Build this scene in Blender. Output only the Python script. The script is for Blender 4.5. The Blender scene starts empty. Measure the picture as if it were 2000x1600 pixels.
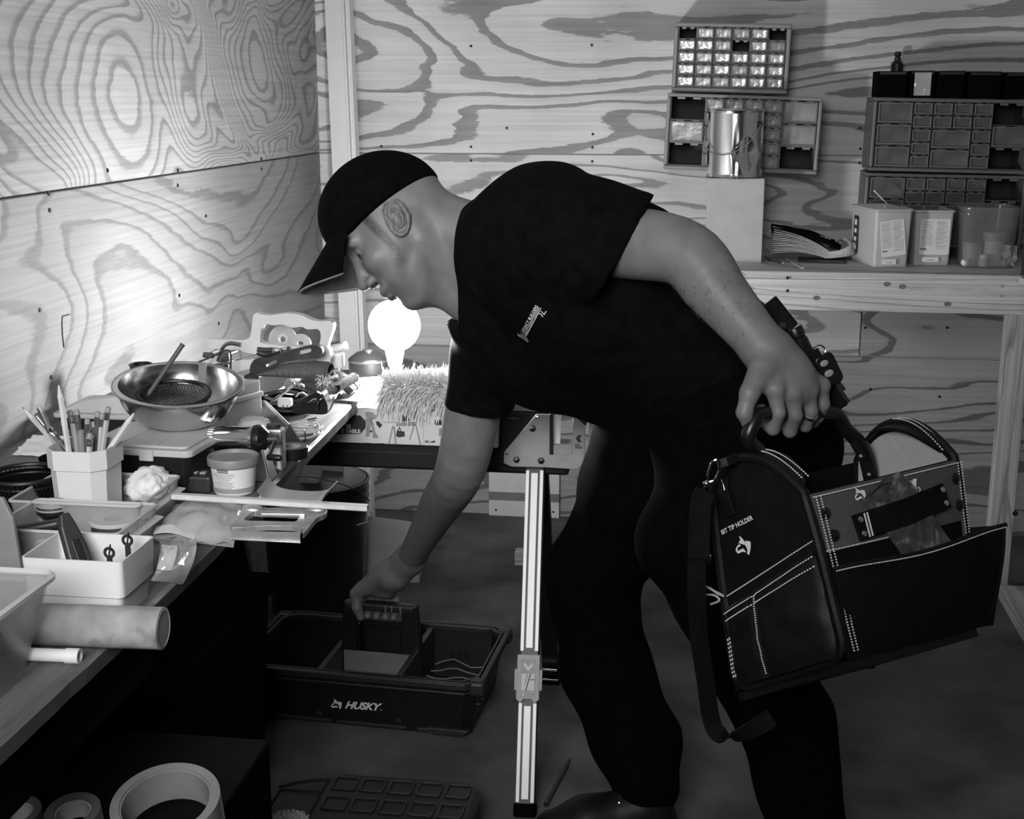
import bpy, bmesh, math, random
import numpy as np
from mathutils import Vector, Matrix, Quaternion, noise
random.seed(7)
sc = bpy.context.scene
col = sc.collection

# ---------------------------------------------------------------- camera
FPX = 2600.0
YAW = math.radians(8.0)
PIT = math.radians(13.2)
CAMZ = 1.4
cam_d = bpy.data.cameras.new('camera')
cam_d.sensor_width = 36.0
cam_d.lens = FPX * 36.0 / 2000.0
cam_d.clip_start = 0.02
cam = bpy.data.objects.new('camera', cam_d)
cam.location = (0, 0, CAMZ)
cam.rotation_euler = (math.radians(90) - PIT, 0, YAW)
col.objects.link(cam)
sc.camera = cam
# ---------------------------------------------------------------- world, lights, exposure
world = bpy.data.worlds.new('shed_dark')
sc.world = world
world.use_nodes = True
wb = world.node_tree.nodes['Background']
wb.inputs[0].default_value = (1, 1, 1, 1)
wb.inputs[1].default_value = 0.006
ad = bpy.data.lights.new('camera_fill', 'AREA')  # unseen fill added near the camera, narrowed and aimed at the left side
ad.shape = 'RECTANGLE'
ad.size = 0.8
ad.size_y = 0.8
ad.energy = 12.5
ad.spread = math.radians(78)
ao = bpy.data.objects.new('camera_fill', ad)
ao.location = (-0.45, -0.15, 1.8)
ao.rotation_euler = (Vector((-0.8, 2.4, 1.0)) - Vector(ao.location)).to_track_quat('-Z', 'Y').to_euler()
col.objects.link(ao)
BULB_STRENGTH = 345.0
sc.view_settings.view_transform = 'Standard'
sc.view_settings.look = 'None'
sc.view_settings.exposure = 0.0
sc.view_settings.gamma = 1.0
sc.view_settings.use_curve_mapping = False

# ---------------------------------------------------------------- measuring helpers (image position -> place in the room)
_fw = Vector((-math.sin(YAW) * math.cos(PIT), math.cos(YAW) * math.cos(PIT), -math.sin(PIT)))
_rt = Vector((math.cos(YAW), math.sin(YAW), 0))
_up = _rt.cross(_fw)
CAMP = Vector((0, 0, CAMZ))


def ray(px, py):
    return _fw + _rt * ((px - 1000) / FPX) - _up * ((py - 800) / FPX)


def W(px, py, Y):
    r = ray(px, py)
    return CAMP + r * (Y / r.y)


def G(px, py, z):
    r = ray(px, py)
    return CAMP + r * ((z - CAMZ) / r.z)


def WX(px, py, x):
    r = ray(px, py)
    return CAMP + r * (x / r.x)


def pix(p):
    d = Vector(p) - CAMP
    w = d.dot(_fw)
    return 1000 + FPX * d.dot(_rt) / w, 800 - FPX * d.dot(_up) / w


def mpp(Y):
    """metres per photograph pixel at depth Y"""
    return Y / 0.96 / FPX


# ---------------------------------------------------------------- materials
MATS = {}


def mat(name, g=0.5, rough=0.5, metal=0.0, var=0.12, scale=30.0, bump=0.0, bscale=None, spec=0.5, stretch=(1, 1, 1),
        trans=0.0, clear=0.0, emit=0.0, sheen=0.0, blotch=None, coat=0.0, aniso=None):
    if name in MATS:
        return MATS[name]
    m = bpy.data.materials.new(name)
    m.use_nodes = True
    nt = m.node_tree
    N, L = nt.nodes, nt.links
    b = N['Principled BSDF']
    out = N['Material Output']
    b.inputs['Roughness'].default_value = rough
    b.inputs['Metallic'].default_value = metal
    b.inputs['Specular IOR Level'].default_value = spec
    b.inputs['Coat Weight'].default_value = coat
    if sheen:
        b.inputs['Sheen Weight'].default_value = sheen
    if emit:
        b.inputs['Emission Color'].default_value = (1, 1, 1, 1)
        b.inputs['Emission Strength'].default_value = emit
    tc = N.new('ShaderNodeTexCoord')
    mp = N.new('ShaderNodeMapping')
    mp.inputs['Scale'].default_value = stretch
    L.new(tc.outputs['Object'], mp.inputs[0])
    nz = N.new('ShaderNodeTexNoise')
    nz.inputs['Scale'].default_value = scale
    nz.inputs['Detail'].default_value = 4
    L.new(mp.outputs[0], nz.inputs['Vector'])
    rp = N.new('ShaderNodeValToRGB')
    lo, hi = max(0, g * (1 - var)), min(1, g * (1 + var))
    rp.color_ramp.elements[0].position = 0.3
    rp.color_ramp.elements[1].position = 0.7
    rp.color_ramp.elements[0].color = (lo, lo, lo, 1)
    rp.color_ramp.elements[1].color = (hi, hi, hi, 1)
    L.new(nz.outputs['Fac'], rp.inputs[0])
    colout = rp.outputs[0]
    if blotch:
        bs, bg, bp = blotch
        n2 = N.new('ShaderNodeTexNoise')
        n2.inputs['Scale'].default_value = bs
        n2.inputs['Detail'].default_value = 6
        L.new(tc.outputs['Object'], n2.inputs['Vector'])
        r2 = N.new('ShaderNodeValToRGB')
        r2.color_ramp.elements[0].position = bp
        r2.color_ramp.elements[1].position = bp + 0.08
        L.new(n2.outputs['Fac'], r2.inputs[0])
        mx = N.new('ShaderNodeMixRGB')
        mx.inputs[2].default_value = (bg, bg, bg, 1)
        L.new(r2.outputs[0], mx.inputs[0])
        L.new(colout, mx.inputs[1])
        colout = mx.outputs[0]
    L.new(colout, b.inputs['Base Color'])
    if bump:
        n3 = N.new('ShaderNodeTexNoise')
        n3.inputs['Scale'].default_value = bscale or scale * 3
        n3.inputs['Detail'].default_value = 3
        L.new(mp.outputs[0], n3.inputs['Vector'])
        bm = N.new('ShaderNodeBump')
        bm.inputs['Strength'].default_value = min(1, bump)
        bm.inputs['Distance'].default_value = 0.004
        L.new(n3.outputs['Fac'], bm.inputs['Height'])
        L.new(bm.outputs[0], b.inputs['Normal'])
    if trans:
        b.inputs['Transmission Weight'].default_value = trans
    if clear:
        tr = N.new('ShaderNodeBsdfTransparent')
        tr.inputs[0].default_value = (.92, .92, .92, 1)
        ms = N.new('ShaderNodeMixShader')
        ms.inputs[0].default_value = 1 - clear
        L.new(tr.outputs[0], ms.inputs[1])
        L.new(b.outputs[0], ms.inputs[2])
        L.new(ms.outputs[0], out.inputs[0])
    MATS[name] = m
    return m


def wood(name, light, dark, bands, sx, sz, warp=0.5, along='X', fine=0.25, rough=0.6, edge=(0.42, 0.5, 0.62, 0.72), seed=0.0, detail=2.0, lines=False, slope=0.1):
    """plywood / lumber figure: level lines of a slow noise field, plus fine grain along the board"""
    m = bpy.data.materials.new(name)
    m.use_nodes = True
    nt = m.node_tree
    N, L = nt.nodes, nt.links
    b = N['Principled BSDF']
    b.inputs['Roughness'].default_value = rough
    b.inputs['Specular IOR Level'].default_value = 0.25
    tc = N.new('ShaderNodeTexCoord')
    mp = N.new('ShaderNodeMapping')
    # object space: u along the grain, v across it
    if along == 'X':
        mp.inputs['Scale'].default_value = (sx, 1.0, sz)
    elif along == 'Y':
        mp.inputs['Scale'].default_value = (1.0, sx, sz)
    elif along == 'Yflat':
        mp.inputs['Scale'].default_value = (sz, sx, 1.0)
    else:
        mp.inputs['Scale'].default_value = (sz, 1.0, sx)
    mp.inputs['Location'].default_value = (seed, seed * 1.7, seed * .6)
    L.new(tc.outputs['Object'], mp.inputs[0])
    nz = N.new('ShaderNodeTexNoise')
    nz.inputs['Scale'].default_value = 1.0
    nz.inputs['Detail'].default_value = detail
    nz.inputs['Roughness'].default_value = 0.42
    nz.inputs['Distortion'].default_value = warp
    L.new(mp.outputs[0], nz.inputs['Vector'])
    # slope across the grain so that lines run along it
    sep = N.new('ShaderNodeSeparateXYZ')
    L.new(mp.outputs[0], sep.inputs[0])
    ax = {'X': 2, 'Y': 2, 'Z': 0, 'Yflat': 0}[along]
    ma = N.new('ShaderNodeMath')
    ma.operation = 'MULTIPLY_ADD'
    L.new(sep.outputs[ax], ma.inputs[0])
    ma.inputs[1].default_value = slope
    L.new(nz.outputs['Fac'], ma.inputs[2])
    # ragged edge
    n2 = N.new('ShaderNodeTexNoise')
    n2.inputs['Scale'].default_value = 5.0
    n2.inputs['Detail'].default_value = 8
    n2.inputs['Roughness'].default_value = 0.62
    mp2 = N.new('ShaderNodeMapping')
    k = (1.2, 6, 6) if along == 'X' else ((6, 1.2, 6) if along in ('Y', 'Yflat') else (6, 6, 1.2))
    mp2.inputs['Scale'].default_value = k
    L.new(tc.outputs['Object'], mp2.inputs[0])
    L.new(mp2.outputs[0], n2.inputs['Vector'])
    mb = N.new('ShaderNodeMath')
    mb.operation = 'MULTIPLY_ADD'
    L.new(n2.outputs['Fac'], mb.inputs[0])
    mb.inputs[1].default_value = 0.55 / bands
    L.new(ma.outputs[0], mb.inputs[2])
    mc = N.new('ShaderNodeMath')
    mc.operation = 'MULTIPLY'
    L.new(mb.outputs[0], mc.inputs[0])
    mc.inputs[1].default_value = bands
    fr = N.new('ShaderNodeMath')
    fr.operation = 'FRACT'
    L.new(mc.outputs[0], fr.inputs[0])
    rp = N.new('ShaderNodeValToRGB')
    cr = rp.color_ramp
    mid = (light + dark) / 2
    cr.elements[0].position = 0.0
    cr.elements[0].color = (light, light, light, 1)
    cr.elements[1].position = 1.0
    cr.elements[1].color = (light, light, light, 1)
    for p, c in zip(edge, (light * .93, dark * 1.12, dark, light)):
        e = cr.elements.new(p)
        e.color = (c, c, c, 1)
    L.new(fr.outputs[0], rp.inputs[0])
    # fine grain
    n4 = N.new('ShaderNodeTexNoise')
    n4.inputs['Scale'].default_value = 40.0
    n4.inputs['Detail'].default_value = 5
    mp4 = N.new('ShaderNodeMapping')
    k = (.06, 1, 3) if along == 'X' else ((1, .06, 3) if along == 'Y' else ((3, .06, 1) if along == 'Yflat' else (3, 1, .06)))
    mp4.inputs['Scale'].default_value = k
    L.new(tc.outputs['Object'], mp4.inputs[0])
    L.new(mp4.outputs[0], n4.inputs['Vector'])
    r4 = N.new('ShaderNodeValToRGB')
    r4.color_ramp.elements[0].position = 0.32
    r4.color_ramp.elements[1].position = 0.62
    d = 1 - fine
    r4.color_ramp.elements[0].color = (d, d, d, 1)
    r4.color_ramp.elements[1].color = (1, 1, 1, 1)
    L.new(n4.outputs['Fac'], r4.inputs[0])
    # slow stain
    n5 = N.new('ShaderNodeTexNoise')
    n5.inputs['Scale'].default_value = 2.3
    n5.inputs['Detail'].default_value = 3
    L.new(tc.outputs['Object'], n5.inputs['Vector'])
    r5 = N.new('ShaderNodeValToRGB')
    r5.color_ramp.elements[0].position = 0.3
    r5.color_ramp.elements[1].position = 0.65
    r5.color_ramp.elements[0].color = (.78, .78, .78, 1)
    r5.color_ramp.elements[1].color = (1, 1, 1, 1)
    L.new(n5.outputs['Fac'], r5.inputs[0])
    m1 = N.new('ShaderNodeMixRGB')
    m1.blend_type = 'MULTIPLY'
    m1.inputs[0].default_value = 1
    L.new(rp.outputs[0], m1.inputs[1])
    L.new(r4.outputs[0], m1.inputs[2])
    m2 = N.new('ShaderNodeMixRGB')
    m2.blend_type = 'MULTIPLY'
    m2.inputs[0].default_value = 1
    L.new(m1.outputs[0], m2.inputs[1])
    L.new(r5.outputs[0], m2.inputs[2])
    L.new(m2.outputs[0], b.inputs['Base Color'])
    bm = N.new('ShaderNodeBump')
    bm.inputs['Strength'].default_value = 0.12
    bm.inputs['Distance'].default_value = 0.002
    L.new(n4.outputs['Fac'], bm.inputs['Height'])
    L.new(bm.outputs[0], b.inputs['Normal'])
    MATS[name] = m
    return m


# ---------------------------------------------------------------- mesh builder
def frame(z, x=None):
    """rotation matrix whose local z is along z (and x as close to x as can be)"""
    z = Vector(z).normalized()
    x = Vector(x) if x is not None else (Vector((1, 0, 0)) if abs(z.x) < .9 else Vector((0, 1, 0)))
    x = (x - z * x.dot(z)).normalized()
    y = z.cross(x)
    return Matrix((x, y, z)).transposed()


def T(loc=(0, 0, 0), rot=None, scale=None):
    m = Matrix.Translation(Vector(loc))
    if rot is not None:
        if isinstance(rot, Matrix):
            m = m @ rot.to_4x4()
        else:
            from mathutils import Euler
            m = m @ Euler([math.radians(a) for a in rot]).to_matrix().to_4x4()
    if scale is not None:
        m = m @ Matrix.Diagonal((*scale, 1))
    return m


class MB:
    def __init__(self, M=None):
        self.v, self.f, self.M = [], [], (M or Matrix.Identity(4))

    def add(self, vs, fs, M=None):
        o = len(self.v)
        MM = self.M @ M if M is not None else self.M
        self.v += [tuple(MM @ Vector(p)) for p in vs]
        self.f += [tuple(i + o for i in f) for f in fs]
        return self

    def box(self, c, s, M=None, taper=1.0):
        x, y, z = s[0] / 2, s[1] / 2, s[2] / 2
        t = taper
        vs = [(-x * t, -y * t, -z), (x * t, -y * t, -z), (x * t, y * t, -z), (-x * t, y * t, -z), (-x, -y, z), (x, -y, z), (x, y, z), (-x, y, z)]
        vs = [(a + c[0], b + c[1], d + c[2]) for a, b, d in vs]
        return self.add(vs, [(0, 3, 2, 1), (4, 5, 6, 7), (0, 1, 5, 4), (1, 2, 6, 5), (2, 3, 7, 6), (3, 0, 4, 7)], M)

    def hexa(self, p):
        return self.add(p, [(0, 3, 2, 1), (4, 5, 6, 7), (0, 1, 5, 4), (1, 2, 6, 5), (2, 3, 7, 6), (3, 0, 4, 7)])

    def prism(self, poly, z0, z1, M=None):
        n = len(poly)
        a = sum(poly[i][0] * poly[(i + 1) % n][1] - poly[(i + 1) % n][0] * poly[i][1] for i in range(n))
        if a < 0:
            poly = poly[::-1]
        vs = [(x, y, z0) for x, y in poly] + [(x, y, z1) for x, y in poly]
        fs = [tuple(range(n - 1, -1, -1)), tuple(range(n, 2 * n))]
        fs += [(i, (i + 1) % n, n + (i + 1) % n, n + i) for i in range(n)]
        return self.add(vs, fs, M)

    def lathe(self, prof, n=32, M=None, closed=False, sx=1.0, sy=1.0, a0=0.0, a1=2 * math.pi):
        full = abs(a1 - a0 - 2 * math.pi) < 1e-6
        k = n if full else n + 1
        vs = []
        for r, z in prof:
            for i in range(k):
                a = a0 + (a1 - a0) * i / n
                vs.append((r * math.cos(a) * sx, r * math.sin(a) * sy, z))
        fs = []
        m = len(prof)
        for j in range(m if closed else m - 1):
            j2 = (j + 1) % m
            for i in range(n):
                i2 = (i + 1) % k
                fs.append((j * k + i, j * k + i2, j2 * k + i2, j2 * k + i))
        if not closed and full:
            if prof[0][0] > 1e-5:
                fs.append(tuple(range(k - 1, -1, -1)))
            if prof[-1][0] > 1e-5:
                fs.append(tuple((m - 1) * k + i for i in range(k)))
        return self.add(vs, fs, M)

    def cyl(self, p0, p1, r0, r1=None, n=16):
        p0, p1 = Vector(p0), Vector(p1)
        r1 = r0 if r1 is None else r1
        d = p1 - p0
        return self.lathe([(r0, 0), (r1, d.length)], n, T(p0, frame(d)))

    def ball(self, c, r, n=12, s=(1, 1, 1), rot=None):
        pr = [(math.sin(math.pi * i / n) * r, -math.cos(math.pi * i / n) * r) for i in range(n + 1)]
        pr[0] = (0, -r)
        pr[-1] = (0, r)
        return self.lathe(pr, n * 2, T(c, rot, s))

    def tube(self, pts, r, n=8, closed=False, flat=None, upv=None):
        """sweep a circle (or an ellipse: flat=(a,b)) along points"""
        pts = [Vector(p) for p in pts]
        m = len(pts)
        rs = r if isinstance(r, (list, tuple)) else [r] * m
        vs, fs = [], []
        prev = Vector(upv) if upv is not None else None
        for i in range(m):
            if closed:
                t = pts[(i + 1) % m] - pts[i - 1]
            else:
                t = pts[min(i + 1, m - 1)] - pts[max(i - 1, 0)]
            t.normalize()
            if prev is None:
                prev = Vector((0, 0, 1)) if abs(t.z) < .9 else Vector((1, 0, 0))
            nrm = (prev - t * prev.dot(t))
            if nrm.length < 1e-6:
                nrm = t.orthogonal()
            nrm.normalize()
            bn = t.cross(nrm)
            if upv is None:
                prev = nrm
            for j in range(n):
                a = 2 * math.pi * j / n
                if flat:
                    vs.append(pts[i] + nrm * (flat[0] * math.cos(a)) + bn * (flat[1] * math.sin(a)))
                else:
                    vs.append(pts[i] + nrm * (rs[i] * math.cos(a)) + bn * (rs[i] * math.sin(a)))
        for i in range(m if closed else m - 1):
            i2 = (i + 1) % m
            for j in range(n):
                fs.append((i * n + j, i * n + (j + 1) % n, i2 * n + (j + 1) % n, i2 * n + j))
        if not closed:
            fs.append(tuple(range(n - 1, -1, -1)))
            fs.append(tuple((m - 1) * n + j for j in range(n)))
        return self.add(vs, fs)

    def strap(self, pts, w, t, side):
        """flat band along pts; side = direction of its width"""
        pts = [Vector(p) for p in pts]
        sd = Vector(side).normalized()
        vs, fs = [], []
        m = len(pts)
        for i, p in enumerate(pts):
            d = (pts[min(i + 1, m - 1)] - pts[max(i - 1, 0)]).normalized()
            s = (sd - d * sd.dot(d)).normalized()
            nn = d.cross(s)
            for a, b in ((-1, -1), (1, -1), (1, 1), (-1, 1)):
                vs.append(p + s * (a * w / 2) + nn * (b * t / 2))
        for i in range(m - 1):
            for j in range(4):
                fs.append((i * 4 + j, i * 4 + (j + 1) % 4, i * 4 + 4 + (j + 1) % 4, i * 4 + 4 + j))
        fs += [(3, 2, 1, 0), tuple((m - 1) * 4 + j for j in range(4))]
        return self.add(vs, fs)

    def grid(self, fn, nu, nv, thick=None):
        """surface fn(u,v)->point, u,v in 0..1; thick = offset function or constant along normal"""
        P = [[Vector(fn(i / nu, j / nv)) for j in range(nv + 1)] for i in range(nu + 1)]
        k = nv + 1
        vs = [p for row in P for p in row]
        fs = [(i * k + j, (i + 1) * k + j, (i + 1) * k + j + 1, i * k + j + 1) for i in range(nu) for j in range(nv)]
        if thick:
            o = len(vs)
            nv_ = []
            tv = thick if isinstance(thick, Vector) else None
            for i in range(nu + 1):
                for j in range(nv + 1):
                    du = P[min(i + 1, nu)][j] - P[max(i - 1, 0)][j]
                    dv = P[i][min(j + 1, nv)] - P[i][max(j - 1, 0)]
                    n_ = du.cross(dv)
                    if n_.length > 1e-12:
                        n_.normalize()
                    nv_.append(P[i][j] + tv if tv is not None else P[i][j] - n_ * thick)
            vs = vs + nv_
            fs = fs + [tuple(a + o for a in f[::-1]) for f in fs]
            rim = [(i, 0) for i in range(nu)] + [(nu, j) for j in range(nv)] + [(nu - i, nv) for i in range(nu)] + [(0, nv - j) for j in range(nv)]
            ids = [a * k + b for a, b in rim]
            fs += [(ids[q], ids[q] + o, ids[(q + 1) % len(ids)] + o, ids[(q + 1) % len(ids)]) for q in range(len(ids))]
        return self.add(vs, fs)

    def mesh(self, name):
        me = bpy.data.meshes.new(name)
        me.from_pydata(self.v, [], self.f)
        me.update()
        return me

    def build(self, name, m, parent=None, smooth=False, bevel=0.0, seg=2, angle=35, flip=False):
        me = self.mesh(name)
        return link(me, name, m, parent, smooth, bevel, seg, angle)


def link(me, name, m, parent=None, smooth=False, bevel=0.0, seg=2, angle=35):
    bm = bmesh.new()
    bm.from_mesh(me)
    bmesh.ops.recalc_face_normals(bm, faces=bm.faces)
    bm.to_mesh(me)
    bm.free()
    if smooth:
        me.polygons.foreach_set('use_smooth', [True] * len(me.polygons))
        try:
            me.set_sharp_from_angle(angle=math.radians(angle))
        except Exception:
            pass
    o = bpy.data.objects.new(name, me)
    if m is not None:
        me.materials.append(MATS[m] if isinstance(m, str) else m)
    col.objects.link(o)
    if parent is not None:
        o.parent = parent
    if bevel:
        bv = o.modifiers.new('bevel', 'BEVEL')
        bv.width = bevel
        bv.segments = seg
        bv.limit_method = 'ANGLE'
        bv.angle_limit = math.radians(30)
    return o


def tag(o, label=None, cat=None, group=None, kind=None):
    if label:
        o['label'] = label
    if cat:
        o['category'] = cat
    if group:
        o['group'] = group
    if kind:
        o['kind'] = kind
    return o


def thing(name, label, cat, loc=(0, 0, 0), rot=None, group=None):
    o = bpy.data.objects.new(name, None)
    o.empty_display_size = 0.05
    col.objects.link(o)
    o.matrix_world = T(loc, rot)
    return tag(o, label, cat, group)


def sub(parent):
    """builder for parts given in WORLD coordinates under a placed thing"""
    return MB(parent.matrix_world.inverted())


def struct(name, o_):
    o_['kind'] = 'structure'
    return o_


def text_mesh(s, size=0.02, bold=0.0, shear=0.0, ext=0.0003, spacing=1.0, align='LEFT'):
    c = bpy.data.curves.new('txt', 'FONT')
    c.body = s
    c.size = size
    c.shear = shear
    c.offset = bold
    c.extrude = ext
    c.space_character = spacing
    c.align_x = align
    c.resolution_u = 3
    o = bpy.data.objects.new('txt', c)
    col.objects.link(o)
    dg = bpy.context.evaluated_depsgraph_get()
    me = bpy.data.meshes.new_from_object(o.evaluated_get(dg))
    bpy.data.objects.remove(o)
    bpy.data.curves.remove(c)
    return me


def text(name, s, M, m, parent, **k):
    """lettering: local x = writing direction, y = up of the letters, M in the parent's space"""
    me = text_mesh(s, **k)
    me.transform(M)
    me.name = name
    o = bpy.data.objects.new(name, me)
    me.materials.clear()
    me.materials.append(MATS[m])
    col.objects.link(o)
    o.parent = parent
    return o


def basis(o, x, y):
    """matrix from origin, x and y directions (vectors)"""
    x = Vector(x).normalized()
    z = x.cross(Vector(y)).normalized()
    y = z.cross(x)
    return Matrix.Translation(Vector(o)) @ Matrix((x, y, z)).transposed().to_4x4()


def fitM(o, X, Y):
    """affine map: unit x -> X, unit y -> Y (full vectors), z -> normal"""
    X, Y = Vector(X), Vector(Y)
    z = X.cross(Y).normalized()
    return Matrix.Translation(Vector(o)) @ Matrix((X, Y, z)).transposed().to_4x4()


def smooth_path(pts, n=6, closed=False):
    """Catmull-Rom through points"""
    P = [Vector(p) for p in pts]
    m = len(P)
    out = []
    for i in range(m if closed else m - 1):
        p0 = P[i - 1] if (closed or i > 0) else P[i]
        p1, p2 = P[i], P[(i + 1) % m]
        p3 = P[(i + 2) % m] if (closed or i + 2 < m) else P[min(i + 1, m - 1)]
        for k in range(n):
            t = k / n
            out.append(0.5 * ((2 * p1) + (p2 - p0) * t + (2 * p0 - 5 * p1 + 4 * p2 - p3) * t * t + (3 * p1 - p0 - 3 * p2 + p3) * t ** 3))
    if not closed:
        out.append(P[-1])
    return out


def rrect(w, h, r, n=4):
    out = []
    for cx, cy, a in ((w / 2 - r, h / 2 - r, 0), (-w / 2 + r, h / 2 - r, 90), (-w / 2 + r, -h / 2 + r, 180), (w / 2 - r, -h / 2 + r, 270)):
        for i in range(n + 1):
            t = math.radians(a + 90 * i / n)
            out.append((cx + r * math.cos(t), cy + r * math.sin(t)))
    return out


def ring_walls(mb, outline_bot, outline_top, z0, z1, t, floor=True, M=None, steps=None):
    """open container: loops from given outlines [(x,y)...]; t wall thickness"""
    n = len(outline_bot)

    def inset(o, d):
        c = (sum(p[0] for p in o) / n, sum(p[1] for p in o) / n)
        w = max(abs(p[0] - c[0]) for p in o)
        h = max(abs(p[1] - c[1]) for p in o)
        return [(c[0] + (p[0] - c[0]) * (1 - d / w), c[1] + (p[1] - c[1]) * (1 - d / h)) for p in o]
    loops = []
    prof = steps or [(outline_bot, z0), (outline_top, z1)]
    for o, z in prof:
        loops.append([(x, y, z) for x, y in o])
    for o, z in reversed(prof):
        zz = z + t if o is prof[0][0] else z
        loops.append([(x, y, zz) for x, y in inset(o, t)])
    vs = [p for l in loops for p in l]
    fs = []
    for j in range(len(loops) - 1):
        for i in range(n):
            fs.append((j * n + i, j * n + (i + 1) % n, (j + 1) * n + (i + 1) % n, (j + 1) * n + i))
    fs.append(tuple(range(n - 1, -1, -1)))
    fs.append(tuple((len(loops) - 1) * n + i for i in range(n)))
    mb.add(vs, fs, M)
    return mb
# ================================================================= materials
mat('white_plastic', .62, .45, var=.06, scale=8)
mat('offwhite_plastic', .55, .5, var=.08, scale=14)
mat('grey_plastic', .3, .5, var=.1)
mat('midgrey_plastic', .2, .5, var=.1)
mat('dark_plastic', .022, .45, var=.2)
mat('black_plastic', .006, .45, var=.2)
mat('black_satin', .008, .32, var=.2)
mat('black_rubber', .0025, .9, var=.2, spec=.03)
mat('knot_brown', .13, .7, var=.3, scale=200)
mat('cloth_black', .0035, .9, var=.4, scale=40, bump=.25, bscale=14, spec=.06)
mat('cap_cloth', .003, .95, var=.3, scale=60, bump=.2, bscale=300, spec=.05)
mat('cap_under_lit', .10, .9, var=.2, scale=60)  # lighter than the cap: bulb light from below put into the colour
mat('cap_edge_lit', .25, .8, var=.1)  # bright rim of light along the visor edge put into the colour
mat('gold_ring', .85, .28, 1.0, var=.03)
mat('denim_black', .0022, .95, var=.4, scale=50, bump=.3, bscale=18, spec=.04)
mat('bag_cloth', .005, .75, var=.35, scale=30, bump=.4, bscale=45, spec=.12)
mat('bag_leather', .007, .5, var=.35, scale=24, bump=.4, bscale=30, spec=.25)
mat('bag_grey', .075, .8, var=.12, scale=200, bump=.3, bscale=600)
mat('bag_lining', .42, .85, var=.06, scale=100, bump=.3, bscale=500)
mat('stitch_white', .75, .7, var=.08)
mat('print_white', .8, .6, var=.03)
mat('print_grey', .3, .6, var=.1, scale=60)
mat('print_dark', .03, .6, var=.2)
mat('steel', .62, .2, 1.0, var=.12, scale=9, bump=.05, bscale=8)
mat('steel_brushed', .55, .32, 1.0, var=.2, scale=20, stretch=(1, 1, 8), bump=.08, bscale=60)
mat('tin_bright', .8, .16, 1.0, var=.1, scale=6, bump=.1, bscale=10)
mat('dark_metal', .12, .35, .9, var=.3, scale=30)
mat('aluminium', .6, .4, .85, var=.15, scale=25, bump=.1, bscale=60)
mat('alu_cast', .5, .42, .8, var=.25, scale=30, bump=.25, bscale=40)
mat('leg_white', .93, .35, var=.02, scale=12, spec=.6)
mat('bracket_grey', .36, .5, var=.08, scale=40, spec=.5)
mat('beam_black', .007, .45, var=.3)
mat('chrome', .8, .1, 1.0, var=.03)
mat('card_white', .66, .75, var=.05, scale=16)
mat('card_grey', .45, .8, var=.08, scale=16)
mat('card_kraft', .3, .85, var=.12, scale=18, bump=.1)
mat('paper', .7, .8, var=.06, scale=20)
mat('paper_edge', .5, .85, var=.35, scale=6, stretch=(1, 1, 60))
mat('kraft_tube', .25, .8, var=.35, scale=22, bump=.3, bscale=22, blotch=(14, .12, .58))
mat('rag_white', .68, .95, var=.08, bump=.5, bscale=60)
mat('clear_plastic', .5, .22, var=.06, scale=8, clear=.68, spec=.7)
mat('bin_clear', .32, .3, var=.06, clear=.6, spec=.5)
mat('drawer_shaded', .14, .2, var=.3, scale=16, clear=.3, spec=.6, bump=.35, bscale=26)  # darker drawer copy: shade on the right-hand organizers put into the colour
mat('card_brown', .17, .85, var=.15, scale=18)
mat('clear_thin', .35, .15, var=.05, clear=.8, spec=.8)
mat('frost_plastic', .56, .4, var=.06, scale=8, clear=.22, spec=.5)
mat('zip_plastic', .62, .12, var=.1, scale=25, clear=.5, spec=.9, bump=.5, bscale=30)
mat('drawer_plastic', .38, .18, var=.25, scale=16, clear=.35, spec=.9, bump=.35, bscale=26)
mat('drawer_glint', .7, .14, var=.3, scale=20, clear=.12, spec=1.0, bump=.6, bscale=40)  # brighter drawer copy: front reflections put into the colour
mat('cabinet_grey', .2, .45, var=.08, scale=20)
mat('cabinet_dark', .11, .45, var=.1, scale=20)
mat('cavity_dark', .03, .7, var=.2)
mat('fleece', .72, .95, var=.12, scale=60)
mat('pencil_yellow', .42, .4, var=.06)
mat('pencil_dark', .08, .4, var=.1)
mat('pencil_wood', .55, .7, var=.12, scale=60)
mat('eraser', .25, .8, var=.15)
mat('lead', .03, .4)
mat('mesh_wire', .02, .4, .6)
mat('wire_light', .5, .4, var=.1)
mat('wire_dark', .06, .45, var=.1)
mat('bristle', .1, .6, var=.7, scale=120, stretch=(6, 6, .3), bump=.5, bscale=200)
mat('nail_dark', .01, .6, .3)
mat('screw_bright', .7, .3, 1.0)
mat('carton_grey', .36, .8, var=.06, scale=16)
mat('painted_white', .6, .4, var=.05, scale=10)
mat('concrete', .085, .85, var=.5, scale=5, bump=.25, bscale=60, blotch=(11, .035, .70))
mat('tape_light', .24, .55, var=.1, scale=20, bump=.1)
mat('tape_side', .13, .7, var=.12, scale=40)
mat('rust_metal', .09, .6, .4, var=.5, scale=60, bump=.3, bscale=90, blotch=(50, .26, .56))
mat('bulb_glow', .9, .3, emit=BULB_STRENGTH)
mat('porcelain', .85, .3, var=.03)
mat('ply_edge', .42, .8, var=.4, scale=10, stretch=(.5, .5, 90))
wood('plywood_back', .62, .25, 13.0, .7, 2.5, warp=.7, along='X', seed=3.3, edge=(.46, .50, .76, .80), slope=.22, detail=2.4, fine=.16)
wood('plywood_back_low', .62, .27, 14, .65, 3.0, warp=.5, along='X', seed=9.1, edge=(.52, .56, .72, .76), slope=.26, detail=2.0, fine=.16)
wood('plywood_left', .43, .24, 40, 1.2, 2.4, warp=.7, along='Y', seed=5.7, edge=(.30, .42, .60, .68), slope=.05, detail=2.0, fine=.2)
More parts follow.
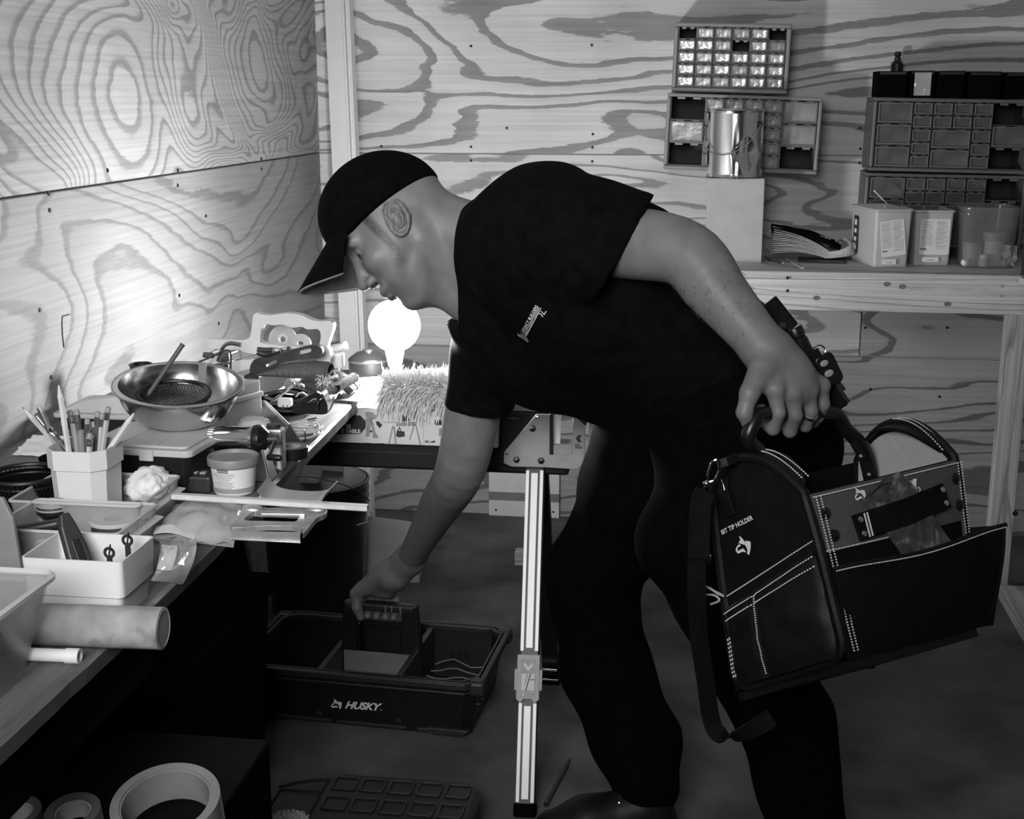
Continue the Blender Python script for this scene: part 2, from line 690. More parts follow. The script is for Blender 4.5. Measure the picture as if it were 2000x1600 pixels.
wood('plywood_left_low', .30, .18, 16, .9, 2.6, warp=.5, along='Y', seed=1.9, edge=(.5, .58, .70, .78), slope=.16, detail=2.0, fine=.2)
wood('plywood_back_shaded', .40, .15, 13, .65, 3.0, warp=.5, along='X', seed=11.4, edge=(.50, .55, .72, .76), slope=.26, detail=2.0, fine=.16)  # darker plywood copy: shade low on the back wall put into the colour
wood('plywood_right', .45, .2, 8, .8, 3, along='Y', seed=8.2)
wood('lumber', .62, .34, 9, .5, 9, warp=.3, along='X', seed=2.2, edge=(.55, .66, .72, .80), slope=.12, fine=.3)
wood('lumber_post', .54, .3, 7, .5, 12, warp=.3, along='Z', seed=4.4, edge=(.55, .66, .72, .80), slope=.3, fine=.35)
wood('lumber_y', .54, .3, 7, .5, 12, warp=.3, along='Y', seed=6.1, edge=(.55, .66, .72, .80), slope=.3, fine=.35)
wood('bench_wood', .14, .075, 5, .6, 5, warp=.4, along='Yflat', seed=7.7, edge=(.5, .62, .7, .8), slope=.25, fine=.3, rough=.5)

# ================================================================= the shed
XL, XR, YB, ZT = -1.262, 1.32, 4.35, 2.35
fl = MB().box((0.03, 2.2, -0.05), (XR - XL + .2, 4.9, .1)).build('floor', 'concrete')
struct('floor', fl)


def wall(name, c, s, sheets, nails):
    w = MB().box(c, s).build(name, 'ply_edge')
    w['kind'] = 'structure'
    for (p0, p1, m) in sheets:
        cc = [(a + b) / 2 for a, b in zip(p0, p1)]
        ss = [abs(b - a) for a, b in zip(p0, p1)]
        MB().box(cc, ss).build('plywood_sheet', m, w, bevel=.0015, seg=1)
    for p, ax in nails:
        d = Vector(ax) * .0015
        MB().cyl(Vector(p) - d, Vector(p) + d, .0045, n=8).build('nail_head', 'nail_dark', w)
    return w


SEAM = 1.222
SEAM2 = .586
g = .002
nl = []
for px in (745, 920, 1157, 1310, 1500, 1680):
    for z in (SEAM + .022, SEAM - .022):
        p = W(px, 300, YB - .013)
        nl.append(((p.x, YB - .0125, z), (0, 1, 0)))
for px, py in ((920, 90), (1156, 88), (1158, 262), (1420, 560), (1680, 250), (990, 250)):
    p = W(px, py, YB - .0125)
    nl.append(((p.x, YB - .0125, p.z), (0, 1, 0)))
for px, py in ((1690, 640), (1835, 775), (1850, 640), (1700, 760)):
    p = W(px, py, YB - .0125)
    nl.append(((p.x, YB - .0125, p.z), (0, 1, 0)))
XS = W(1681, 640, YB).x
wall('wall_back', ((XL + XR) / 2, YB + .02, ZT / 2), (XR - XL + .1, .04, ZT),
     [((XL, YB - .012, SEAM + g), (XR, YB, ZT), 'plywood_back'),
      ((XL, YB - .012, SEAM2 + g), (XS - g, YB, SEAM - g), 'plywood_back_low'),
      ((XS + g, YB - .012, SEAM2 + g), (XR, YB, SEAM - g), 'plywood_back_shaded'),
      ((XL, YB - .012, .0), (XR, YB, SEAM2 - g), 'plywood_back_shaded')], nl)
nl = []
for px, py in ((95, 378), (97, 411), (347, 333), (347, 362), (510, 310), (511, 330), (402, 422), (100, 737), (350, 577), (427, 632), (78, 606), (210, 333)):
    p = WX(px, py, XL + .0125)
    nl.append(((XL + .0125, p.y, p.z), (1, 0, 0)))
wall('wall_left', (XL - .02, 2.2, ZT / 2), (.04, 4.4, ZT),
     [((XL, .0, SEAM + g), (XL + .012, YB - .013, ZT), 'plywood_left'),
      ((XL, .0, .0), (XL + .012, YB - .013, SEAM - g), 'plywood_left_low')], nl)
wall('wall_right', (XR + .02, 2.2, ZT / 2), (.04, 4.4, ZT),
     [((XR - .012, .0, SEAM + g), (XR, YB - .013, ZT), 'plywood_right'),
      ((XR - .012, .0, .0), (XR, YB - .013, SEAM - g), 'plywood_right')], [])
ce = MB().box((0.03, 2.2, ZT + .03), (XR - XL + .2, 4.5, .06)).build('ceiling', 'plywood_back_low')
struct('ceiling', ce)
# pencil marks on the left wall
mk = thing('pencil_mark', 'hooked dark pencil line drawn on the left plywood wall', 'mark')
pts = [WX(x, y, XL + .0128) for x, y in ((136, 614), (122, 618), (121, 630), (122, 655), (125, 679))]
mk.matrix_world = T(pts[-1])
sub(mk).tube(pts, .0011, n=5).build('pencil_line', 'nail_dark', mk)

# white moulded board leaning in the corner
lb = thing('leaning_board', 'tall white ridged trim board leaning in the corner', 'board', W(712, 1040, 4.0))
t0, t1 = W(655, -60, 4.27), W(689, 690, 4.15)
d = (t1 - t0)
t1 = t0 + d * (t0.z / (t0.z - t1.z))
b = sub(lb)
ax = (t1 - t0).normalized()
sx = Vector((1, -.12, 0)).normalized()
Mb = basis(t1, sx, Vector((0, 1, 0)))
fr = Matrix((sx, -ax.cross(sx), -ax)).transposed()
Ml = lb.matrix_world.inverted() @ Matrix.Translation(t1) @ fr.to_4x4()
H_ = (t0 - t1).length + .25
for nm, x0, x1, y0, m_ in (('face', -.038, .022, -.012, 'painted_white'), ('ridge', .022, .03, -.02, 'painted_white'), ('edge_strip', .030, .046, -.008, 'painted_white'), ('ridge', .041, .047, -.015, 'painted_white')):
    bb = MB(Ml)
    bb.box(((x0 + x1) / 2, (y0 + .02) / 2, H_ / 2), (x1 - x0 - .0005, .02 - y0, H_))
    bb.build(nm, m_, lb, bevel=.002)

# ---------------------------------------------------------------- shelf along the back wall
SZ, SF = .925, 3.785   # top height, front edge
sh = thing('wall_shelf', 'long plywood shelf with a pine front beam on the back wall', 'shelf', (.4, 4.1, 0))
b = sub(sh)
x0, x1 = -.25, .862
b.box(((x0 + XR - .02) / 2, (SF + YB - .014) / 2, SZ - .009), (XR - .02 - x0, YB - .014 - SF, .018)).build('shelf_top', 'lumber', sh, bevel=.001, seg=1)
for k in range(4):
    sub(sh).box(((x0 + x1) / 2, SF - .0008, SZ - .0165 + k * .0045), (x1 - x0, .002, .002 if k % 2 else .0032)).build('ply_layer', 'ply_edge' if k % 2 else 'lumber', sh)
sub(sh).box(((x0 + x1 + .03) / 2, SF + .012, SZ - .018 - .0445), (x1 - x0 + .03, .038, .089)).build('front_beam', 'lumber', sh, bevel=.002)
for px, py in ((1538, 543), (1538, 568), (1957, 559), (1956, 578)):
    p = W(px, py, SF - .008)
    sub(sh).cyl((p.x, SF - .0085, p.z), (p.x, SF - .006, p.z), .0045, n=8).build('screw_head', 'nail_dark' if px < 1900 else 'screw_bright', sh)
for px, py in ((1733, 555), (1763, 560), (1595, 582), (1851, 594)):
    p = W(px, py, SF - .008)
    sub(sh).lathe([(.0001, 0), (.006, .0003), (.0085, .0006)], 12, T((p.x, SF - .0072, p.z), frame((0, -1, 0)), (1.2, .8, 1))).build('knot', 'knot_brown', sh)
pL, pR = W(1950, 800, SF).x, W(1998, 800, SF).x
sub(sh).box(((pL + pR) / 2, SF + .012, (SZ - .107) / 2), (pR - pL, .038, SZ - .107)).build('post', 'lumber_post', sh, bevel=.002)
for px, py in ((1983, 1003),):
    p = W(px, py, SF - .008)
    sub(sh).lathe([(.0001, 0), (.008, .0005)], 10, T((p.x, SF - .0075, p.z), frame((0, -1, 0)))).build('knot', 'nail_dark', sh)
# return along the right wall
rs = thing('side_shelf', 'plywood side bench running along the right wall towards the viewer', 'shelf', (1.1, 3.4, 0))
sub(rs).box(((.868 + XR - .02) / 2, (2.5 + SF - .004) / 2, SZ - .010), (XR - .02 - .868, SF - .004 - 2.5, .018)).build('shelf_top', 'lumber_y', rs, bevel=.001, seg=1)
sub(rs).box((.905, (2.5 + SF - .012) / 2, SZ - .0195 - .0445), (.038, SF - .012 - 2.5, .089)).build('side_beam', 'lumber_y', rs, bevel=.002)
sub(rs).box((.925, (2.9 + SF - .02) / 2, .019), (.089, SF - .02 - 2.9, .038)).build('floor_runner', 'lumber_y', rs, bevel=.002)
sub(rs).box((.905, 2.53, (SZ - .11) / 2), (.038, .06, SZ - .11)).build('post', 'lumber_post', rs, bevel=.002)
# loose plank on the floor behind the worker
p = G(1325, 1120, 0)
lp = MB().box((p.x - .05, p.y + .02, .022), (.9, .04, .044)).build('floor_plank', 'lumber', bevel=.002)
tag(lp, 'pale plank lying on the floor behind the bending worker', 'plank')
# ================================================================= drawer organizers on the back wall
_dm = {}


def drawer_mesh(w, h):
    k = (round(w, 4), round(h, 4))
    if k not in _dm:
        e = min(.0045, h * .13)
        b = MB()
        b.box((w / 2, .004, e / 2), (w, .008, e)).box((w / 2, .004, h - e / 2), (w, .008, e))
        b.box((e / 2, .004, h / 2), (e, .008, h - 2 * e)).box((w - e / 2, .004, h / 2), (e, .008, h - 2 * e))
        b.box((w / 2, -.004, h - e * .6), (w * .3, .009, e * .8))
        p = MB().box((w / 2, .006, h / 2), (w - 2 * e, .002, h - 2 * e))
        p.box((w / 2, .05, e), (w - 2 * e, .09, .0015))
        m1, m2 = b.mesh('drawer'), p.mesh('drawer_front')
        for m_ in (m1, m2):
            bm = bmesh.new(); bm.from_mesh(m_); bmesh.ops.recalc_face_normals(bm, faces=bm.faces); bm.to_mesh(m_); bm.free()
        _dm[k] = (m1, m2)
    return _dm[k]


def organizer(label, tl, br, Yf, depth, tilt, cells, m, mdraw, shaded=False, rim=.011):
    a, c = W(*tl, Yf), W(*br, Yf)
    w, h = (c.x - a.x), (a.z - c.z)
    t = math.radians(tilt)
    o = thing('drawer_organizer', label, 'organizer', (a.x, Yf, c.z))
    o.matrix_world = Matrix.Translation((a.x, Yf, a.z)) @ Matrix.Rotation(t, 4, 'Y') @ Matrix.Translation((0, 0, -h))
    b = MB()
    b.box((w / 2, depth / 2, rim / 2), (w, depth, rim)).box((w / 2, depth / 2, h - rim / 2), (w, depth, rim))
    b.box((rim / 2, depth / 2, h / 2), (rim, depth, h - 2 * rim)).box((w - rim / 2, depth / 2, h / 2), (rim, depth, h - 2 * rim))
    b.build('case', m, o, bevel=.004)
    MB().box((w / 2, depth - .002, h / 2), (w - 2 * rim, .004, h - 2 * rim)).build('back_panel', 'cavity_dark', o)
    iw, ih = w - 2 * rim, h - 2 * rim
    gp = .0022
    for i, (u, v, du, dv, st) in enumerate(cells):
        x0, z1 = rim + u * iw, rim + ih * (1 - v)
        cw, ch = du * iw, dv * ih
        # rack around the cell
        f = MB()
        f.box((x0 + cw / 2, .008 + depth * .4, z1 - ch + .0012), (cw, depth * .75, .0024))
        f.box((x0 + .0011, .008 + depth * .4, z1 - ch / 2), (.0022, depth * .75, ch))
        f.box((x0 + cw * .3, .012, z1 - .003), (cw * .22, .006, .006)).box((x0 + cw * .75, .012, z1 - .003), (cw * .22, .006, .006))
        f.build('rack_cell', m, o)
        if st:
            m1, m2 = drawer_mesh(cw - 2 * gp - .001, ch - 2 * gp - .002)
            d_ = bpy.data.objects.new('drawer', m1)
            if not m1.materials:
                m1.materials.append(MATS[mdraw])
            col.objects.link(d_)
            d_.parent = o
            d_.location = (x0 + gp + .001, -.001, z1 - ch + gp + .0015)
            q = m2.copy() if (st == 2 or shaded) else m2
            if not q.materials or st == 2 or shaded:
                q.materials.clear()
                q.materials.append(MATS['drawer_glint' if st == 2 else ('drawer_shaded' if shaded else 'drawer_plastic')])
            f_ = bpy.data.objects.new('drawer_front', q)
            col.objects.link(f_)
            f_.parent = d_
    return o


cells = []
grid_state = ["011120", "121021", "211122", "212122", "211222"]
grid_state = ["0 1 1 1 2 0", "2 2 1 0 2 1", "2 1 2 2 2 2", "2 1 2 1 2 2", "2 1 1 2 2 2"]
for r, row in enumerate(grid_state):
    for c, s_ in enumerate(row.split()):
        cells.append((c / 6, r / 5, 1 / 6, 1 / 5, int(s_)))
organizer('small parts organizer with five rows of small clear drawers, topmost on the wall', (1318, 43), (1541, 179), 4.17, .155, 1.4, cells, 'cabinet_grey', 'cabinet_dark', rim=.013)


def std(left, right, mid):
    cs = []
    for i in range(3):
        cs.append((0, i / 3, .237, 1 / 3, left[i]))
        cs.append((.763, i / 3, .237, 1 / 3, right[i]))
    for r in range(5):
        for c in range(4):
            if r >= 2 and c in (1, 2) and mid:
                continue
            cs.append((.237 + c * .1315, r / 5, .1315, 1 / 5, 1))
    if mid:
        cs.append((.3685, .4, .263, .3, 1))
        cs.append((.3685, .7, .263, .3, 1))
    return cs


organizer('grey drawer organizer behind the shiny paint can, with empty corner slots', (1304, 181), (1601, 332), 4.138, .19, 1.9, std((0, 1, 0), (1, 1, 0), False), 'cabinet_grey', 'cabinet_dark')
organizer('dim grey drawer organizer above the shelf bins, below the black boxes', (1708, 190), (2010, 336), 4.12, .2, 1.0, std((1, 1, 1), (0, 1, 0), True), 'cabinet_dark', 'cabinet_dark', True)  # case colour also darkened for the shade on these two
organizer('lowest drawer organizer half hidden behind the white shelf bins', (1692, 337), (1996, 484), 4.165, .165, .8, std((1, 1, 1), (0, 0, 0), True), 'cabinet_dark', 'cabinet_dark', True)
# row of black boxes on the right organizer
xs = [1713, 1777, 1830, 1890, 1962, 2030]
a0 = W(1708, 190, 4.12)
for i in range(5):
    p0, p1 = W(xs[i], 186, 4.13), W(xs[i + 1] - 3, 133 if i else 135, 4.13)
    zb = a0.z - (p0.x - a0.x) * math.tan(math.radians(1.0)) + .0006
    o = thing('black_storage_box', 'black plastic box on the right organizer, %s' % ('leftmost of the row', 'second, with a shiny pouch', 'third from the left', 'fourth from the left', 'rightmost of the row')[i], 'box', ((p0.x + p1.x) / 2, 4.2, zb), group='black boxes on the right organizer')
    w_, h_ = p1.x - p0.x, p1.z - p0.z
    bx_ = MB()
    ring_walls(bx_, [(x, y) for x, y in rrect(w_, .14, .006)], [(x, y) for x, y in rrect(w_, .14, .006)], .0, h_, .004)
    bx_.build('box_body', 'black_rubber', o)
    MB().box((0, -.0715, h_ - .006), (w_ * .9, .003, .008)).build('rim_lip', 'black_plastic', o)
    if i == 1:
        MB().grid(lambda u, v: (-w_ * .35 + u * w_ * .7, -.0735 - .004 * abs(noise.noise(Vector((u * 5, v * 5, 3)))), .006 + v * h_ * .85), 14, 12, .0006).build('shiny_pouch', 'zip_plastic', o, smooth=True)
p = W(1761, 134, 4.2)
o = thing('spray_nozzle', 'small black nozzle bottle poking up behind the black boxes', 'bottle', (p.x, 4.3, W(1761, 190, 4.3).z))
z_ = W(1761, 112, 4.3).z - o.location.z
MB().lathe([(.018, 0), (.018, z_ - .02), (.009, z_ - .008), (.009, z_)], 16).build('bottle_body', 'black_plastic', o, smooth=True)
MB().lathe([(.006, z_), (.011, z_ + .006), (.009, z_ + .016), (.0, z_ + .018)], 14).build('nozzle', 'black_plastic', o, smooth=True)

# ================================================================= things on the shelf
p = G(1487, 514, SZ)
o = thing('tall_carton', 'plain white cardboard carton standing under the paint can', 'box', (p.x - .0825, p.y + .076, SZ))
hb = W(1487, 350, p.y).z - SZ
b = MB().box((0, 0, hb / 2), (.165, .15, hb)).build('carton_body', 'carton_grey', o, bevel=.002)
MB().box((0, -.0, hb + .0006), (.161, .146, .001)).build('top_flap', 'carton_grey', o)
cx, cy, cz = o.location.x, o.location.y, SZ + hb + .0012
pc = thing('paint_can', 'dented bright metal paint can on the white carton', 'can', (cx - .004, cy, cz))
hc = W(1425, 214, cy - .08).z - cz
R_ = .0815


def can_fn(u, v):
    a = 2 * math.pi * u
    z = v * hc
    r = R_
    if v < .03 or v > .965:
        r += .0022
    # the dent faces the viewer, low and right of centre
    da = (a - math.radians(296) + math.pi) % (2 * math.pi) - math.pi
    ddz = v - .36
    e = abs(da) / .62 + abs(ddz) / .30
    if e < 1:
        r -= .016 * (1 - e) ** .8
    e2 = abs(da + .45) / .1 + abs(ddz + .05) / .5
    if e2 < 1:
        r -= .004 * (1 - e2)
    return (r * math.cos(a), r * math.sin(a), z)


bb = MB().grid(can_fn, 96, 48)
bb.build('can_body', 'tin_bright', pc, smooth=True, angle=60)
MB().lathe([(R_ + .001, hc - .006), (R_ + .0035, hc - .002), (R_ + .002, hc + .002), (R_ - .006, hc + .001), (R_ - .008, hc - .006), (.0, hc - .008)], 64).build('can_lid', 'steel', pc, smooth=True)
MB().lathe([(R_ + .001, .004), (R_ + .0035, .002), (R_ + .002, 0), (0, .001)], 64).build('bottom_rim', 'dark_metal', pc, smooth=True)
for s in (1, -1):
    aa = math.radians(-38) if s > 0 else math.radians(142)
    dx = Vector((math.cos(aa), math.sin(aa), 0))
    MB().lathe([(.011, 0), (.0115, .003), (.004, .005), (0, .005)], 20, T(dx * (R_ - .001) + Vector((0, 0, hc * .78)), frame(dx))).build('ear', 'dark_metal', pc, smooth=True)
hp = []
for i in range(25):
    t = i / 24
    a_ = math.radians(-38 - 180 * t)
    rr = R_ + .006 + .004 * math.sin(math.pi * t)
    hp.append((rr * math.cos(a_), rr * math.sin(a_) - .006 * math.sin(math.pi * t), hc * .78 - .085 * math.sin(math.pi * min(1, t * 1.12)) ** .8))
MB().tube(hp, .0016, 6).build('wire_handle', 'steel', pc, smooth=True)

# accordion file and papers
p = G(1600, 512, SZ)
o = thing('accordion_file', 'worn accordion file with fanned papers and black cover lying on the shelf', 'file', (p.x - .022, p.y + .06, SZ))
MB().box((.035, -.03, .0025), (.14, .12, .005), T((0, 0, 0), (0, 0, -4))).build('base_board', 'dark_plastic', o, bevel=.001)
for k in range(13):
    def pg(u, v, k=k):
        # one fanned sheet: rises towards the left, dips to the spine, curls up at the right
        lift = .013 + k * .0056
        if u < .72:
            s = u / .72
            return (-.125 + s * .165 + k * .001, -.062 + v * .15 + .02 * s, .010 + lift * (1 - s) * 1.05 + .0016 * k * s + .012 * math.sin(s * 3.0))
        s = (u - .72) / .28
        return (.04 + s * .085 + k * .001, -.042 + v * .13 + .006 * s, .0102 + .0016 * k + s * s * (.012 + k * .0022))
    MB().grid(pg, 18, 3, .0011).build('paper_sheet', 'paper' if k % 3 else 'paper_edge', o, smooth=True)
MB().grid(lambda u, v: (-.115 + u * .20, -.045 + v * .145, .092 - .048 * u * u + .006 * noise.noise(Vector((u * 4, v * 3, 1))) + .004 * math.sin(v * 9)), 20, 10, .012).build('cover', 'black_rubber', o, smooth=True)
MB().box((.018, -.01, .072), (.02, .05, .012), T((0, 0, 0), (0, 18, 14))).build('tab', 'card_kraft', o, bevel=.001)
MB().box((.055, .01, .062), (.018, .05, .012), T((0, 0, 0), (0, 24, 10))).build('tab', 'dark_plastic', o, bevel=.001)
sub(o).tube(smooth_path([o.location + Vector(q) for q in ((.075, .03, .05), (.1, .0, .062), (.112, -.04, .05), (.105, -.06, .02))]), .005, 8).build('elastic_band', 'grey_plastic', o, smooth=True)
p0, p1 = G(1535, 506, SZ + .004), G(1568, 524, SZ + .004)
o = thing('wood_shim', 'small dark wooden shim on the shelf in front of the file', 'shim', (p0 + p1) / 2 - Vector((0, 0, .004)))
sub(o).strap([p0, (p0 + p1) / 2, p1], .008, .006, (1, 0, 0)).build('shim_body', 'card_kraft', o)
o = thing('short_cable', 'short dark cable end on the shelf beside the white carton', 'cable', G(1510, 510, SZ))
sub(o).tube(smooth_path([G(x, y, SZ + .003) for x, y in ((1494, 500), (1503, 508), (1518, 511), (1529, 514))]), .0028, 7).build('cord', 'wire_dark', o, smooth=True)
sub(o).ball(G(1529, 514, SZ + .004), .0038, 6).build('plug_tip', 'screw_bright', o, smooth=True)


def bin_box(label, fx0, fx1, ytop, ybot, depth, rot, mname, rr=.008, lip=.004, name='storage_bin', taper=.93):
    p0, p1 = G(fx0, ybot, SZ), G(fx1, ybot, SZ)
    w_ = (p1 - p0).length
    h_ = W((fx0 + fx1) / 2, ytop, p0.y).z - SZ
    o = thing(name, label, 'bin', (p0 + p1) / 2, (0, 0, rot))
    o.location.z = SZ + .0006
    bot = [(x, y + depth / 2) for x, y in rrect(w_ * taper, depth * taper, rr)]
    top = [(x, y + depth / 2) for x, y in rrect(w_, depth, rr)]
    bb = MB()
    ring_walls(bb, bot, top, 0, h_, .0018)
    bb.build('bin_body', mname, o, smooth=True)
    rim_ = [Vector((x * 1.015, (y - depth / 2) * 1.015 + depth / 2, h_)) for x, y in top]
    MB().tube(rim_, lip, 6, closed=True).build('rim', mname, o, smooth=True)
    bpy.context.view_layer.update()
    return o, w_, h_, depth, taper


def bin_label(o, w_, h_, x0, x1, z0, z1, tilt, taper, seed):
    def surf(x, z):
        t = z / h_
        return (x, (1 - taper) * depth_ / 2 * (1 - t) - .0016, z)
    depth_ = .2
    M = Matrix.Translation(((x0 + x1) / 2, 0, (z0 + z1) / 2)) @ Matrix.Rotation(math.radians(tilt), 4, 'Y')
    lw, lh = x1 - x0, z1 - z0
    o1 = MB(M).prism([(x, y) for x, y in rrect(lw, lh, .004)], 0, .0005, T((0, -.0, 0), frame((0, -1, 0), (1, 0, 0))))
    lab = o1.build('label_sticker', 'paper', o)
    rnd = random.Random(seed)
    ln = MB(M)
    for c in (0, 1):
        z = lh * .44
        while z > -lh * (.25 if c == 0 else .36):
            hd = rnd.random() < .22
            ww = lw * (.42 if not hd else .25 + .15 * rnd.random())
            x_ = -lw * .46 + c * lw * .48
            ln.box((x_ + ww / 2, -.0007, z), (ww * (.8 + .2 * rnd.random()), .0004, .0016 if hd else .0007))
            z -= .0042 if hd else .0026
    ln.build('label_print', 'print_grey', lab)
    lg = MB(M).box((-lw * .36, -.0007, -lh * .34), (lw * .2, .0004, .0028)).box((-lw * .44, -.0007, -lh * .315), (lw * .03, .0004, .0015))
    lg.build('label_logo', 'print_dark', lab)
    return lab


o, w_, h_, d_, tp = bin_box('frosted white bin with a crooked paper label, left of the twin bins', 1704, 1777, 412, 523, .2, 14, 'frost_plastic')
bin_label(o, w_, h_, -w_ * .34, w_ * .33, h_ * .2, h_ * .83, -7, tp, 3)
t2 = MB().prism(rrect(w_ * .4, .016, .003), 0, .0006, T((-w_ * .08, -.0, h_ * .1), frame((0, -1, 0), (1, 0, 0)))).build('name_tag', 'paper', o)
MB().box((-w_ * .06, -.0009, h_ * .085), (w_ * .16, .0004, .002)).build('tag_print', 'print_grey', t2)
st = MB().prism(rrect(.035, h_ * .68, .004), 0, .0006, T((-w_ * .5 - .0015, .15, h_ * .5), frame((-1, 0, 0), (0, -1, 0)))).build('side_sticker', 'print_dark', o)
for k in range(4):
    MB().box((-w_ * .5 - .0026, .15, h_ * (.72 - k * .15)), (.0006, .016, .012 if k else .016)).build('sticker_icon', 'paper', st)
o, w_, h_, d_, tp = bin_box('frosted white bin with a straight paper label, right of the twin bins', 1783, 1856, 414, 519, .2, 4, 'frost_plastic')
bin_label(o, w_, h_, -w_ * .36, w_ * .42, h_ * .2, h_ * .86, 0, tp, 8)
t2 = MB().prism(rrect(w_ * .44, .014, .003), 0, .0006, T((-w_ * .05, -.0, h_ * .11), frame((0, -1, 0), (1, 0, 0)))).build('name_tag', 'paper', o)
MB().box((-w_ * .05, -.0009, h_ * .105), (w_ * .18, .0004, .0022)).build('tag_print', 'print_grey', t2)
o, w_, h_, d_, tp = bin_box('clear rounded plastic tub with jars, rightmost on the shelf', 1877, 1986, 409, 526, .18, 0, 'clear_thin', rr=.03, lip=.0045, name='clear_tub', taper=.86)
tub = o
MB().tube([Vector((x * 1.03, (y) * 1.03 + d_ / 2, h_ - .016)) for x, y in rrect(w_, d_, .03)], .002, 6, closed=True).build('rim_lip', 'clear_thin', o, smooth=True)


def in_tub(name, label, cat, lx, ly, parts):
    q = tub.matrix_world @ Vector((lx, ly, .003))
    t_ = thing(name, label, cat, q)
    for nm, prof, m_ in parts:
        MB().lathe(prof, 18).build(nm, m_, t_, smooth=True)
    return t_


in_tub('glass_jar', 'small jar with ribbed lid inside the clear tub', 'jar', .022, .07, [('jar_body', [(.026, 0), (.028, .004), (.028, .07), (.022, .078)], 'frost_plastic'), ('lid', [(.03, .074), (.03, .094), (.028, .096), (0, .096)], 'grey_plastic')])
in_tub('putty_tin', 'round tin leaning at the left inside the clear tub', 'tin', -.035, .075, [('tin_body', [(.027, 0), (.027, .06)], 'grey_plastic'), ('lid', [(.029, .056), (.029, .066), (0, .067)], 'midgrey_plastic')])
in_tub('pill_bottle', 'small pale bottle lying in front inside the clear tub', 'bottle', -.01, .032, [('bottle_body', [(.012, 0), (.014, .003), (.014, .022), (.01, .026)], 'card_grey'), ('cap', [(.0115, .024), (.0115, .034), (0, .034)], 'paper')])
in_tub('white_stopper', 'white round stopper in the left corner of the clear tub', 'stopper', -.06, .035, [('knob_body', [(.006, 0), (.011, .006), (.012, .012), (.009, .018), (0, .02)], 'paper'), ('knob_foot', [(.005, 0), (.004, .004)], 'steel')])
q = tub.matrix_world @ Vector((.062, .05, .003))
o = thing('crumpled_wrapper', 'crumpled pale wrapper at the right inside the clear tub', 'wrapper', q)
MB().grid(lambda u, v: ((u - .5) * .04 + .012 * noise.noise(Vector((u * 4, v * 4, 0))), -.004 + .02 * noise.noise(Vector((u * 3, v * 3, 5))), .001 + v * .06 + .01 * noise.noise(Vector((u * 6, 2, v)))), 10, 10, .001).build('wrapper_sheet', 'card_grey', o)
p = G(1998, 536, SZ)
o = thing('dark_carton', 'narrow black printed box at the right end of the shelf', 'box', (p.x + .03, p.y - .03, SZ))
MB().box((.0, .0, .058), (.075, .05, .116)).build('box_body', 'dark_plastic', o, bevel=.002)
MB().box((-.01, -.0256, .06), (.04, .0006, .06)).build('box_print', 'print_grey', o)
a, b_ = W(1708, 373, 4.09), W(1752, 418, 4.09)
o = thing('thin_stick', 'thin pale stick leaning behind the frosted bins', 'stick', (b_.x + .06, 4.09, SZ))
sub(o).tube([a, b_ + (b_ - a) * 1.6], .0025, 7).build('stick_body', 'card_grey', o)
sub(o).ball(a, .003, 6).build('stick_tip', 'paper', o)

# white metal panel at the foot of the back wall
pa, pb = W(955, 905, 4.325), W(1092, 1013, 4.325)
o = thing('sheet_metal', 'white metal panel with a dark band standing against the back wall', 'sheet', ((pa.x + pb.x) / 2, 4.325, 0))
w_, h_ = pb.x - pa.x, pa.z
MB().box((0, 0, h_ / 2), (w_, .008, h_)).build('panel_sheet', 'card_white', o, bevel=.001)
MB().box((0, -.0055, h_ * .39), (w_, .004, h_ * .15)).build('dark_band', 'cabinet_grey', o)
for x, z in ((-w_ * .4, .02), (w_ * .42, .022), (w_ * .1, h_ * .62)):
    MB().cyl((x, -.0046, z), (x, -.004, z), .004, n=8).build('hole_plug', 'nail_dark', o)

# ================================================================= sawhorse
CZ0 = W(760, 868, 2.672).z
CZ1 = W(700, 799, 2.672).z
YP = 2.668
sw = thing('sawhorse', 'folding sawhorse with black beam and white aluminium legs', 'sawhorse', (-.55, 2.73, 0))
bx1 = W(1112, 850, 2.70).x
zb1 = CZ0 - .0006
sub(sw).box(((-1.12 + bx1) / 2, 2.735, zb1 - .03), (bx1 + 1.12, .085, .06)).build('beam', 'beam_black', sw, bevel=.006)
sub(sw).box(((-1.12 + bx1) / 2, 2.6905, zb1 - .022), (bx1 + 1.12, .004, .004)).build('beam_groove', 'dark_plastic', sw)


hx0_, hx1_ = W(974, 850, 2.69).x, W(1072, 850, 2.69).x
zh1 = W(1040, 806, 2.69).z
sub(sw).box(((hx0_ + hx1_) / 2, 2.737, (zb1 - .045 + zh1) / 2), (hx1_ - hx0_, .09, zh1 - zb1 + .045)).build('end_housing', 'beam_black', sw, bevel=.004)
sub(sw).box(((W(990, 798, 2.7).x + W(1099, 798, 2.7).x) / 2, 2.735, (zh1 + W(1040, 791, 2.69).z) / 2 + .0006), (W(1099, 798, 2.7).x - W(990, 798, 2.7).x, .08, W(1040, 791, 2.69).z - zh1)).build('top_pad', 'bracket_grey', sw, bevel=.002)


def bp(x, y, Y=YP):
    return W(970 + x / 10, 780 + y / 10, Y)


def plate(pts, Y0, Y1, name, m, parent, bev=.0012, mapf=bp):
    A = [mapf(x, y, Y0) for x, y in pts]
    poly = [(a.x, a.z) for a in A]
    # polygon in x,z extruded along y
    M = Matrix(((1, 0, 0, 0), (0, 0, 1, 0), (0, 1, 0, 0), (0, 0, 0, 1)))
    bb = MB(parent.matrix_world.inverted() @ M)
    bb.prism(poly, Y0, Y1)
    return bb.build(name, m, parent, bevel=bev, seg=1)


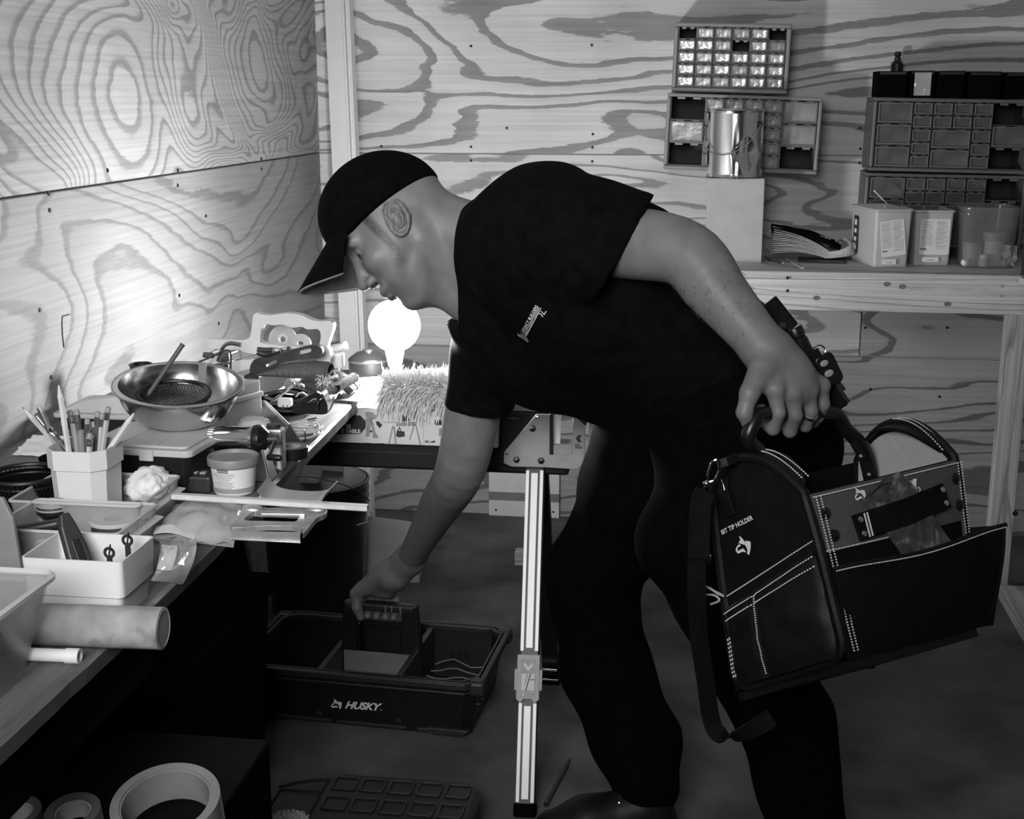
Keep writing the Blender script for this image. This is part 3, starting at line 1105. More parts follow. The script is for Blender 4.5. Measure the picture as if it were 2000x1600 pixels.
plate([(150, 1030), (770, 295), (1035, 300), (1035, 1090), (1475, 1090), (1475, 920), (1490, 340), (1730, 540), (1720, 1220), (1570, 1375), (960, 1335), (290, 1320), (140, 1255)], YP - .008, YP - .003, 'bracket_plate', 'bracket_grey', sw)
plate([(1035, 900), (1480, 900), (1480, 1095), (1035, 1095)], YP + .004, YP + .02, 'bracket_tongue', 'bracket_grey', sw)
plate([(1035, 290), (1100, 290), (1100, 1095), (1035, 1095)], YP - .003, YP + .012, 'bracket_spine', 'beam_black', sw)
plate([(1105, 245), (1262, 240), (1240, 915), (1095, 915)], YP + .026, YP + .032, 'clamp_plate', 'leg_white', sw)
plate([(140, 1075), (1000, 1090), (1470, 1105), (1720, 1115), (1720, 1220), (1570, 1375), (960, 1335), (290, 1320), (140, 1255)], YP - .011, YP - .0082, 'bracket_flange', 'bracket_grey', sw)
plate([(1500, 330), (1600, 240), (1790, 380), (1740, 530)], YP - .002, YP + .01, 'latch', 'dark_plastic', sw)
for x, y, r in ((700, 570, .0075), (390, 1180, .0075), (870, 1200, .0075)):
    p = bp(x, y, YP - .011)
    s0 = sub(sw)
    s0.lathe([(r, 0), (r, .005), (r * .8, .007)], 6, T((p.x, YP - .0082, p.z), frame((0, -1, 0))))
    n_ = s0.build('bolt', 'dark_metal', sw)
    MB(sw.matrix_world.inverted()).lathe([(.0042, 0), (.004, .004), (0, .006)], 10, T((p.x, YP - .0152, p.z), frame((0, -1, 0)))).build('bolt_end', 'chrome', n_, smooth=True)
for x, y in ((800, 350), (205, 1065)):
    p = bp(x, y, YP - .011)
    sub(sw).lathe([(.0038, 0), (.0036, .003), (.002, .005), (0, .0055)], 12, T((p.x, YP - .0082, p.z), frame((0, -1, 0)))).build('rivet', 'chrome', sw, smooth=True)
plate([(1545, 765), (1590, 702), (1670, 700), (1615, 765), (1665, 842), (1590, 838)], YP - .0086, YP - .0081, 'chevron_mark', 'print_dark', sw, 0)
p = bp(1530, 900, YP - .0086)
text('bracket_lettering', '2x4', sw.matrix_world.inverted() @ basis(p, (1, 0, 0), (0, 0, 1)), 'print_dark', sw, size=.0058, bold=.0002)
plate([(1530, 910), (1640, 912), (1640, 922), (1530, 920)], YP - .0086, YP - .0081, 'fine_print', 'print_dark', sw, 0)
plate([(1530, 932), (1675, 934), (1675, 946), (1530, 944)], YP - .0086, YP - .0081, 'fine_print', 'print_dark', sw, 0)
plate([(1530, 952), (1675, 954), (1675, 964), (1530, 962)], YP - .0086, YP - .0081, 'fine_print', 'print_dark', sw, 0)
plate([(235, 365), (390, 368), (390, 384), (235, 380)], 2.6882, 2.6888, 'beam_print', 'print_grey', sw, 0)
plate([(425, 362), (450, 372), (425, 388)], 2.6882, 2.6888, 'beam_print', 'print_grey', sw, 0)


def leg(top, foot, face, dressed):
    ax = (foot - top).normalized()
    L_ = (foot - top).length
    fx = Vector((1, 0, 0)) - ax * ax.x
    fx.normalize()
    fy = ax.cross(fx)
    if fy.y > 0:
        fy = -fy
        fx = -fx if fx.x < 0 else fx
    Mx = Matrix((fx, fy, ax)).transposed().to_4x4()
    M = sw.matrix_world.inverted() @ Matrix.Translation(top) @ Mx
    w_ = .0385
    lg = MB(M).box((0, -.012, L_ / 2), (w_, .022, L_)).build('leg', 'dark_plastic' if dressed else 'beam_black', sw, bevel=.002)
    if dressed:
        l2 = .58 * L_
        for a, b2 in ((.012, .543 * L_), (.688 * L_, L_ - .028)):
            for x, ww in ((-w_ * .385, .0075), (w_ * .385, .0075), (0, .0145)):
                MB(M).box((x, .0012 if x else .0022, (a + b2) / 2 + (0 if x else -.0)), (ww, .004, b2 - a - (0 if x else .012))).build('leg_strip', 'leg_white', lg, bevel=.001)
        a, b2 = .553 * L_, .695 * L_
        cl = MB(M)
        cl.prism([(-w_ * .6, a), (w_ * .6, a), (w_ * .62, b2 - .012), (w_ * .38, b2 - .004), (.008, b2 - .012), (-.008, b2 - .012), (-w_ * .38, b2 - .004), (-w_ * .62, b2 - .012)], 0, .010, Matrix(((1, 0, 0, 0), (0, 0, 1, -.001), (0, 1, 0, 0), (0, 0, 0, 1))))
        for s in (-1, 1):
            cl.box((s * w_ * .66, -.0, (a + b2) / 2), (.006, .012, (b2 - a) * .42))
        c_ = cl.build('collar', 'bracket_grey', sw, bevel=.0012)

        def cp(poly, z, nm, m_, par):
            MB(M).prism(poly, 0, .0006, Matrix(((1, 0, 0, 0), (0, 0, 1, z), (0, 1, 0, 0), (0, 0, 0, 1)))).build(nm, m_, par)
        hh = b2 - a
        cp([(-.0155, a + hh * .09), (.0155, a + hh * .09), (.0155, a + hh * .84), (-.0155, a + hh * .84)], .0092, 'sticker', 'grey_plastic', c_)
        cp([(-.0092, a + hh * .15), (0, a + hh * .25), (.0092, a + hh * .15), (.0092, a + hh * .23), (0, a + hh * .33), (-.0092, a + hh * .23)], .0099, 'chevron', 'paper', c_)
        cp([(-.0135, a + hh * .38), (.0135, a + hh * .38), (.0135, a + hh * .71), (-.0135, a + hh * .71)], .0099, 'pictogram', 'card_white', c_)
        cp([(.004, a + hh * .38), (.006, a + hh * .38), (-.003, a + hh * .72), (-.005, a + hh * .72)], .0106, 'pictogram_line', 'print_dark', c_)
        cp([(-.001, a + hh * .39), (0, a + hh * .39), (-.005, a + hh * .58), (-.006, a + hh * .58)], .0106, 'pictogram_line', 'print_dark', c_)
        cp([(.004, a + hh * .49), (.0135, a + hh * .485), (.0135, a + hh * .50), (.004, a + hh * .505)], .0106, 'pictogram_line', 'print_dark', c_)
        cp([(-.012, a + hh * .74), (.012, a + hh * .74), (.012, a + hh * .75), (-.012, a + hh * .75)], .0099, 'pictogram_line', 'card_white', c_)
        cp([(-.012, a + hh * .78), (-.006, a + hh * .78), (-.006, a + hh * .81), (-.012, a + hh * .81)], .0099, 'pictogram_line', 'card_white', c_)
    MB(M).box((0, -.01, L_ - .013), (w_ * 1.15, .034, .026)).build('rubber_foot', 'black_rubber', lg, bevel=.003)
    return lg


leg(W(1045, 908, 2.685), G(1024, 1600, .0) + Vector((0, .0, .004)), 0, True)
leg(W(1052, 908, 2.775), G(1076, 1338, .0) + Vector((0, 0, .004)), 0, False)
rf = G(1076, 1338, 0)
sub(sw).box((rf.x, rf.y - .028, .052), (.036, .004, .006)).build('foot_glint', 'chrome', sw, bevel=.001)  # chrome bars added to give the glints at the rear foot
sub(sw).box((rf.x + .002, rf.y - .036, .03), (.04, .004, .005)).build('foot_glint', 'chrome', sw, bevel=.001)
leg(Vector((-1.06, 2.695, zb1 - .05)), Vector((-1.06, 2.42, .004)), 0, False)
leg(Vector((-1.06, 2.775, zb1 - .05)), Vector((-1.06, 3.0, .004)), 0, False)
# offcut standing in the bracket hook
pa, pb = W(1147, 806, YP + .03), W(1168, 900, YP + .03)
ow = thing('timber_offcut', 'pale timber offcut lying in the sawhorse hook beside the worker', 'timber', ((pa.x + pb.x) / 2 + .01, YP + .2, pb.z - .01))
MB().box((0, 0, (pa.z - pb.z + .02) / 2), (.034, .36, pa.z - pb.z + .02)).build('offcut_body', 'lumber_post', ow, bevel=.002)
MB().box((0, -.181, (pa.z - pb.z + .02) / 2), (.032, .002, pa.z - pb.z + .016)).build('end_grain', 'ply_edge', ow)

# ================================================================= carton on the sawhorse
x0, x1 = -.93, W(972, 798, YP).x
ct = thing('flat_carton', 'long flat printed cardboard box lying on the sawhorse beam', 'box', ((x0 + x1) / 2, 2.86, CZ0))
cw, chh, cd = x1 - x0, CZ1 - CZ0, .40
YC = 2.672
sub(ct).box(((x0 + x1) / 2, YC + cd / 2, CZ0 + chh / 2), (cw, cd, chh)).build('carton_body', 'card_white', ct, bevel=.002)
sub(ct).box(((x0 + x1) / 2, YC + cd / 2, CZ1 + .0004), (cw * .998, cd * .99, .0008)).build('top_flap', 'card_brown', ct)


def cprint(pts, m_, nm='print_shape', off=0):
    A = [W(580 + x / 4.762, 760 + y / 4.762, YC) for x, y in pts]
    A = [(a.x, min(max(a.z, CZ0 + .001), CZ1 - .001)) for a in A]
    Mx = Matrix(((1, 0, 0, 0), (0, 0, 1, 0), (0, 1, 0, 0), (0, 0, 0, 1)))
    MB(ct.matrix_world.inverted() @ Mx).prism(A, YC - .0006 - off, YC - .0002 - off).build(nm, m_, ct)


cprint([(150, 245), (590, 245), (640, 300), (640, 360), (590, 418), (150, 418)], 'print_dark', 'print_panel')
for s_, x, y in (('SE', 455, 360), ('E TABLE', 415, 403)):
    p = W(580 + x / 4.762, 760 + y / 4.762, YC)
    text('box_lettering', s_, ct.matrix_world.inverted() @ basis((p.x, YC - .0009, p.z), (1, 0, 0), (0, 0, 1)), 'print_white', ct, size=.0115, bold=.0004)
cprint([(632, 225), (660, 210), (700, 215), (745, 250), (735, 275), (690, 285), (645, 260)], 'print_grey', 'print_figure')
cprint([(636, 268), (700, 280), (690, 330), (672, 440), (638, 445), (645, 340)], 'print_grey', 'print_figure')
cprint([(690, 285), (712, 320), (728, 400), (755, 440), (752, 455), (708, 455), (705, 400), (690, 340)], 'print_grey', 'print_figure')
cprint([(735, 300), (760, 300), (795, 335), (770, 365), (740, 330)], 'print_dark', 'print_figure')
cprint([(672, 385), (705, 385), (690, 410)], 'print_dark', 'print_figure')
for pts in ([(800, 306), (1115, 306), (1110, 315), (800, 312)], [(885, 345), (900, 345), (862, 520), (848, 520)], [(895, 345), (912, 345), (928, 530), (914, 530)], [(1085, 330), (1098, 330), (1055, 470), (1043, 470)], [(1100, 330), (1112, 330), (1158, 520), (1142, 520)]):
    cprint(pts, 'print_grey', 'print_trestle')
cprint([(920, 318), (1110, 310), (1105, 338), (925, 348)], 'print_grey', 'print_trestle')
cprint([(960, 290), (980, 240), (1050, 262), (1045, 298), (1000, 300)], 'print_dark', 'print_tool')
cprint([(930, 385), (1000, 395), (1005, 440), (945, 450), (920, 435)], 'print_dark', 'print_tool')
cprint([(932, 386), (955, 350), (972, 388), (962, 388), (954, 368), (942, 388)], 'print_dark', 'print_tool')
cprint([(1170, 285), (1173, 285), (1183, 525), (1180, 525)], 'print_grey', 'print_line')
for x, y, ww in ((440, 496, 70), (620, 500, 65), (740, 504, 70), (1190, 478, 40), (1190, 486, 34), (1190, 494, 55)):
    cprint([(x, y), (x + ww, y + 1), (x + ww, y + 6), (x, y + 5)], 'print_dark', 'print_line')
cprint([(1245, 488), (1285, 478), (1285, 498), (1245, 498)], 'print_dark', 'print_logo')
cprint([(1280, 290), (1360, 290), (1360, 335), (1280, 335)], 'print_dark', 'print_panel')
cprint([(1320, 365), (1362, 360), (1362, 445), (1320, 435)], 'grey_plastic', 'print_panel')
cprint([(1335, 392), (1342, 392), (1352, 403), (1342, 414), (1335, 414), (1344, 403)], 'print_dark', 'print_logo', .0006)

# ================================================================= work lamp: bare globe bulb on a stubby stand
pb = W(770, 636, 2.86)
lz = CZ1 + .0012
lm = thing('work_lamp', 'bare glowing globe bulb on a low stand behind the bending man', 'lamp', (pb.x, pb.y, lz))
rb = 50 * mpp(2.9)
hz = pb.z - lz
MB().ball((0, 0, hz), rb, 16).build('bulb', 'bulb_glow', lm, smooth=True)
MB().lathe([(.014, hz - rb - .035), (.016, hz - rb - .03), (.019, hz - rb - .012), (.022, hz - rb + .004)], 24).build('socket', 'porcelain', lm, smooth=True)
MB().lathe([(.045, 0), (.045, .006), (.04, .01), (.012, .014), (.01, hz - rb - .034), (.015, hz - rb - .033)], 28).build('stand', 'porcelain', lm, smooth=True)
sub(lm).tube(smooth_path([Vector((pb.x, pb.y + .04, lz + .006)), Vector((pb.x + .06, pb.y + .1, lz + .004)), Vector((pb.x + .2, pb.y + .12, lz + .004))]), .003, 6).build('power_cord', 'wire_light', lm, smooth=True)

# things lying on the carton
TZ = CZ1 + .0012
p = G(712, 737, TZ)
o = thing('domed_tin', 'dark glossy domed tin on the carton left of the bulb', 'tin', (p.x, p.y + .04, TZ))
r_ = 40 * mpp(2.9)
MB().lathe([(r_ * .93, 0), (r_, .004), (r_, .034), (r_ * .96, .040), (r_ * .6, .052), (r_ * .2, .055), (0, .055)], 36).build('tin_body', 'black_satin', o, smooth=True)
MB().lathe([(r_ * 1.01, .031), (r_ * 1.04, .034), (r_ * 1.01, .037)], 36, closed=True).build('tin_rim', 'dark_metal', o, smooth=True)
MB().lathe([(.013, .054), (.013, .06), (0, .061)], 20).build('top_button', 'dark_metal', o, smooth=True)
for i, (x0_, y0_, x1_, y1_, dz) in enumerate(((655, 737, 885, 719, .006), (668, 743, 890, 728, .005))):
    a, b_ = G(x0_, y0_, TZ + .004 + 0 * dz), G(x1_, y1_, TZ + .004)
    o = thing('metal_rod', 'thin metal rod on the carton, %s of the two' % ('rear' if i == 0 else 'front'), 'rod', (a + b_) / 2 - Vector((0, 0, .004)), group='rods on the carton')
    sub(o).cyl(a, b_, .0038, n=10).build('rod_body', 'aluminium', o, smooth=True)
    sub(o).cyl(a - (b_ - a) * .004, a, .0042, n=10).build('rod_end', 'dark_metal', o)
p = G(842, 750, TZ)
o = thing('flange_knob', 'grey plastic flange knob on the carton beside the fleece roller', 'knob', (p.x + .004, p.y + .03, TZ))
MB().lathe([(.027, 0), (.027, .003), (.02, .006), (.013, .008), (.0125, .026), (.01, .028), (0, .028)], 24).build('flange', 'grey_plastic', o, smooth=True)
MB().lathe([(.006, .027), (.006, .031), (0, .031)], 12).build('pin', 'chrome', o)
# fleece roller cover
pa, pb_ = G(735, 792, TZ + .03), G(886, 800, TZ + .03)
ya = 2.705
ra = .040
A_, B_ = Vector((W(752, 780, ya).x, ya, TZ + ra - .008)), Vector((W(905, 780, ya).x, ya, TZ + ra - .008))
o = thing('fleece_roller', 'shaggy white fleece roller cover lying on the front of the carton', 'roller', ((A_ + B_) / 2 - Vector((0, 0, ra))))
sub(o).cyl(A_, B_, ra * .72, n=20).build('roller_core', 'card_grey', o, smooth=True)
rnd = random.Random(5)
tf = sub(o)
for i in range(3600):
    u = rnd.random()
    a_ = rnd.uniform(0, 2 * math.pi)
    c = A_.lerp(B_, u)
    nrm = Vector((rnd.uniform(-.25, .25), math.cos(a_), math.sin(a_))).normalized()
    base = c + nrm * ra * .68
    ln = ra * rnd.uniform(.35, .85)
    side = Vector((rnd.uniform(-1, 1), rnd.uniform(-1, 1), rnd.uniform(-1, 1))) * ln * .4
    tip = base + nrm * ln + side + Vector((0, -.004 if nrm.y < 0 else 0, -.006 - .010 * max(0, -nrm.y)))
    if tip.z < TZ + .0005 and tip.y > YC + .001:
        tip.z = TZ + .0006
    t_ = nrm.orthogonal().normalized() * .0017
    t2_ = nrm.cross(t_).normalized() * .0017
    mid = base.lerp(tip, .55) + side * .35
    if mid.z < TZ + .0005 and mid.y > YC + .001:
        mid.z = TZ + .001
    tf.add([base + t_, base - t_ * .5 + t2_, base - t_ * .5 - t2_, mid + t_ * .9, mid - t_ * .45 + t2_ * .9, mid - t_ * .45 - t2_ * .9, tip], [(0, 1, 4, 3), (1, 2, 5, 4), (2, 0, 3, 5), (3, 4, 6), (4, 5, 6), (5, 3, 6)])
f_ = tf.build('fleece', 'fleece', o, smooth=True)
f_['kind'] = 'stuff'
# ================================================================= workbench along the left wall
BZ = .78
BX = -.668
wbn = thing('workbench', 'long worn plank workbench along the left plywood wall', 'workbench', (-.97, 1.9, 0))


def bench_edge(u, v):
    return None


y0, y1 = 1.12, 2.664
n = 40
vs, fs = [], []
for i in range(n + 1):
    y = y0 + (y1 - y0) * i / n
    w = .003 * noise.noise(Vector((0, y * 9, 0))) + .002 * noise.noise(Vector((3, y * 31, 0)))
    t = .025
    BXy = BX - .034 * max(0, (y - 1.6) / 1.06)
    for x, z in ((XL + .014, BZ - t), (XL + .014, BZ), (BXy - .005 + w, BZ), (BXy + w * 1.3, BZ - .005 + w * .4), (BXy - .002 + w, BZ - t)):
        vs.append((x, y, z))
for i in range(n):
    for k in range(5):
        fs.append((i * 5 + k, i * 5 + (k + 1) % 5, i * 5 + 5 + (k + 1) % 5, i * 5 + 5 + k))
fs += [(4, 3, 2, 1, 0), tuple(n * 5 + k for k in range(5))]
MB(wbn.matrix_world.inverted()).add(vs, fs).build('bench_top', 'bench_wood', wbn)
sub(wbn).box((BX - .05, 1.36, BZ - .03 - .0455), (.038, .4, .089)).build('apron', 'black_rubber', wbn, bevel=.002)
for y in (1.135, 2.6):
    for x in ((BX - .09, XL + .06) if y < 2 else (-1.0, XL + .06)):
        sub(wbn).box((x, y, (BZ - .03) / 2), (.038, .089, BZ - .031)).build('leg', 'black_rubber', wbn, bevel=.002)
for i, (ya, yb) in enumerate(((1.82, 2.38),)):
    o = thing('shade_tote', 'black lidded tote added to darken the space under the workbench', 'tote', (-1.0, (ya + yb) / 2, 0))  # unseen filler, added to keep the space under the bench black
    bb = MB()
    ring_walls(bb, rrect(.34, yb - ya - .06, .03), rrect(.38, yb - ya, .03), 0, .46, .006)
    bb.build('tote_body', 'black_rubber', o, smooth=True)
    MB().prism(rrect(.40, yb - ya + .02, .03), .46, .49).build('tote_lid', 'black_rubber', o, bevel=.005)


def on(px, py, z=BZ):
    return G(px, py, z)


def loops_plate(outer, inner, mapf, t, nrm):
    """plate with an opening; outer/inner lists of 2-d points, mapf -> world, t thickness along nrm"""
    bm = bmesh.new()

    def loop(pts):
        vv = [bm.verts.new(mapf(*p)) for p in pts]
        return [bm.edges.new((vv[i], vv[(i + 1) % len(vv)])) for i in range(len(vv))]
    ee = loop(outer)
    for inn in inner:
        ee += loop(inn)
    r = bmesh.ops.triangle_fill(bm, use_beauty=True, use_dissolve=False, edges=ee)
    fsx = [f for f in r['geom'] if isinstance(f, bmesh.types.BMFace)]
    ex = bmesh.ops.extrude_face_region(bm, geom=fsx)
    bmesh.ops.translate(bm, vec=Vector(nrm) * t, verts=[v for v in ex['geom'] if isinstance(v, bmesh.types.BMVert)])
    bmesh.ops.recalc_face_normals(bm, faces=bm.faces)
    V_ = [tuple(v.co) for v in bm.verts]
    bm.verts.index_update()
    F_ = [tuple(v.index for v in f.verts) for f in bm.faces]
    bm.free()
    return V_, F_


def sm2(pts, n=4):
    return [(p.x, p.y) for p in smooth_path([Vector((x, y, 0)) for x, y in pts], n, closed=True)]


# ---------------------------------------------------------------- clear trays
def tray(label, rb, rf_, wid, h):
    z = BZ + h
    a, b_ = G(*rb, z), G(*rf_, z)
    yb, yf, xr = a.y, b_.y, (a.x + b_.x) / 2
    dp = yb - yf
    o = thing('clear_tray', label, 'tray', (xr - wid / 2, (yb + yf) / 2, BZ + .0005))
    bb = MB()
    ring_walls(bb, rrect(wid * .94, dp * .9, .006), rrect(wid, dp, .008), 0, h, .0016)
    bb.build('tray_body', 'clear_plastic', o, smooth=True)
    rim_ = []
    MB().tube([Vector((x, y, h)) for x, y in rrect(wid, dp, .008)], .0024, 6, closed=True).build('rim', 'frost_plastic', o, smooth=True)
    MB().box((wid / 2 - .002, 0, h - .004), (.012, dp * .98, .0016), T((0, 0, 0), (0, 8, 0))).build('rim_ledge', 'frost_plastic', o)
    return o, yf, yb, xr


tr1, t1f, t1b, t1x = tray('clear plastic tray holding the pencil cup and a rag', (350, 931), (272, 991), .2, .045)
tr2, t2f, t2b, t2x = tray('clear plastic tray behind the white square container', (304, 986), (232, 1046), .185, .045)

# ---------------------------------------------------------------- pencil cup
cupc = Vector((W(170, 960, (t1f + t1b) / 2).x, (t1f + t1b) / 2 + .004, BZ + .0025))
cw = .094
hcup = W(170, 882, cupc.y - .04).z - cupc.z
cup = thing('pencil_cup', 'white eight-sided plastic cup crammed with pencils', 'cup', cupc)


def octo(w, c):
    h_ = w / 2
    return [(-h_ + c, -h_), (h_ - c, -h_), (h_, -h_ + c), (h_, h_ - c), (h_ - c, h_), (-h_ + c, h_), (-h_, h_ - c), (-h_, -h_ + c)]


o1, o2, o3 = octo(cw * .86, .016), octo(cw * .93, .017), octo(cw, .018)
bb = MB()
ring_walls(bb, o1, o3, 0, hcup, .0022, steps=[(o1, 0), (o2, hcup * .72), (octo(cw * .995, .018), hcup * .73), (o3, hcup)])
bb.build('cup_body', 'white_plastic', cup)
pl = [
    ((175, 940), 'sharp', 'pencil_yellow', 'long sharpened pencil leaning far left out of the cup'),
    ((283, 992), 'pen', 'pencil_dark', 'dark pen with shiny clip at the left of the cup'),
    ((300, 925), 'clear', 'clear_thin', 'clear plastic pen body at the left of the cup'),
    ((455, 750), 'sharp', 'pencil_wood', 'tallest sharpened pencil, standing above all the others'),
    ((545, 965), 'eraser', 'pencil_yellow', 'light pencil with large eraser band in the middle of the cup'),
    ((597, 960), 'eraser', 'pencil_dark', 'dark pencil right of the light one in the cup'),
    ((630, 1125), 'hollow', 'midgrey_plastic', 'hollow grey tube at the front of the cup'),
    ((682, 1030), 'eraser', 'pencil_dark', 'dark short pencil behind the hollow tube'),
    ((728, 1055), 'eraser', 'pencil_yellow', 'short pencil with pale eraser in the cup centre'),
    ((762, 975), 'eraser', 'pencil_dark', 'dark pencil with flat eraser, right half of the cup'),
    ((800, 992), 'eraser', 'pencil_yellow', 'pencil with chewed shiny ferrule, right half of the cup'),
    ((847, 940), 'eraser', 'pencil_yellow', 'tall pencil with banded eraser at the right of the cup'),
    ((1060, 972), 'sharp', 'pencil_wood', 'sharpened carpenter pencil leaning far right out of the cup'),
    ((702, 1145), 'eraser', 'wire_light', 'stubby pencil with metal end at the front of the cup'),
    ((490, 1040), 'eraser', 'pencil_dark', 'dark marker leaning behind the light pencil'),
]
rnd = random.Random(2)
for i, ((zx, zy), kd, m_, lab) in enumerate(pl):
    px, py = zx / 4, 560 + zy / 4
    k = (px - 172) / 80
    yy = cupc.y + rnd.uniform(-.018, .022) - (.02 if kd == 'hollow' or zy > 1100 else 0)
    top = W(px, py, yy)
    basep = cupc + Vector((max(-.024, min(.024, k * .02)), (yy - cupc.y) * .6, .006 + .002 * (i % 3)))
    # keep inside the mouth of the cup
    tt = (cupc.z + hcup - basep.z) / (top.z - basep.z)
    if tt < 1:
        mx_ = basep.lerp(top, tt)
        lim = cw * .40
        for ax_ in (0, 1):
            dv = mx_[ax_] - cupc[ax_]
            if abs(dv) > lim:
                basep[ax_] += (math.copysign(lim, dv) - dv) / (1 - tt)
        for ax_ in (0, 1):
            basep[ax_] = cupc[ax_] + max(-.034, min(.034, basep[ax_] - cupc[ax_]))
    d_ = top - basep
    L_ = d_.length
    o = thing('pencil' if kd in ('sharp', 'eraser') else ('pen' if kd != 'hollow' else 'tube'), lab, 'pencil' if kd in ('sharp', 'eraser') else 'pen', basep, group='pencils in the white cup')
    o.matrix_world = T(basep, frame(d_))
    r = .0042
    if kd == 'sharp':
        r = .0047
        MB().lathe([(r, 0), (r, L_ - .022)], 6).build('shaft', m_, o)
        MB().lathe([(r * .98, L_ - .022), (.0011, L_ - .004)], 12).build('wood_cone', 'pencil_wood', o, smooth=True)
        MB().lathe([(.0011, L_ - .004), (.0002, L_)], 8).build('lead_tip', 'lead', o)
    elif kd == 'eraser':
        MB().lathe([(r, 0), (r, L_ - .02)], 6).build('shaft', m_, o)
        MB().lathe([(r * 1.05, L_ - .02), (r * 1.15, L_ - .018), (r * 1.02, L_ - .016), (r * 1.12, L_ - .013), (r * 1.02, L_ - .011), (r * 1.05, L_ - .008)], 14).build('ferrule', 'steel', o, smooth=True)
        MB().lathe([(r * .98, L_ - .008), (r * .98, L_ - .002), (r * .7, L_), (0, L_)], 14).build('eraser', 'eraser', o, smooth=True)
    elif kd == 'hollow':
        MB().lathe([(.0055, 0), (.0055, L_), (.0042, L_), (.0042, L_ - .03), (0, L_ - .03)], 14).build('tube_body', m_, o, smooth=True)
    else:
        MB().lathe([(.0045, 0), (.0048, L_ * .6), (.0048, L_ - .004), (.003, L_), (0, L_)], 14).build('barrel', m_, o, smooth=True)
        MB().box((0, -.0062, L_ - .022), (.003, .0012, .036)).build('clip', 'chrome', o, bevel=.0004)
        MB().lathe([(.0051, L_ - .044), (.0053, L_ - .042), (.0051, L_ - .038)], 14).build('band', 'chrome', o, smooth=True)


def blob(o, name, m_, c, s, amp, fr, n=18, seed=0):
    V_, F_ = [], []
    b_ = MB().ball((0, 0, 0), 1.0, n)
    out = []
    for v in b_.v:
        v = Vector(v)
        k = 1 + amp * noise.noise(v * fr + Vector((seed, 0, 0))) + amp * .5 * noise.noise(v * fr * 2.3 + Vector((0, seed, 0)))
        p = Vector((v.x * s[0] * k, v.y * s[1] * k, max(-s[2], v.z * s[2] * k)))
        out.append(Vector(c) + p)
    return MB().add(out, b_.f).build(name, m_, o, smooth=True, angle=80)


p = G(272, 968, BZ + .01)
o = thing('white_rag', 'crumpled white rag lying in the pencil tray', 'rag', (t1x - .052, p.y - .004, BZ + .003))
blob(o, 'rag_body', 'rag_white', (0, 0, .026), (.034, .04, .026), .28, 1.8, seed=4)
blob(o, 'rag_fold', 'rag_white', (.014, -.018, .03), (.02, .022, .02), .3, 2.0, seed=9)
p = G(212, 1026, BZ + .02)
o = thing('tape_spool', 'translucent tape spool in the front clear tray', 'tape', (p.x, p.y + .02, BZ + .004))
MB().lathe([(.034, 0), (.036, .002), (.036, .018), (.034, .02), (.014, .02), (.013, .018), (.013, .002), (.014, 0)], 36, closed=True).build('tape_ring', 'frost_plastic', o, smooth=True)
MB().lathe([(.0362, .005), (.0365, .01), (.0362, .015)], 40, a0=math.radians(230), a1=math.radians(310)).build('ring_print', 'print_dark', o)
o = thing('plastic_clip', 'small white plastic clip in the front clear tray', 'clip', G(150, 1032, BZ + .004))
o.location.y = (t2f + t2b) / 2 - .01
o.location.z = BZ + .003
MB().box((0, 0, .006), (.05, .016, .012)).build('clip_base', 'white_plastic', o, bevel=.004)
MB().box((.014, 0, .024), (.009, .012, .03), T((0, 0, 0), (0, 12, 0))).build('clip_arm', 'white_plastic', o, bevel=.003)

# ---------------------------------------------------------------- square container in front
hz_ = .078
zf = BZ + hz_
fr_, rb_ = G(237, 1100, zf), G(305, 1048, zf)
lf = G(45, 1086, zf)
wq = (fr_.x - lf.x)
dq = rb_.y - fr_.y
sq = thing('square_container', 'white square plastic container with tools at the bench front', 'container', ((fr_.x + lf.x) / 2, (fr_.y + rb_.y) / 2, BZ + .0005))
bb = MB()
q1, q2, q3 = rrect(wq * .86, dq * .86, .008), rrect(wq * .92, dq * .92, .009), rrect(wq, dq, .006)
ring_walls(bb, q1, q3, 0, hz_, .0022, steps=[(q1, 0), (q2, hz_ * .38), (rrect(wq * .975, dq * .975, .008), hz_ * .40), (q3, hz_)])
bb.build('container_body', 'white_plastic', sq, smooth=True, angle=25)
o = thing('utility_knife', 'dark utility knife standing in the white square container', 'knife', sq.location + Vector((-.02, .0, .0026)))
a, b_ = Vector((.03, -.018, .0126)), Vector((-.022, .022, .108))
d_ = (b_ - a).normalized()
M = Matrix.Translation(a) @ frame(d_, (.7, .7, 0)).to_4x4()
L_ = (b_ - a).length
MB(M).prism([(-.014, 0), (.014, 0), (.014, L_ * .6), (.010, L_ * .85), (.006, L_), (-.006, L_), (-.011, L_ * .85), (-.014, L_ * .5)], -.008, .008, Matrix(((1, 0, 0, 0), (0, 0, 1, 0), (0, 1, 0, 0), (0, 0, 0, 1)))).build('knife_body', 'dark_plastic', o, bevel=.003)
MB(M).box((0, -.0092, L_ * .55), (.010, .003, .03)).build('slider', 'black_plastic', o, bevel=.001)
MB(M).box((0, .0092, L_ * .55), (.010, .003, .03)).build('grip_pad', 'black_plastic', o, bevel=.001)
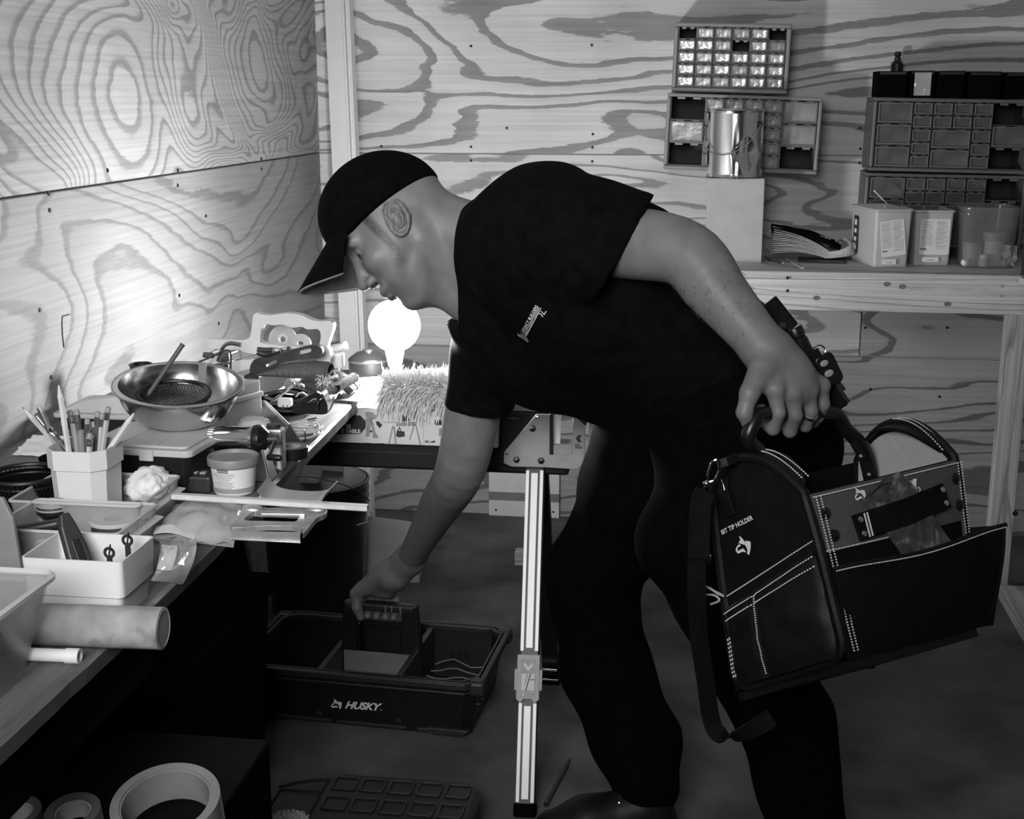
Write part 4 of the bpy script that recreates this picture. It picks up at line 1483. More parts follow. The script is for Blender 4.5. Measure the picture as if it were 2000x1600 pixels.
for i, (px, py) in enumerate(((240, 1082), (262, 1068))):
    p = W(px, py, sq.location.y + .0)
    o = thing('eye_bolt', 'small dark eye bolt in the white container, %s' % ('shorter left one' if i == 0 else 'taller right one'), 'bolt', (p.x - .012, sq.location.y - .012 + i * .02, BZ + .0035), group='eye bolts in the container')
    z_ = p.z - o.location.z
    MB().cyl((0, 0, 0), (0, 0, z_), .0035, n=10).build('shank', 'dark_metal', o, smooth=True)
    MB().tube([(.0058 * math.cos(t * math.pi / 8), 0, z_ + .005 + .0058 * math.sin(t * math.pi / 8)) for t in range(16)], .002, 6, closed=True).build('eye', 'dark_metal', o, smooth=True)
    MB().cyl((.001, -.003, z_ + .002), (.004, -.004, z_ + .017), .0012, n=6).build('pin', 'dark_metal', o)

# ---------------------------------------------------------------- kraft tube, pipe, bin at the near end
rk = .0245
yk = G(200, 1222, BZ + rk).y
a, b_ = Vector((W(60, 1226, yk - .004).x, yk - .008, BZ + rk + .0006)), Vector((W(318, 1216, yk).x, yk, BZ + rk + .0006))
o = thing('cardboard_tube', 'worn cardboard tube lying across the bench and jutting over its edge', 'tube', (a + b_) / 2 - Vector((0, 0, rk)))
d_ = b_ - a
M = o.matrix_world.inverted() @ T(a, frame(d_))
L_ = d_.length
b1 = MB(M)
b1.grid(lambda u, v: ((rk + .0009 * noise.noise(Vector((math.cos(u * 6.28) * 2, math.sin(u * 6.28) * 2, v * 6)))) * math.cos(2 * math.pi * u), (rk + .0006 * noise.noise(Vector((5 + math.cos(u * 6.28) * 2, math.sin(u * 6.28) * 2, v * 6)))) * math.sin(2 * math.pi * u), v * L_), 40, 30)
b1.build('tube_wall', 'kraft_tube', o, smooth=True)
MB(M).lathe([(rk, L_), (rk - .0035, L_ + .001), (rk - .004, L_ - .002), (rk - .004, .002), (rk - .0035, 0), (rk, 0)], 40).build('tube_rim', 'kraft_tube', o, smooth=True)
yk2 = G(100, 1279, BZ + .008).y
a, b_ = Vector((W(20, 1276, yk2).x, yk2 - .004, BZ + .0082)), Vector((W(156, 1279, yk2).x, yk2, BZ + .0082))
o = thing('plastic_pipe', 'short pale plastic pipe under the cardboard tube', 'pipe', (a + b_) / 2 - Vector((0, 0, .008)))
sub(o).lathe([(.0076, 0), (.0076, (b_ - a).length), (.0056, (b_ - a).length), (.0056, .0)], 20, T(a, frame(b_ - a)), closed=True).build('pipe_wall', 'white_plastic', o, smooth=True)
sub(o).lathe([(.0088, 0), (.0088, .016), (.0076, .016), (.0076, 0)], 20, T(b_ - (b_ - a).normalized() * .016, frame(b_ - a)), closed=True).build('pipe_collar', 'white_plastic', o, smooth=True)
# translucent bin at the left edge
pr_ = G(60, 1335, BZ)
ybn = pr_.y + .03
xr_ = W(108, 1125, ybn + .04).x
hb_ = W(100, 1122, ybn + .04).z - BZ
nb = thing('translucent_bin', 'translucent bin at the left picture edge with a printed roll inside', 'bin', (xr_ - .09, ybn - .045, BZ + .0005))
bb = MB()
ring_walls(bb, rrect(.13, .12, .015), rrect(.18, .17, .018), 0, hb_, .002)
bb.build('bin_body', 'bin_clear', nb, smooth=True)
MB().tube([Vector((x, y, hb_)) for x, y in rrect(.184, .174, .018)], .0045, 6, closed=True).build('rim', 'frost_plastic', nb, smooth=True)
o = thing('dark_rag', 'dark rag stuffed in the bottom of the left bin', 'rag', nb.location + Vector((.026, .0, .004)))
blob(o, 'rag_body', 'black_rubber', (-.012, 0, hb_ * .31), (.046, .058, hb_ * .31), .12, 2.0, seed=11)
blob(o, 'rag_fold', 'black_rubber', (.0, -.02, hb_ * .5), (.03, .03, .02), .3, 2.0, seed=12)
o = thing('printed_roll', 'roll of printed white packing material in the left bin', 'roll', nb.location + Vector((-.026, .012, .004)))
MB().lathe([(.0385, 0), (.040, .004), (.040, hb_ + .012), (.036, hb_ + .018), (.018, hb_ + .016), (.016, hb_)], 30, T((0, 0, 0), (0, 3, 0))).build('roll_body', 'rag_white', o, smooth=True)
rnd = random.Random(4)
pm = MB()
for i in range(14):
    a_ = math.radians(rnd.uniform(255, 345))
    z_ = rnd.uniform(.08, hb_ + .008)
    pm.box((0, 0, 0), (.0006, .016, .004), T((.0403 * math.cos(a_) + .052 * math.sin(math.radians(3)) * z_ / .1 * .98, .0403 * math.sin(a_), z_), Matrix.Rotation(a_, 3, 'Z')))
pm.build('roll_print', 'print_dark', o)
o = thing('torn_card', 'torn grey card with a hole hung over the near rim of the left bin', 'card', nb.location + Vector((-.01, -.094, hb_ - .05)))
MB().prism([(-.07, -.008), (.035, .004), (.045, .012), (.043, .052), (-.07, .048)], -.001, .001, T((0, 0, 0), (90, 0, 0))).build('card_sheet', 'card_grey', o)
MB().strap([(.0, .001, .05), (.0, .008, .058), (.0, .016, .05), (.0, .017, .03)], .088, .0015, (1, 0, 0)).build('card_fold', 'card_grey', o)
MB().cyl((-.018, -.0016, .026), (-.018, .0016, .026), .0045, n=10).build('card_hole', 'nail_dark', o)
o = thing('upright_panel', 'tall grey plastic panel standing at the left picture edge', 'panel', (W(6, 1080, 1.56).x, 1.56, BZ))
zt = W(15, 972, 1.56).z - BZ
MB().prism([(-.06, 0), (.026, 0), (.020, zt * .75), (.008, zt), (-.06, zt + .004)], -.004, .004, T((0, 0, 0), (90, 0, 0))).build('panel_sheet', 'midgrey_plastic', o, bevel=.002)
MB().box((-.01, 0, .003), (.09, .03, .006)).build('panel_foot', 'grey_plastic', o, bevel=.001)

# ---------------------------------------------------------------- black mesh basket and bits at the left
p = G(18, 1012, BZ)
rbk = .058
o = thing('mesh_basket', 'black wire mesh basket with thick hoop rims at the left edge', 'basket', (p.x, p.y + .06, BZ))
zt = W(30, 925, o.location.y).z - BZ
for k, (r_, z_) in enumerate(((rbk, zt), (rbk * .93, zt - .012), (rbk * .8, .004))):
    MB().tube([(r_ * math.cos(t * math.pi / 20), r_ * math.sin(t * math.pi / 20), z_) for t in range(40)], .0035 if k == 0 else .0022, 7, closed=True).build('hoop', 'black_plastic', o, smooth=True)
ms = MB()
for k in range(48):
    for sgn in (1, -1):
        ms.tube([((rbk * (.8 + .2 * t)) * math.cos(2 * math.pi * k / 48 + sgn * t * .6), (rbk * (.8 + .2 * t)) * math.sin(2 * math.pi * k / 48 + sgn * t * .6), .004 + (zt - .004) * t) for t in (0, .25, .5, .75, 1)], .0009, 4)
w_ = ms.build('wire_mesh', 'mesh_wire', o)
w_['kind'] = 'stuff'
MB().lathe([(rbk * .8, .001), (rbk * .8, .004), (0, .004)], 30).build('basket_floor', 'black_plastic', o)
MB().lathe([(rbk * .77, .006), (rbk * .955, zt - .006), (rbk * .93, zt - .006), (rbk * .75, .008), (0, .008)], 36).build('cloth_liner', 'black_rubber', o, smooth=True)
o = thing('coiled_hose', 'black rubber hose loop lying behind the mesh basket', 'hose', G(90, 938, BZ))
o.location.y += .09
MB().tube([((.045 + .004 * math.cos(t)) * math.cos(2 * math.pi * t / 40 * 2), (.04) * math.sin(2 * math.pi * t / 40 * 2), .006 + .010 * t / 40) for t in range(41)], .006, 8).build('hose', 'black_rubber', o, smooth=True)
MB().cyl((.045, 0, .018), (.052, .022, .02), .0075, n=12).build('hose_end', 'dark_metal', o, smooth=True)
p = G(96, 1048, BZ)
o = thing('squat_bottle', 'squat dark bottle with a pale printed shoulder beside the basket', 'bottle', (p.x - .006, p.y + .03, BZ))
zt = W(96, 978, o.location.y).z - BZ
MB().lathe([(.012, 0), (.013, zt * .35), (.024, zt * .62), (.024, zt * .74)], 24).build('bottle_body', 'black_plastic', o, smooth=True)
MB().lathe([(.0243, zt * .74), (.022, zt * .9), (.017, zt), (0, zt)], 24).build('shoulder', 'card_kraft', o, smooth=True)
MB().lathe([(.0236, zt * .80), (.0228, zt * .86)], 24).build('shoulder_band', 'print_dark', o)
p = G(62, 1082, BZ)
o = thing('spring_clamp', 'black spring clamp lying left of the white container', 'clamp', (p.x - .006, p.y + .028, BZ))
MB().box((0, 0, .014), (.07, .02, .018), T((0, 0, 0), (0, -24, 18))).build('jaw', 'black_plastic', o, bevel=.005)
MB().box((.004, .0, .028), (.07, .02, .014), T((0, 0, 0), (0, -8, 18))).build('jaw', 'black_plastic', o, bevel=.005)
MB().cyl((-.01, -.014, .024), (-.01, .016, .024), .006, n=14).build('spring', 'dark_metal', o, smooth=True)
o = thing('torn_paper', 'torn white paper lying against the left wall behind the basket', 'paper', G(70, 896, BZ))
o.location.y += .05
MB().grid(lambda u, v: ((u - .5) * .10 + .006 * noise.noise(Vector((v * 14, 0, 0))), (v - .5) * .08, .003 + .016 * v + .004 * noise.noise(Vector((u * 5, v * 5, 2)))), 12, 12, .0006).build('paper_sheet', 'paper', o, smooth=True)

# ---------------------------------------------------------------- dark case with frosted lid, bowl on top
zl = BZ + .078
pR, pL = G(386, 893, zl - .012), G(222, 852, zl - .012)
ux = Vector((1, -.06, 0)).normalized()
uy = Vector((-ux.y, ux.x, 0))
wl, dl = .19, .165
pR.x -= .012
cc = pR - ux * wl / 2 + uy * dl / 2
cs = thing('lidded_case', 'black plastic case with frosted clear lid under the steel bowl', 'case', (cc.x, cc.y, BZ + .0005))
cs.matrix_world = Matrix.Translation((cc.x, cc.y, BZ + .0005)) @ Matrix((ux, uy, Vector((0, 0, 1)))).transposed().to_4x4()
bb = MB()
ring_walls(bb, rrect(wl * .86, dl * .86, .012), rrect(wl * .94, dl * .94, .014), 0, .062, .003)
bb.build('case_body', 'black_plastic', cs, smooth=True)
bl = MB()
bl.prism(rrect(wl, dl, .014), .062, .073).prism(rrect(wl * .9, dl * .9, .012), .0732, .078)
lid = bl.build('case_lid', 'frost_plastic', cs, bevel=.002)
for x in (-.05, .02):
    MB().box((x, -dl / 2 - .001, .064), (.024, .004, .018)).build('latch', 'frost_plastic', cs, bevel=.001)
for k in (-1, 1):
    MB().box((k * .03, 0, .0786), (.0025, dl * .86, .001)).build('lid_rib', 'frost_plastic', lid)
# frosted box at the wall
o = thing('frosted_box', 'low frosted plastic box against the wall behind the pencils', 'box', G(196, 846, BZ))
o.location += Vector((-.02, .09, .0005))
zt = W(215, 778, o.location.y + .06).z - BZ
bb = MB()
ring_walls(bb, rrect(.13, .14, .012), rrect(.15, .16, .014), 0, zt - .008, .003)
bb.build('box_body', 'dark_plastic', o, smooth=True)
MB().prism(rrect(.16, .17, .014), zt - .008, zt).build('box_lid', 'frost_plastic', o, bevel=.002)
MB().prism(rrect(.13, .14, .012), zt + .0002, zt + .003).build('lid_panel', 'frost_plastic', o, bevel=.001)
# bowl
zbw = BZ + .0795
pbw = G(338, 833, zbw)
Rb = 122 * mpp(2.22)
hbw = .064
bwl = thing('steel_bowl', 'wide stainless steel bowl tilted on the frosted lid', 'bowl', (pbw.x, pbw.y + .03, zbw + .003), (8, 5, 0))
rb0 = Rb * .42
prof = [(0, 0), (rb0 * .8, 0), (rb0, .002)]
for k in range(1, 11):
    t = k / 10
    prof.append((rb0 + (Rb * .93 - rb0) * math.sin(t * math.pi / 2) ** .9, .002 + hbw * (1 - math.cos(t * math.pi / 2)) ** .85))
prof += [(Rb * .985, hbw + .001), (Rb, hbw + .0015), (Rb * .998, hbw + .0035), (Rb * .94, hbw + .003)]
for k in range(10, -1, -1):
    t = k / 10
    prof.append((rb0 * .98 + (Rb * .92 - rb0) * math.sin(t * math.pi / 2) ** .9, .0035 + hbw * (1 - math.cos(t * math.pi / 2)) ** .85))
prof.append((0, .0035))
MB().lathe(prof, 72).build('bowl_shell', 'steel', bwl, smooth=True, angle=70)
MB().tube([(Rb * math.cos(t * math.pi / 40), Rb * math.sin(t * math.pi / 40), hbw + .002) for t in range(80)], .0022, 6, closed=True).build('rolled_rim', 'steel', bwl, smooth=True)
bpy.context.view_layer.update()
# strainer in the bowl
sc_ = W(340, 769, bwl.location.y - .004)
Rs = 67 * mpp(2.2)
st = thing('mesh_strainer', 'black wire mesh strainer resting in the steel bowl', 'strainer', sc_, (9, 4, 0))
MB().tube([(Rs * math.cos(t * math.pi / 24), Rs * math.sin(t * math.pi / 24), 0) for t in range(48)], .0038, 8, closed=True).build('hoop', 'black_plastic', st, smooth=True)
ms = MB()
ds = .03
for k in range(-14, 15):
    for sw_ in (0, 1):
        c_ = k / 14.5
        pts = []
        for t in range(-8, 9):
            s_ = t / 8 * math.sqrt(max(0, 1 - c_ * c_))
            x, y = (c_, s_)
            rr = math.hypot(x, y)
            xr2, yr2 = (x * .707 - y * .707, x * .707 + y * .707) if sw_ else (x * .707 + y * .707, -x * .707 + y * .707)
            pts.append((xr2 * Rs, yr2 * Rs, -ds * math.sqrt(max(0, 1 - rr * rr * .98))))
        ms.tube(pts, .0008, 3)
w_ = ms.build('wire_mesh', 'mesh_wire', st)
w_['kind'] = 'stuff'
bpy.context.view_layer.update()
h0, h1 = st.matrix_world @ Vector((.03, Rs * .9, .0)), W(396, 711, bwl.location.y + .075)
MB(st.matrix_world.inverted()).strap([h0, h0.lerp(h1, .5), h1], .015, .005, (1, -.2, 0)).build('handle', 'midgrey_plastic', st, bevel=.001)
a, b_ = W(304, 750, bwl.location.y + .02), W(357, 673, bwl.location.y + .04)
a = a + (a - b_) * .32
o = thing('wood_dowel', 'thin brown rod leaning up out of the steel bowl', 'rod', a)
sub(o).cyl(a, b_, .0042, n=12).build('rod_body', 'pencil_dark', o, smooth=True)
sub(o).cyl(a.lerp(b_, .98), b_ + (b_ - a) * .005, .0046, n=12).build('rod_end', 'lead', o, smooth=True)
p = W(275, 712, 2.52)
o = thing('dark_tin', 'small open dark tin standing behind the steel bowl', 'tin', (p.x, 2.52, BZ))
r_ = 22 * mpp(2.52)
MB().lathe([(r_, 0), (r_, p.z - BZ), (r_ - .002, p.z - BZ), (r_ - .002, .004), (0, .004)], 28).build('tin_wall', 'black_plastic', o, smooth=True)
MB().tube([(r_ * math.cos(t * math.pi / 14), r_ * math.sin(t * math.pi / 14), p.z - BZ) for t in range(28)], .0022, 6, closed=True).build('tin_rim', 'dark_plastic', o, smooth=True)
# two-step card box
p = G(462, 842, BZ)
o = thing('card_box', 'pale grey lidded card box right of the steel bowl', 'box', (p.x - .045, p.y + .05, BZ), (0, 0, -24))
zt = W(455, 745, o.location.y).z - BZ
MB().box((0, 0, zt * .31), (.115, .10, zt * .62)).build('box_body', 'card_white', o, bevel=.002)
MB().box((0, 0, zt * .68), (.121, .106, zt * .12)).build('box_collar', 'card_white', o, bevel=.002)
MB().box((0, 0, zt * .87), (.113, .098, zt * .26)).build('box_lid', 'card_grey', o, bevel=.003)
# ================================================================= tool pile at the back of the bench
def z8(x, y, Y):           # position read in the 6.667x close-up of the pile
    return W(390 + x / 6.667, 600 + y / 6.667, Y)


def place(name, label, cat, world_pt, group=None):
    return thing(name, label, cat, world_pt, None, group)


# hand saw with white D handle
YS = 2.46
o = place('hand_saw', 'hand saw with big white looped handle on top of the tool pile', 'saw', z8(1100, 740, YS))
outer = sm2([(560, 432), (625, 415), (660, 360), (685, 180), (700, 100), (745, 76), (800, 95), (900, 106), (1000, 96), (1100, 82), (1220, 86), (1330, 112), (1420, 152), (1500, 180), (1600, 186), (1690, 180), (1736, 230), (1728, 300), (1690, 420), (1662, 520), (1690, 570), (1700, 735), (1600, 738), (1450, 640), (1300, 560), (1000, 590), (720, 612), (540, 570), (528, 500)], 3)
inner = sm2([(800, 300), (830, 240), (880, 224), (960, 238), (1080, 232), (1200, 268), (1330, 258), (1400, 292), (1530, 288), (1574, 350), (1558, 480), (1500, 512), (1200, 512), (830, 474), (788, 430)], 3)
V_, F_ = loops_plate(outer, [inner], lambda x, y: z8(x, y, YS - .011), .022, (0, 1, 0))
MB(o.matrix_world.inverted()).add(V_, F_).build('handle', 'white_plastic', o, bevel=.004)
V_, F_ = loops_plate([(95, 410), (560, 432), (560, 560), (90, 540)], [], lambda x, y: z8(x, y, YS - .004), .008, (0, 1, 0))
MB(o.matrix_world.inverted()).add(V_, F_).build('blade', 'painted_white', o, bevel=.001)
# discs behind the handle
for i, (x, y, r, Y, m_, lab) in enumerate(((1085, 420, 185, 2.50, 'midgrey_plastic', 'large grey grinding disc seen through the saw handle'), (1320, 480, 138, 2.485, 'dark_metal', 'small dark abrasive disc leaning behind the saw handle'))):
    p = z8(x, y, Y)
    r_ = r / 6.667 * mpp(Y)
    o = place('grinding_disc', lab, 'disc', p - Vector((0, 0, r_)), 'grinding discs in the pile')
    MB().lathe([(.006, 0), (r_ * .98, 0), (r_, .0015), (r_, .003), (r_ * .98, .0045), (.006, .0045)], 44, T((0, 0, r_), frame((.1, -1, .18))), closed=True).build('disc_body', m_, o, smooth=True, angle=40)
    MB().lathe([(.006, .0046), (r_ * .4, .0046), (r_ * .4, .0052), (.006, .0052)], 30, T((0, 0, r_), frame((.1, -1, .18))), closed=True).build('disc_hub', 'grey_plastic', o)
# scraper tool with oval slots
YT = 2.40
o = place('slotted_scraper', 'long dark scraper with oval slots and white blade across the pile', 'scraper', z8(900, 800, YT))
out_ = sm2([(660, 870), (700, 690), (1000, 610), (1300, 530), (1480, 492), (1560, 505), (1600, 580), (1570, 635), (1480, 668), (1280, 690), (1080, 722), (960, 790), (850, 822)], 3)


def slot(cx, cy, w, h, ang):
    ca, sa = math.cos(math.radians(ang)), math.sin(math.radians(ang))
    return [(cx + x * ca - y * sa, cy + x * sa + y * ca) for x, y in rrect(w, h, h * .48)]


V_, F_ = loops_plate(out_, [slot(1375, 575, 165, 58, -14), slot(935, 735, 150, 44, -26)], lambda x, y: z8(x, y, YT), .012, (0, 1, 0))
MB(o.matrix_world.inverted()).add(V_, F_).build('grip', 'dark_metal', o, bevel=.0025)
V_, F_ = loops_plate(slot(1375, 575, 160, 54, -14), [], lambda x, y: z8(x, y, YT + .006), .003, (0, 1, 0))
MB(o.matrix_world.inverted()).add(V_, F_).build('slot_insert', 'card_grey', o)
V_, F_ = loops_plate([(410, 705), (720, 675), (660, 800), (440, 860), (410, 855)], [], lambda x, y: z8(x, y, YT + .003), .004, (0, 1, 0))
MB(o.matrix_world.inverted()).add(V_, F_).build('blade', 'painted_white', o)
V_, F_ = loops_plate([(460, 862), (660, 805), (665, 850), (590, 890)], [], lambda x, y: z8(x, y, YT + .001), .003, (0, 1, 0))
MB(o.matrix_world.inverted()).add(V_, F_).build('blade_edge', 'aluminium', o)
YU = 2.43
o = place('steel_rule', 'dark thin steel rule with a hole, lying above the scraper', 'rule', z8(800, 610, YU))
V_, F_ = loops_plate([(300, 735), (700, 625), (1172, 508), (1178, 560), (700, 665), (310, 765)], [slot(1100, 545, 70, 30, -14)], lambda x, y: z8(x, y, YU), .003, (0, 1, 0))
MB(o.matrix_world.inverted()).add(V_, F_).build('rule_blade', 'dark_metal', o)
MB(o.matrix_world.inverted()).tube([z8(300, 748, YU - .001), z8(700, 645, YU - .001), z8(1060, 560, YU - .001)], .0006, 4).build('rule_scale', 'card_grey', o)
YV = 2.36
o = place('wire_hook', 'bent shiny tube and wire frame at the left of the tool pile', 'hook', z8(300, 850, YV))
sub(o).tube(smooth_path([z8(x, y, YV) for x, y in ((235, 700), (262, 620), (300, 530), (350, 482), (420, 470), (540, 492))]), .0042, 10).build('bent_tube', 'steel', o, smooth=True)
sub(o).tube(smooth_path([z8(x, y, YV - .01) for x, y in ((-120, 760), (0, 710), (180, 635), (300, 580), (360, 562), (402, 600), (405, 700), (400, 850))], 5), .0018, 6).build('wire_frame', 'dark_metal', o, smooth=True)
for i, (x0, y0, x1, y1) in enumerate(((40, 600, 190, 650), (230, 600, 390, 700), (120, 740, 380, 800))):
    a, b_ = z8(x0, y0, 2.48), z8(x1, y1, 2.48)
    o = place('dark_hand_tool', 'dark steel tool end in the left of the pile, %s' % ('beside the wall', 'beneath the bent tube', 'lowest by the card box')[i], 'tool', Vector(((a.x + b_.x) / 2, 2.48, b_.z)), 'dark tools in the pile')
    w_, h_ = b_.x - a.x, a.z - b_.z
    MB().box((0, 0, h_ / 2), (w_, .03, h_), T((0, 0, 0), (0, 6 - 9 * i, 20))).build('tool_head', 'dark_plastic', o, bevel=.003)
    MB().cyl((-w_ * .3, 0, h_ * .5), (w_ * .2, .06, h_ * .55), h_ * .28, n=12).build('tool_shank', 'dark_metal', o, smooth=True)
# whisk brush
YW = 2.44
o = place('whisk_brush', 'dark bristled whisk brush under the saw handle', 'brush', z8(1200, 960, YW))


def brush(u, v):
    # u along, v around the half cylinder
    x = 760 + u * 950
    top = 720 + 60 * (1 - u) ** 2 * 1.5 - 30 * math.sin(u * 3.1)
    bot = 880 + 80 * u
    c = z8(x, (top + bot) / 2, YW)
    hh = (bot - top) / 2 / 6.667 * mpp(YW)
    a = v * 2 * math.pi
    k = 1 + .05 * noise.noise(Vector((u * 3, v * 40, 0)))
    e = 1 if .03 < u < .97 else .8
    return c + Vector((0, math.cos(a) * .03 * e, math.sin(a) * hh * k * e))


sub(o).grid(brush, 24, 60).build('bristles', 'bristle', o, smooth=True)
sub(o).box(z8(700, 850, YW), (.03, .03, .022)).build('ferrule', 'dark_metal', o, bevel=.003)
sub(o).cyl(z8(700, 850, YW), z8(560, 820, YW + .05), .009, .007, 12).build('handle', 'pencil_dark', o, smooth=True)
rr = random.Random(9)
tf = sub(o)
for i in range(160):
    c = z8(1600 + rr.uniform(-60, 120), 950 + rr.uniform(-60, 60), YW - .02 + rr.uniform(-.012, .012))
    d_ = Vector((rr.uniform(-1, 1), rr.uniform(-1, .3), rr.uniform(-1, 1))) * .008
    tf.tube([c, c + d_ * .6 + Vector((0, 0, .001)), c + d_], .0005, 3)
w_ = tf.build('loose_fibres', 'fleece', o)
w_['kind'] = 'stuff'
# white clamps and ring by the corner
o = place('white_clamp', 'white plastic pipe clamp at the right end of the pile', 'clamp', z8(1780, 860, 2.5))
sub(o).lathe([(.014, 0), (.014, .012), (.009, .012), (.009, 0)], 24, T(z8(1740, 800, 2.5), frame((.3, -1, .2))), closed=True).build('clamp_ring', 'white_plastic', o, smooth=True)
sub(o).box(z8(1790, 690, 2.5), (.028, .02, .03), T((0, 0, 0))).build('clamp_body', 'white_plastic', o, bevel=.004)
o = place('caulk_nozzle', 'stubby white nozzle standing against the corner board', 'nozzle', z8(1800, 600, 2.56))
MB(o.matrix_world.inverted()).cyl(z8(1750, 540, 2.56), z8(1890, 500, 2.56), .009, .0075, 16).build('nozzle_body', 'white_plastic', o, smooth=True)
MB(o.matrix_world.inverted()).cyl(z8(1885, 502, 2.56), z8(1915, 494, 2.56), .0085, n=16).build('nozzle_cap', 'porcelain', o, smooth=True)
o = place('tape_ring', 'cardboard tape ring leaning at the right of the brush', 'tape', z8(1730, 1000, 2.47))
rg = z8(1735, 920, 2.47)
sub(o).lathe([(.0155, 0), (.0155, .016), (.0118, .016), (.0118, 0)], 30, T(rg, frame((.55, -.8, .2))), closed=True).build('ring_wall', 'card_grey', o, smooth=True)
sub(o).lathe([(.0117, .001), (.0117, .015), (.0112, .015), (.0112, .001)], 30, T(rg, frame((.55, -.8, .2))), closed=True).build('ring_core', 'card_kraft', o, smooth=True)


def z7(x, y, Y):            # read in the 10x close-up
    return W(480 + x / 10, 740 + y / 10, Y)


# ridged pruning handle with toothed blade
o = place('pruning_saw', 'pruning saw with ridged white grip and toothed blade at the bench end', 'saw', G(690, 790, BZ))
a, b_ = W(658, 757, 2.5), W(692, 737, 2.56)
nr = 8
d_ = (b_ - a)
prof = []
for k in range(nr * 2 + 1):
    t = k / (nr * 2)
    prof.append((.0088 if k % 2 else .0105, t * d_.length))
prof.append((.006, d_.length + .003))
MB(o.matrix_world.inverted()).lathe(prof, 16, T(a, frame(d_))).build('grip', 'white_plastic', o, smooth=True)
MB(o.matrix_world.inverted()).cyl(a - d_ * .16, a + d_ * .02, .0095, n=6).build('collar', 'dark_plastic', o)
MB(o.matrix_world.inverted()).cyl(a - d_ * .9 - Vector((.012, 0, 0)), a - d_ * .1, .0082, n=12).build('fore_grip', 'midgrey_plastic', o, smooth=True)
bl = [(655, 782)] + [(x, 768 - (x - 660) * .06 + (4 if k % 2 else 0)) for k, x in enumerate(range(662, 740, 5))] + [(738, 776), (700, 786)]
V_, F_ = loops_plate([(x, y) for x, y in bl], [], lambda x, y: G(x, y, BZ + .004), .0016, (0, 0, 1))
MB(o.matrix_world.inverted()).add(V_, F_).build('toothed_blade', 'steel_brushed', o)
# staple gun
YG = 2.33
o = place('staple_gun', 'black staple gun with a shiny lever lying near the bench end', 'staple gun', G(605, 818, BZ))
out_ = sm2([(900, 560), (980, 470), (1150, 380), (1300, 290), (1420, 265), (1500, 300), (1540, 380), (1580, 470), (1590, 560), (1560, 690), (1250, 690), (960, 680), (900, 640)], 3)
V_, F_ = loops_plate(out_, [slot(1300, 430, 190, 70, -14)], lambda x, y: z7(x, y, YG - .014), .03, (0, 1, 0))
MB(o.matrix_world.inverted()).add(V_, F_).build('gun_body', 'black_satin', o, bevel=.004)
V_, F_ = loops_plate([(1090, 488), (1365, 460), (1370, 480), (1100, 508)], [], lambda x, y: z7(x, y, YG - .0155), .002, (0, 1, 0))
MB(o.matrix_world.inverted()).add(V_, F_).build('trim_strip', 'chrome', o)
sub(o).tube(smooth_path([z7(x, y, YG - .018) for x, y in ((1400, 250), (1480, 300), (1500, 370), (1440, 430), (1410, 520), (1412, 610))]), .0022, 8).build('lever', 'chrome', o, smooth=True)
V_, F_ = loops_plate(sm2([(1570, 560), (1640, 480), (1680, 370), (1670, 500), (1610, 640), (1570, 680)], 3), [], lambda x, y: z7(x, y, YG - .01), .02, (0, 1, 0))
MB(o.matrix_world.inverted()).add(V_, F_).build('nose_guard', 'painted_white', o, bevel=.001)
# white plug
o = place('white_plug', 'small white plug connector among the cables', 'plug', G(556, 805, BZ + .02))
sub(o).box(z7(770, 460, 2.4), (.026, .02, .016), None).build('plug_body', 'white_plastic', o, bevel=.003)
for k in (-1, 1):
    sub(o).box(z7(790 + k * 40, 520, 2.388), (.002, .014, .004)).build('plug_pin', 'chrome', o)
# cable bundles
rr = random.Random(12)
o = place('wire_bundle', 'bundle of loose light wires tied with string in the pile', 'wires', G(545, 812, BZ))
for k in range(9):
    j = lambda s=18: rr.uniform(-s, s)
    pts = [(500 + j(), 440 + j()), (640 + j(), 350 + j()), (760 + j(), 260 + j()), (880 + j(), 160 + j()), (960 + j(), 130 + j(10)), (1080 + j(), 110 + j()), (1130 + j(), 150 + j(30))]
    sub(o).tube(smooth_path([z7(x, y, 2.42 + rr.uniform(-.01, .012)) for x, y in pts], 4), .0013, 6).build('wire', 'wire_light' if k % 3 else 'wire_dark', o, smooth=True)
sub(o).tube([z7(955 + 16 * math.cos(t), 120 + 38 * math.sin(t), 2.42 + .012 * math.cos(t)) for t in [k * math.pi / 6 for k in range(12)]], .001, 5, closed=True).build('tie', 'wire_dark', o, smooth=True)
o = place('cable_coil', 'tidy coil of pale cable with a dark tie on the bench', 'cable', G(580, 850, BZ))
pc_ = G(578, 846, BZ + .012)
for k in range(9):
    R1 = .030 + .004 * (k % 4) + rr.uniform(-.001, .001)
    z0 = .003 + .0034 * (k // 2) + .0005 * k
    cx_, cy_ = rr.uniform(-.002, .002), rr.uniform(-.002, .002)
    sub(o).tube([(pc_.x + cx_ + R1 * math.cos(t * math.pi / 18), pc_.y + .02 + cy_ + R1 * math.sin(t * math.pi / 18), BZ + z0 + .0014 * math.sin(t * .7 + k)) for t in range(36)], .0017, 6, closed=True).build('cable_turn', 'wire_light', o, smooth=True)
sub(o).tube([(pc_.x + .01 * 0 + (.036 + .012 * math.cos(t)) * .5, pc_.y + .02 - (.036 + .012 * math.cos(t)) * .86, BZ + .011 + .011 * math.sin(t)) for t in [k * math.pi / 6 for k in range(12)]], .0012, 5, closed=True).build('tie', 'wire_dark', o, smooth=True)
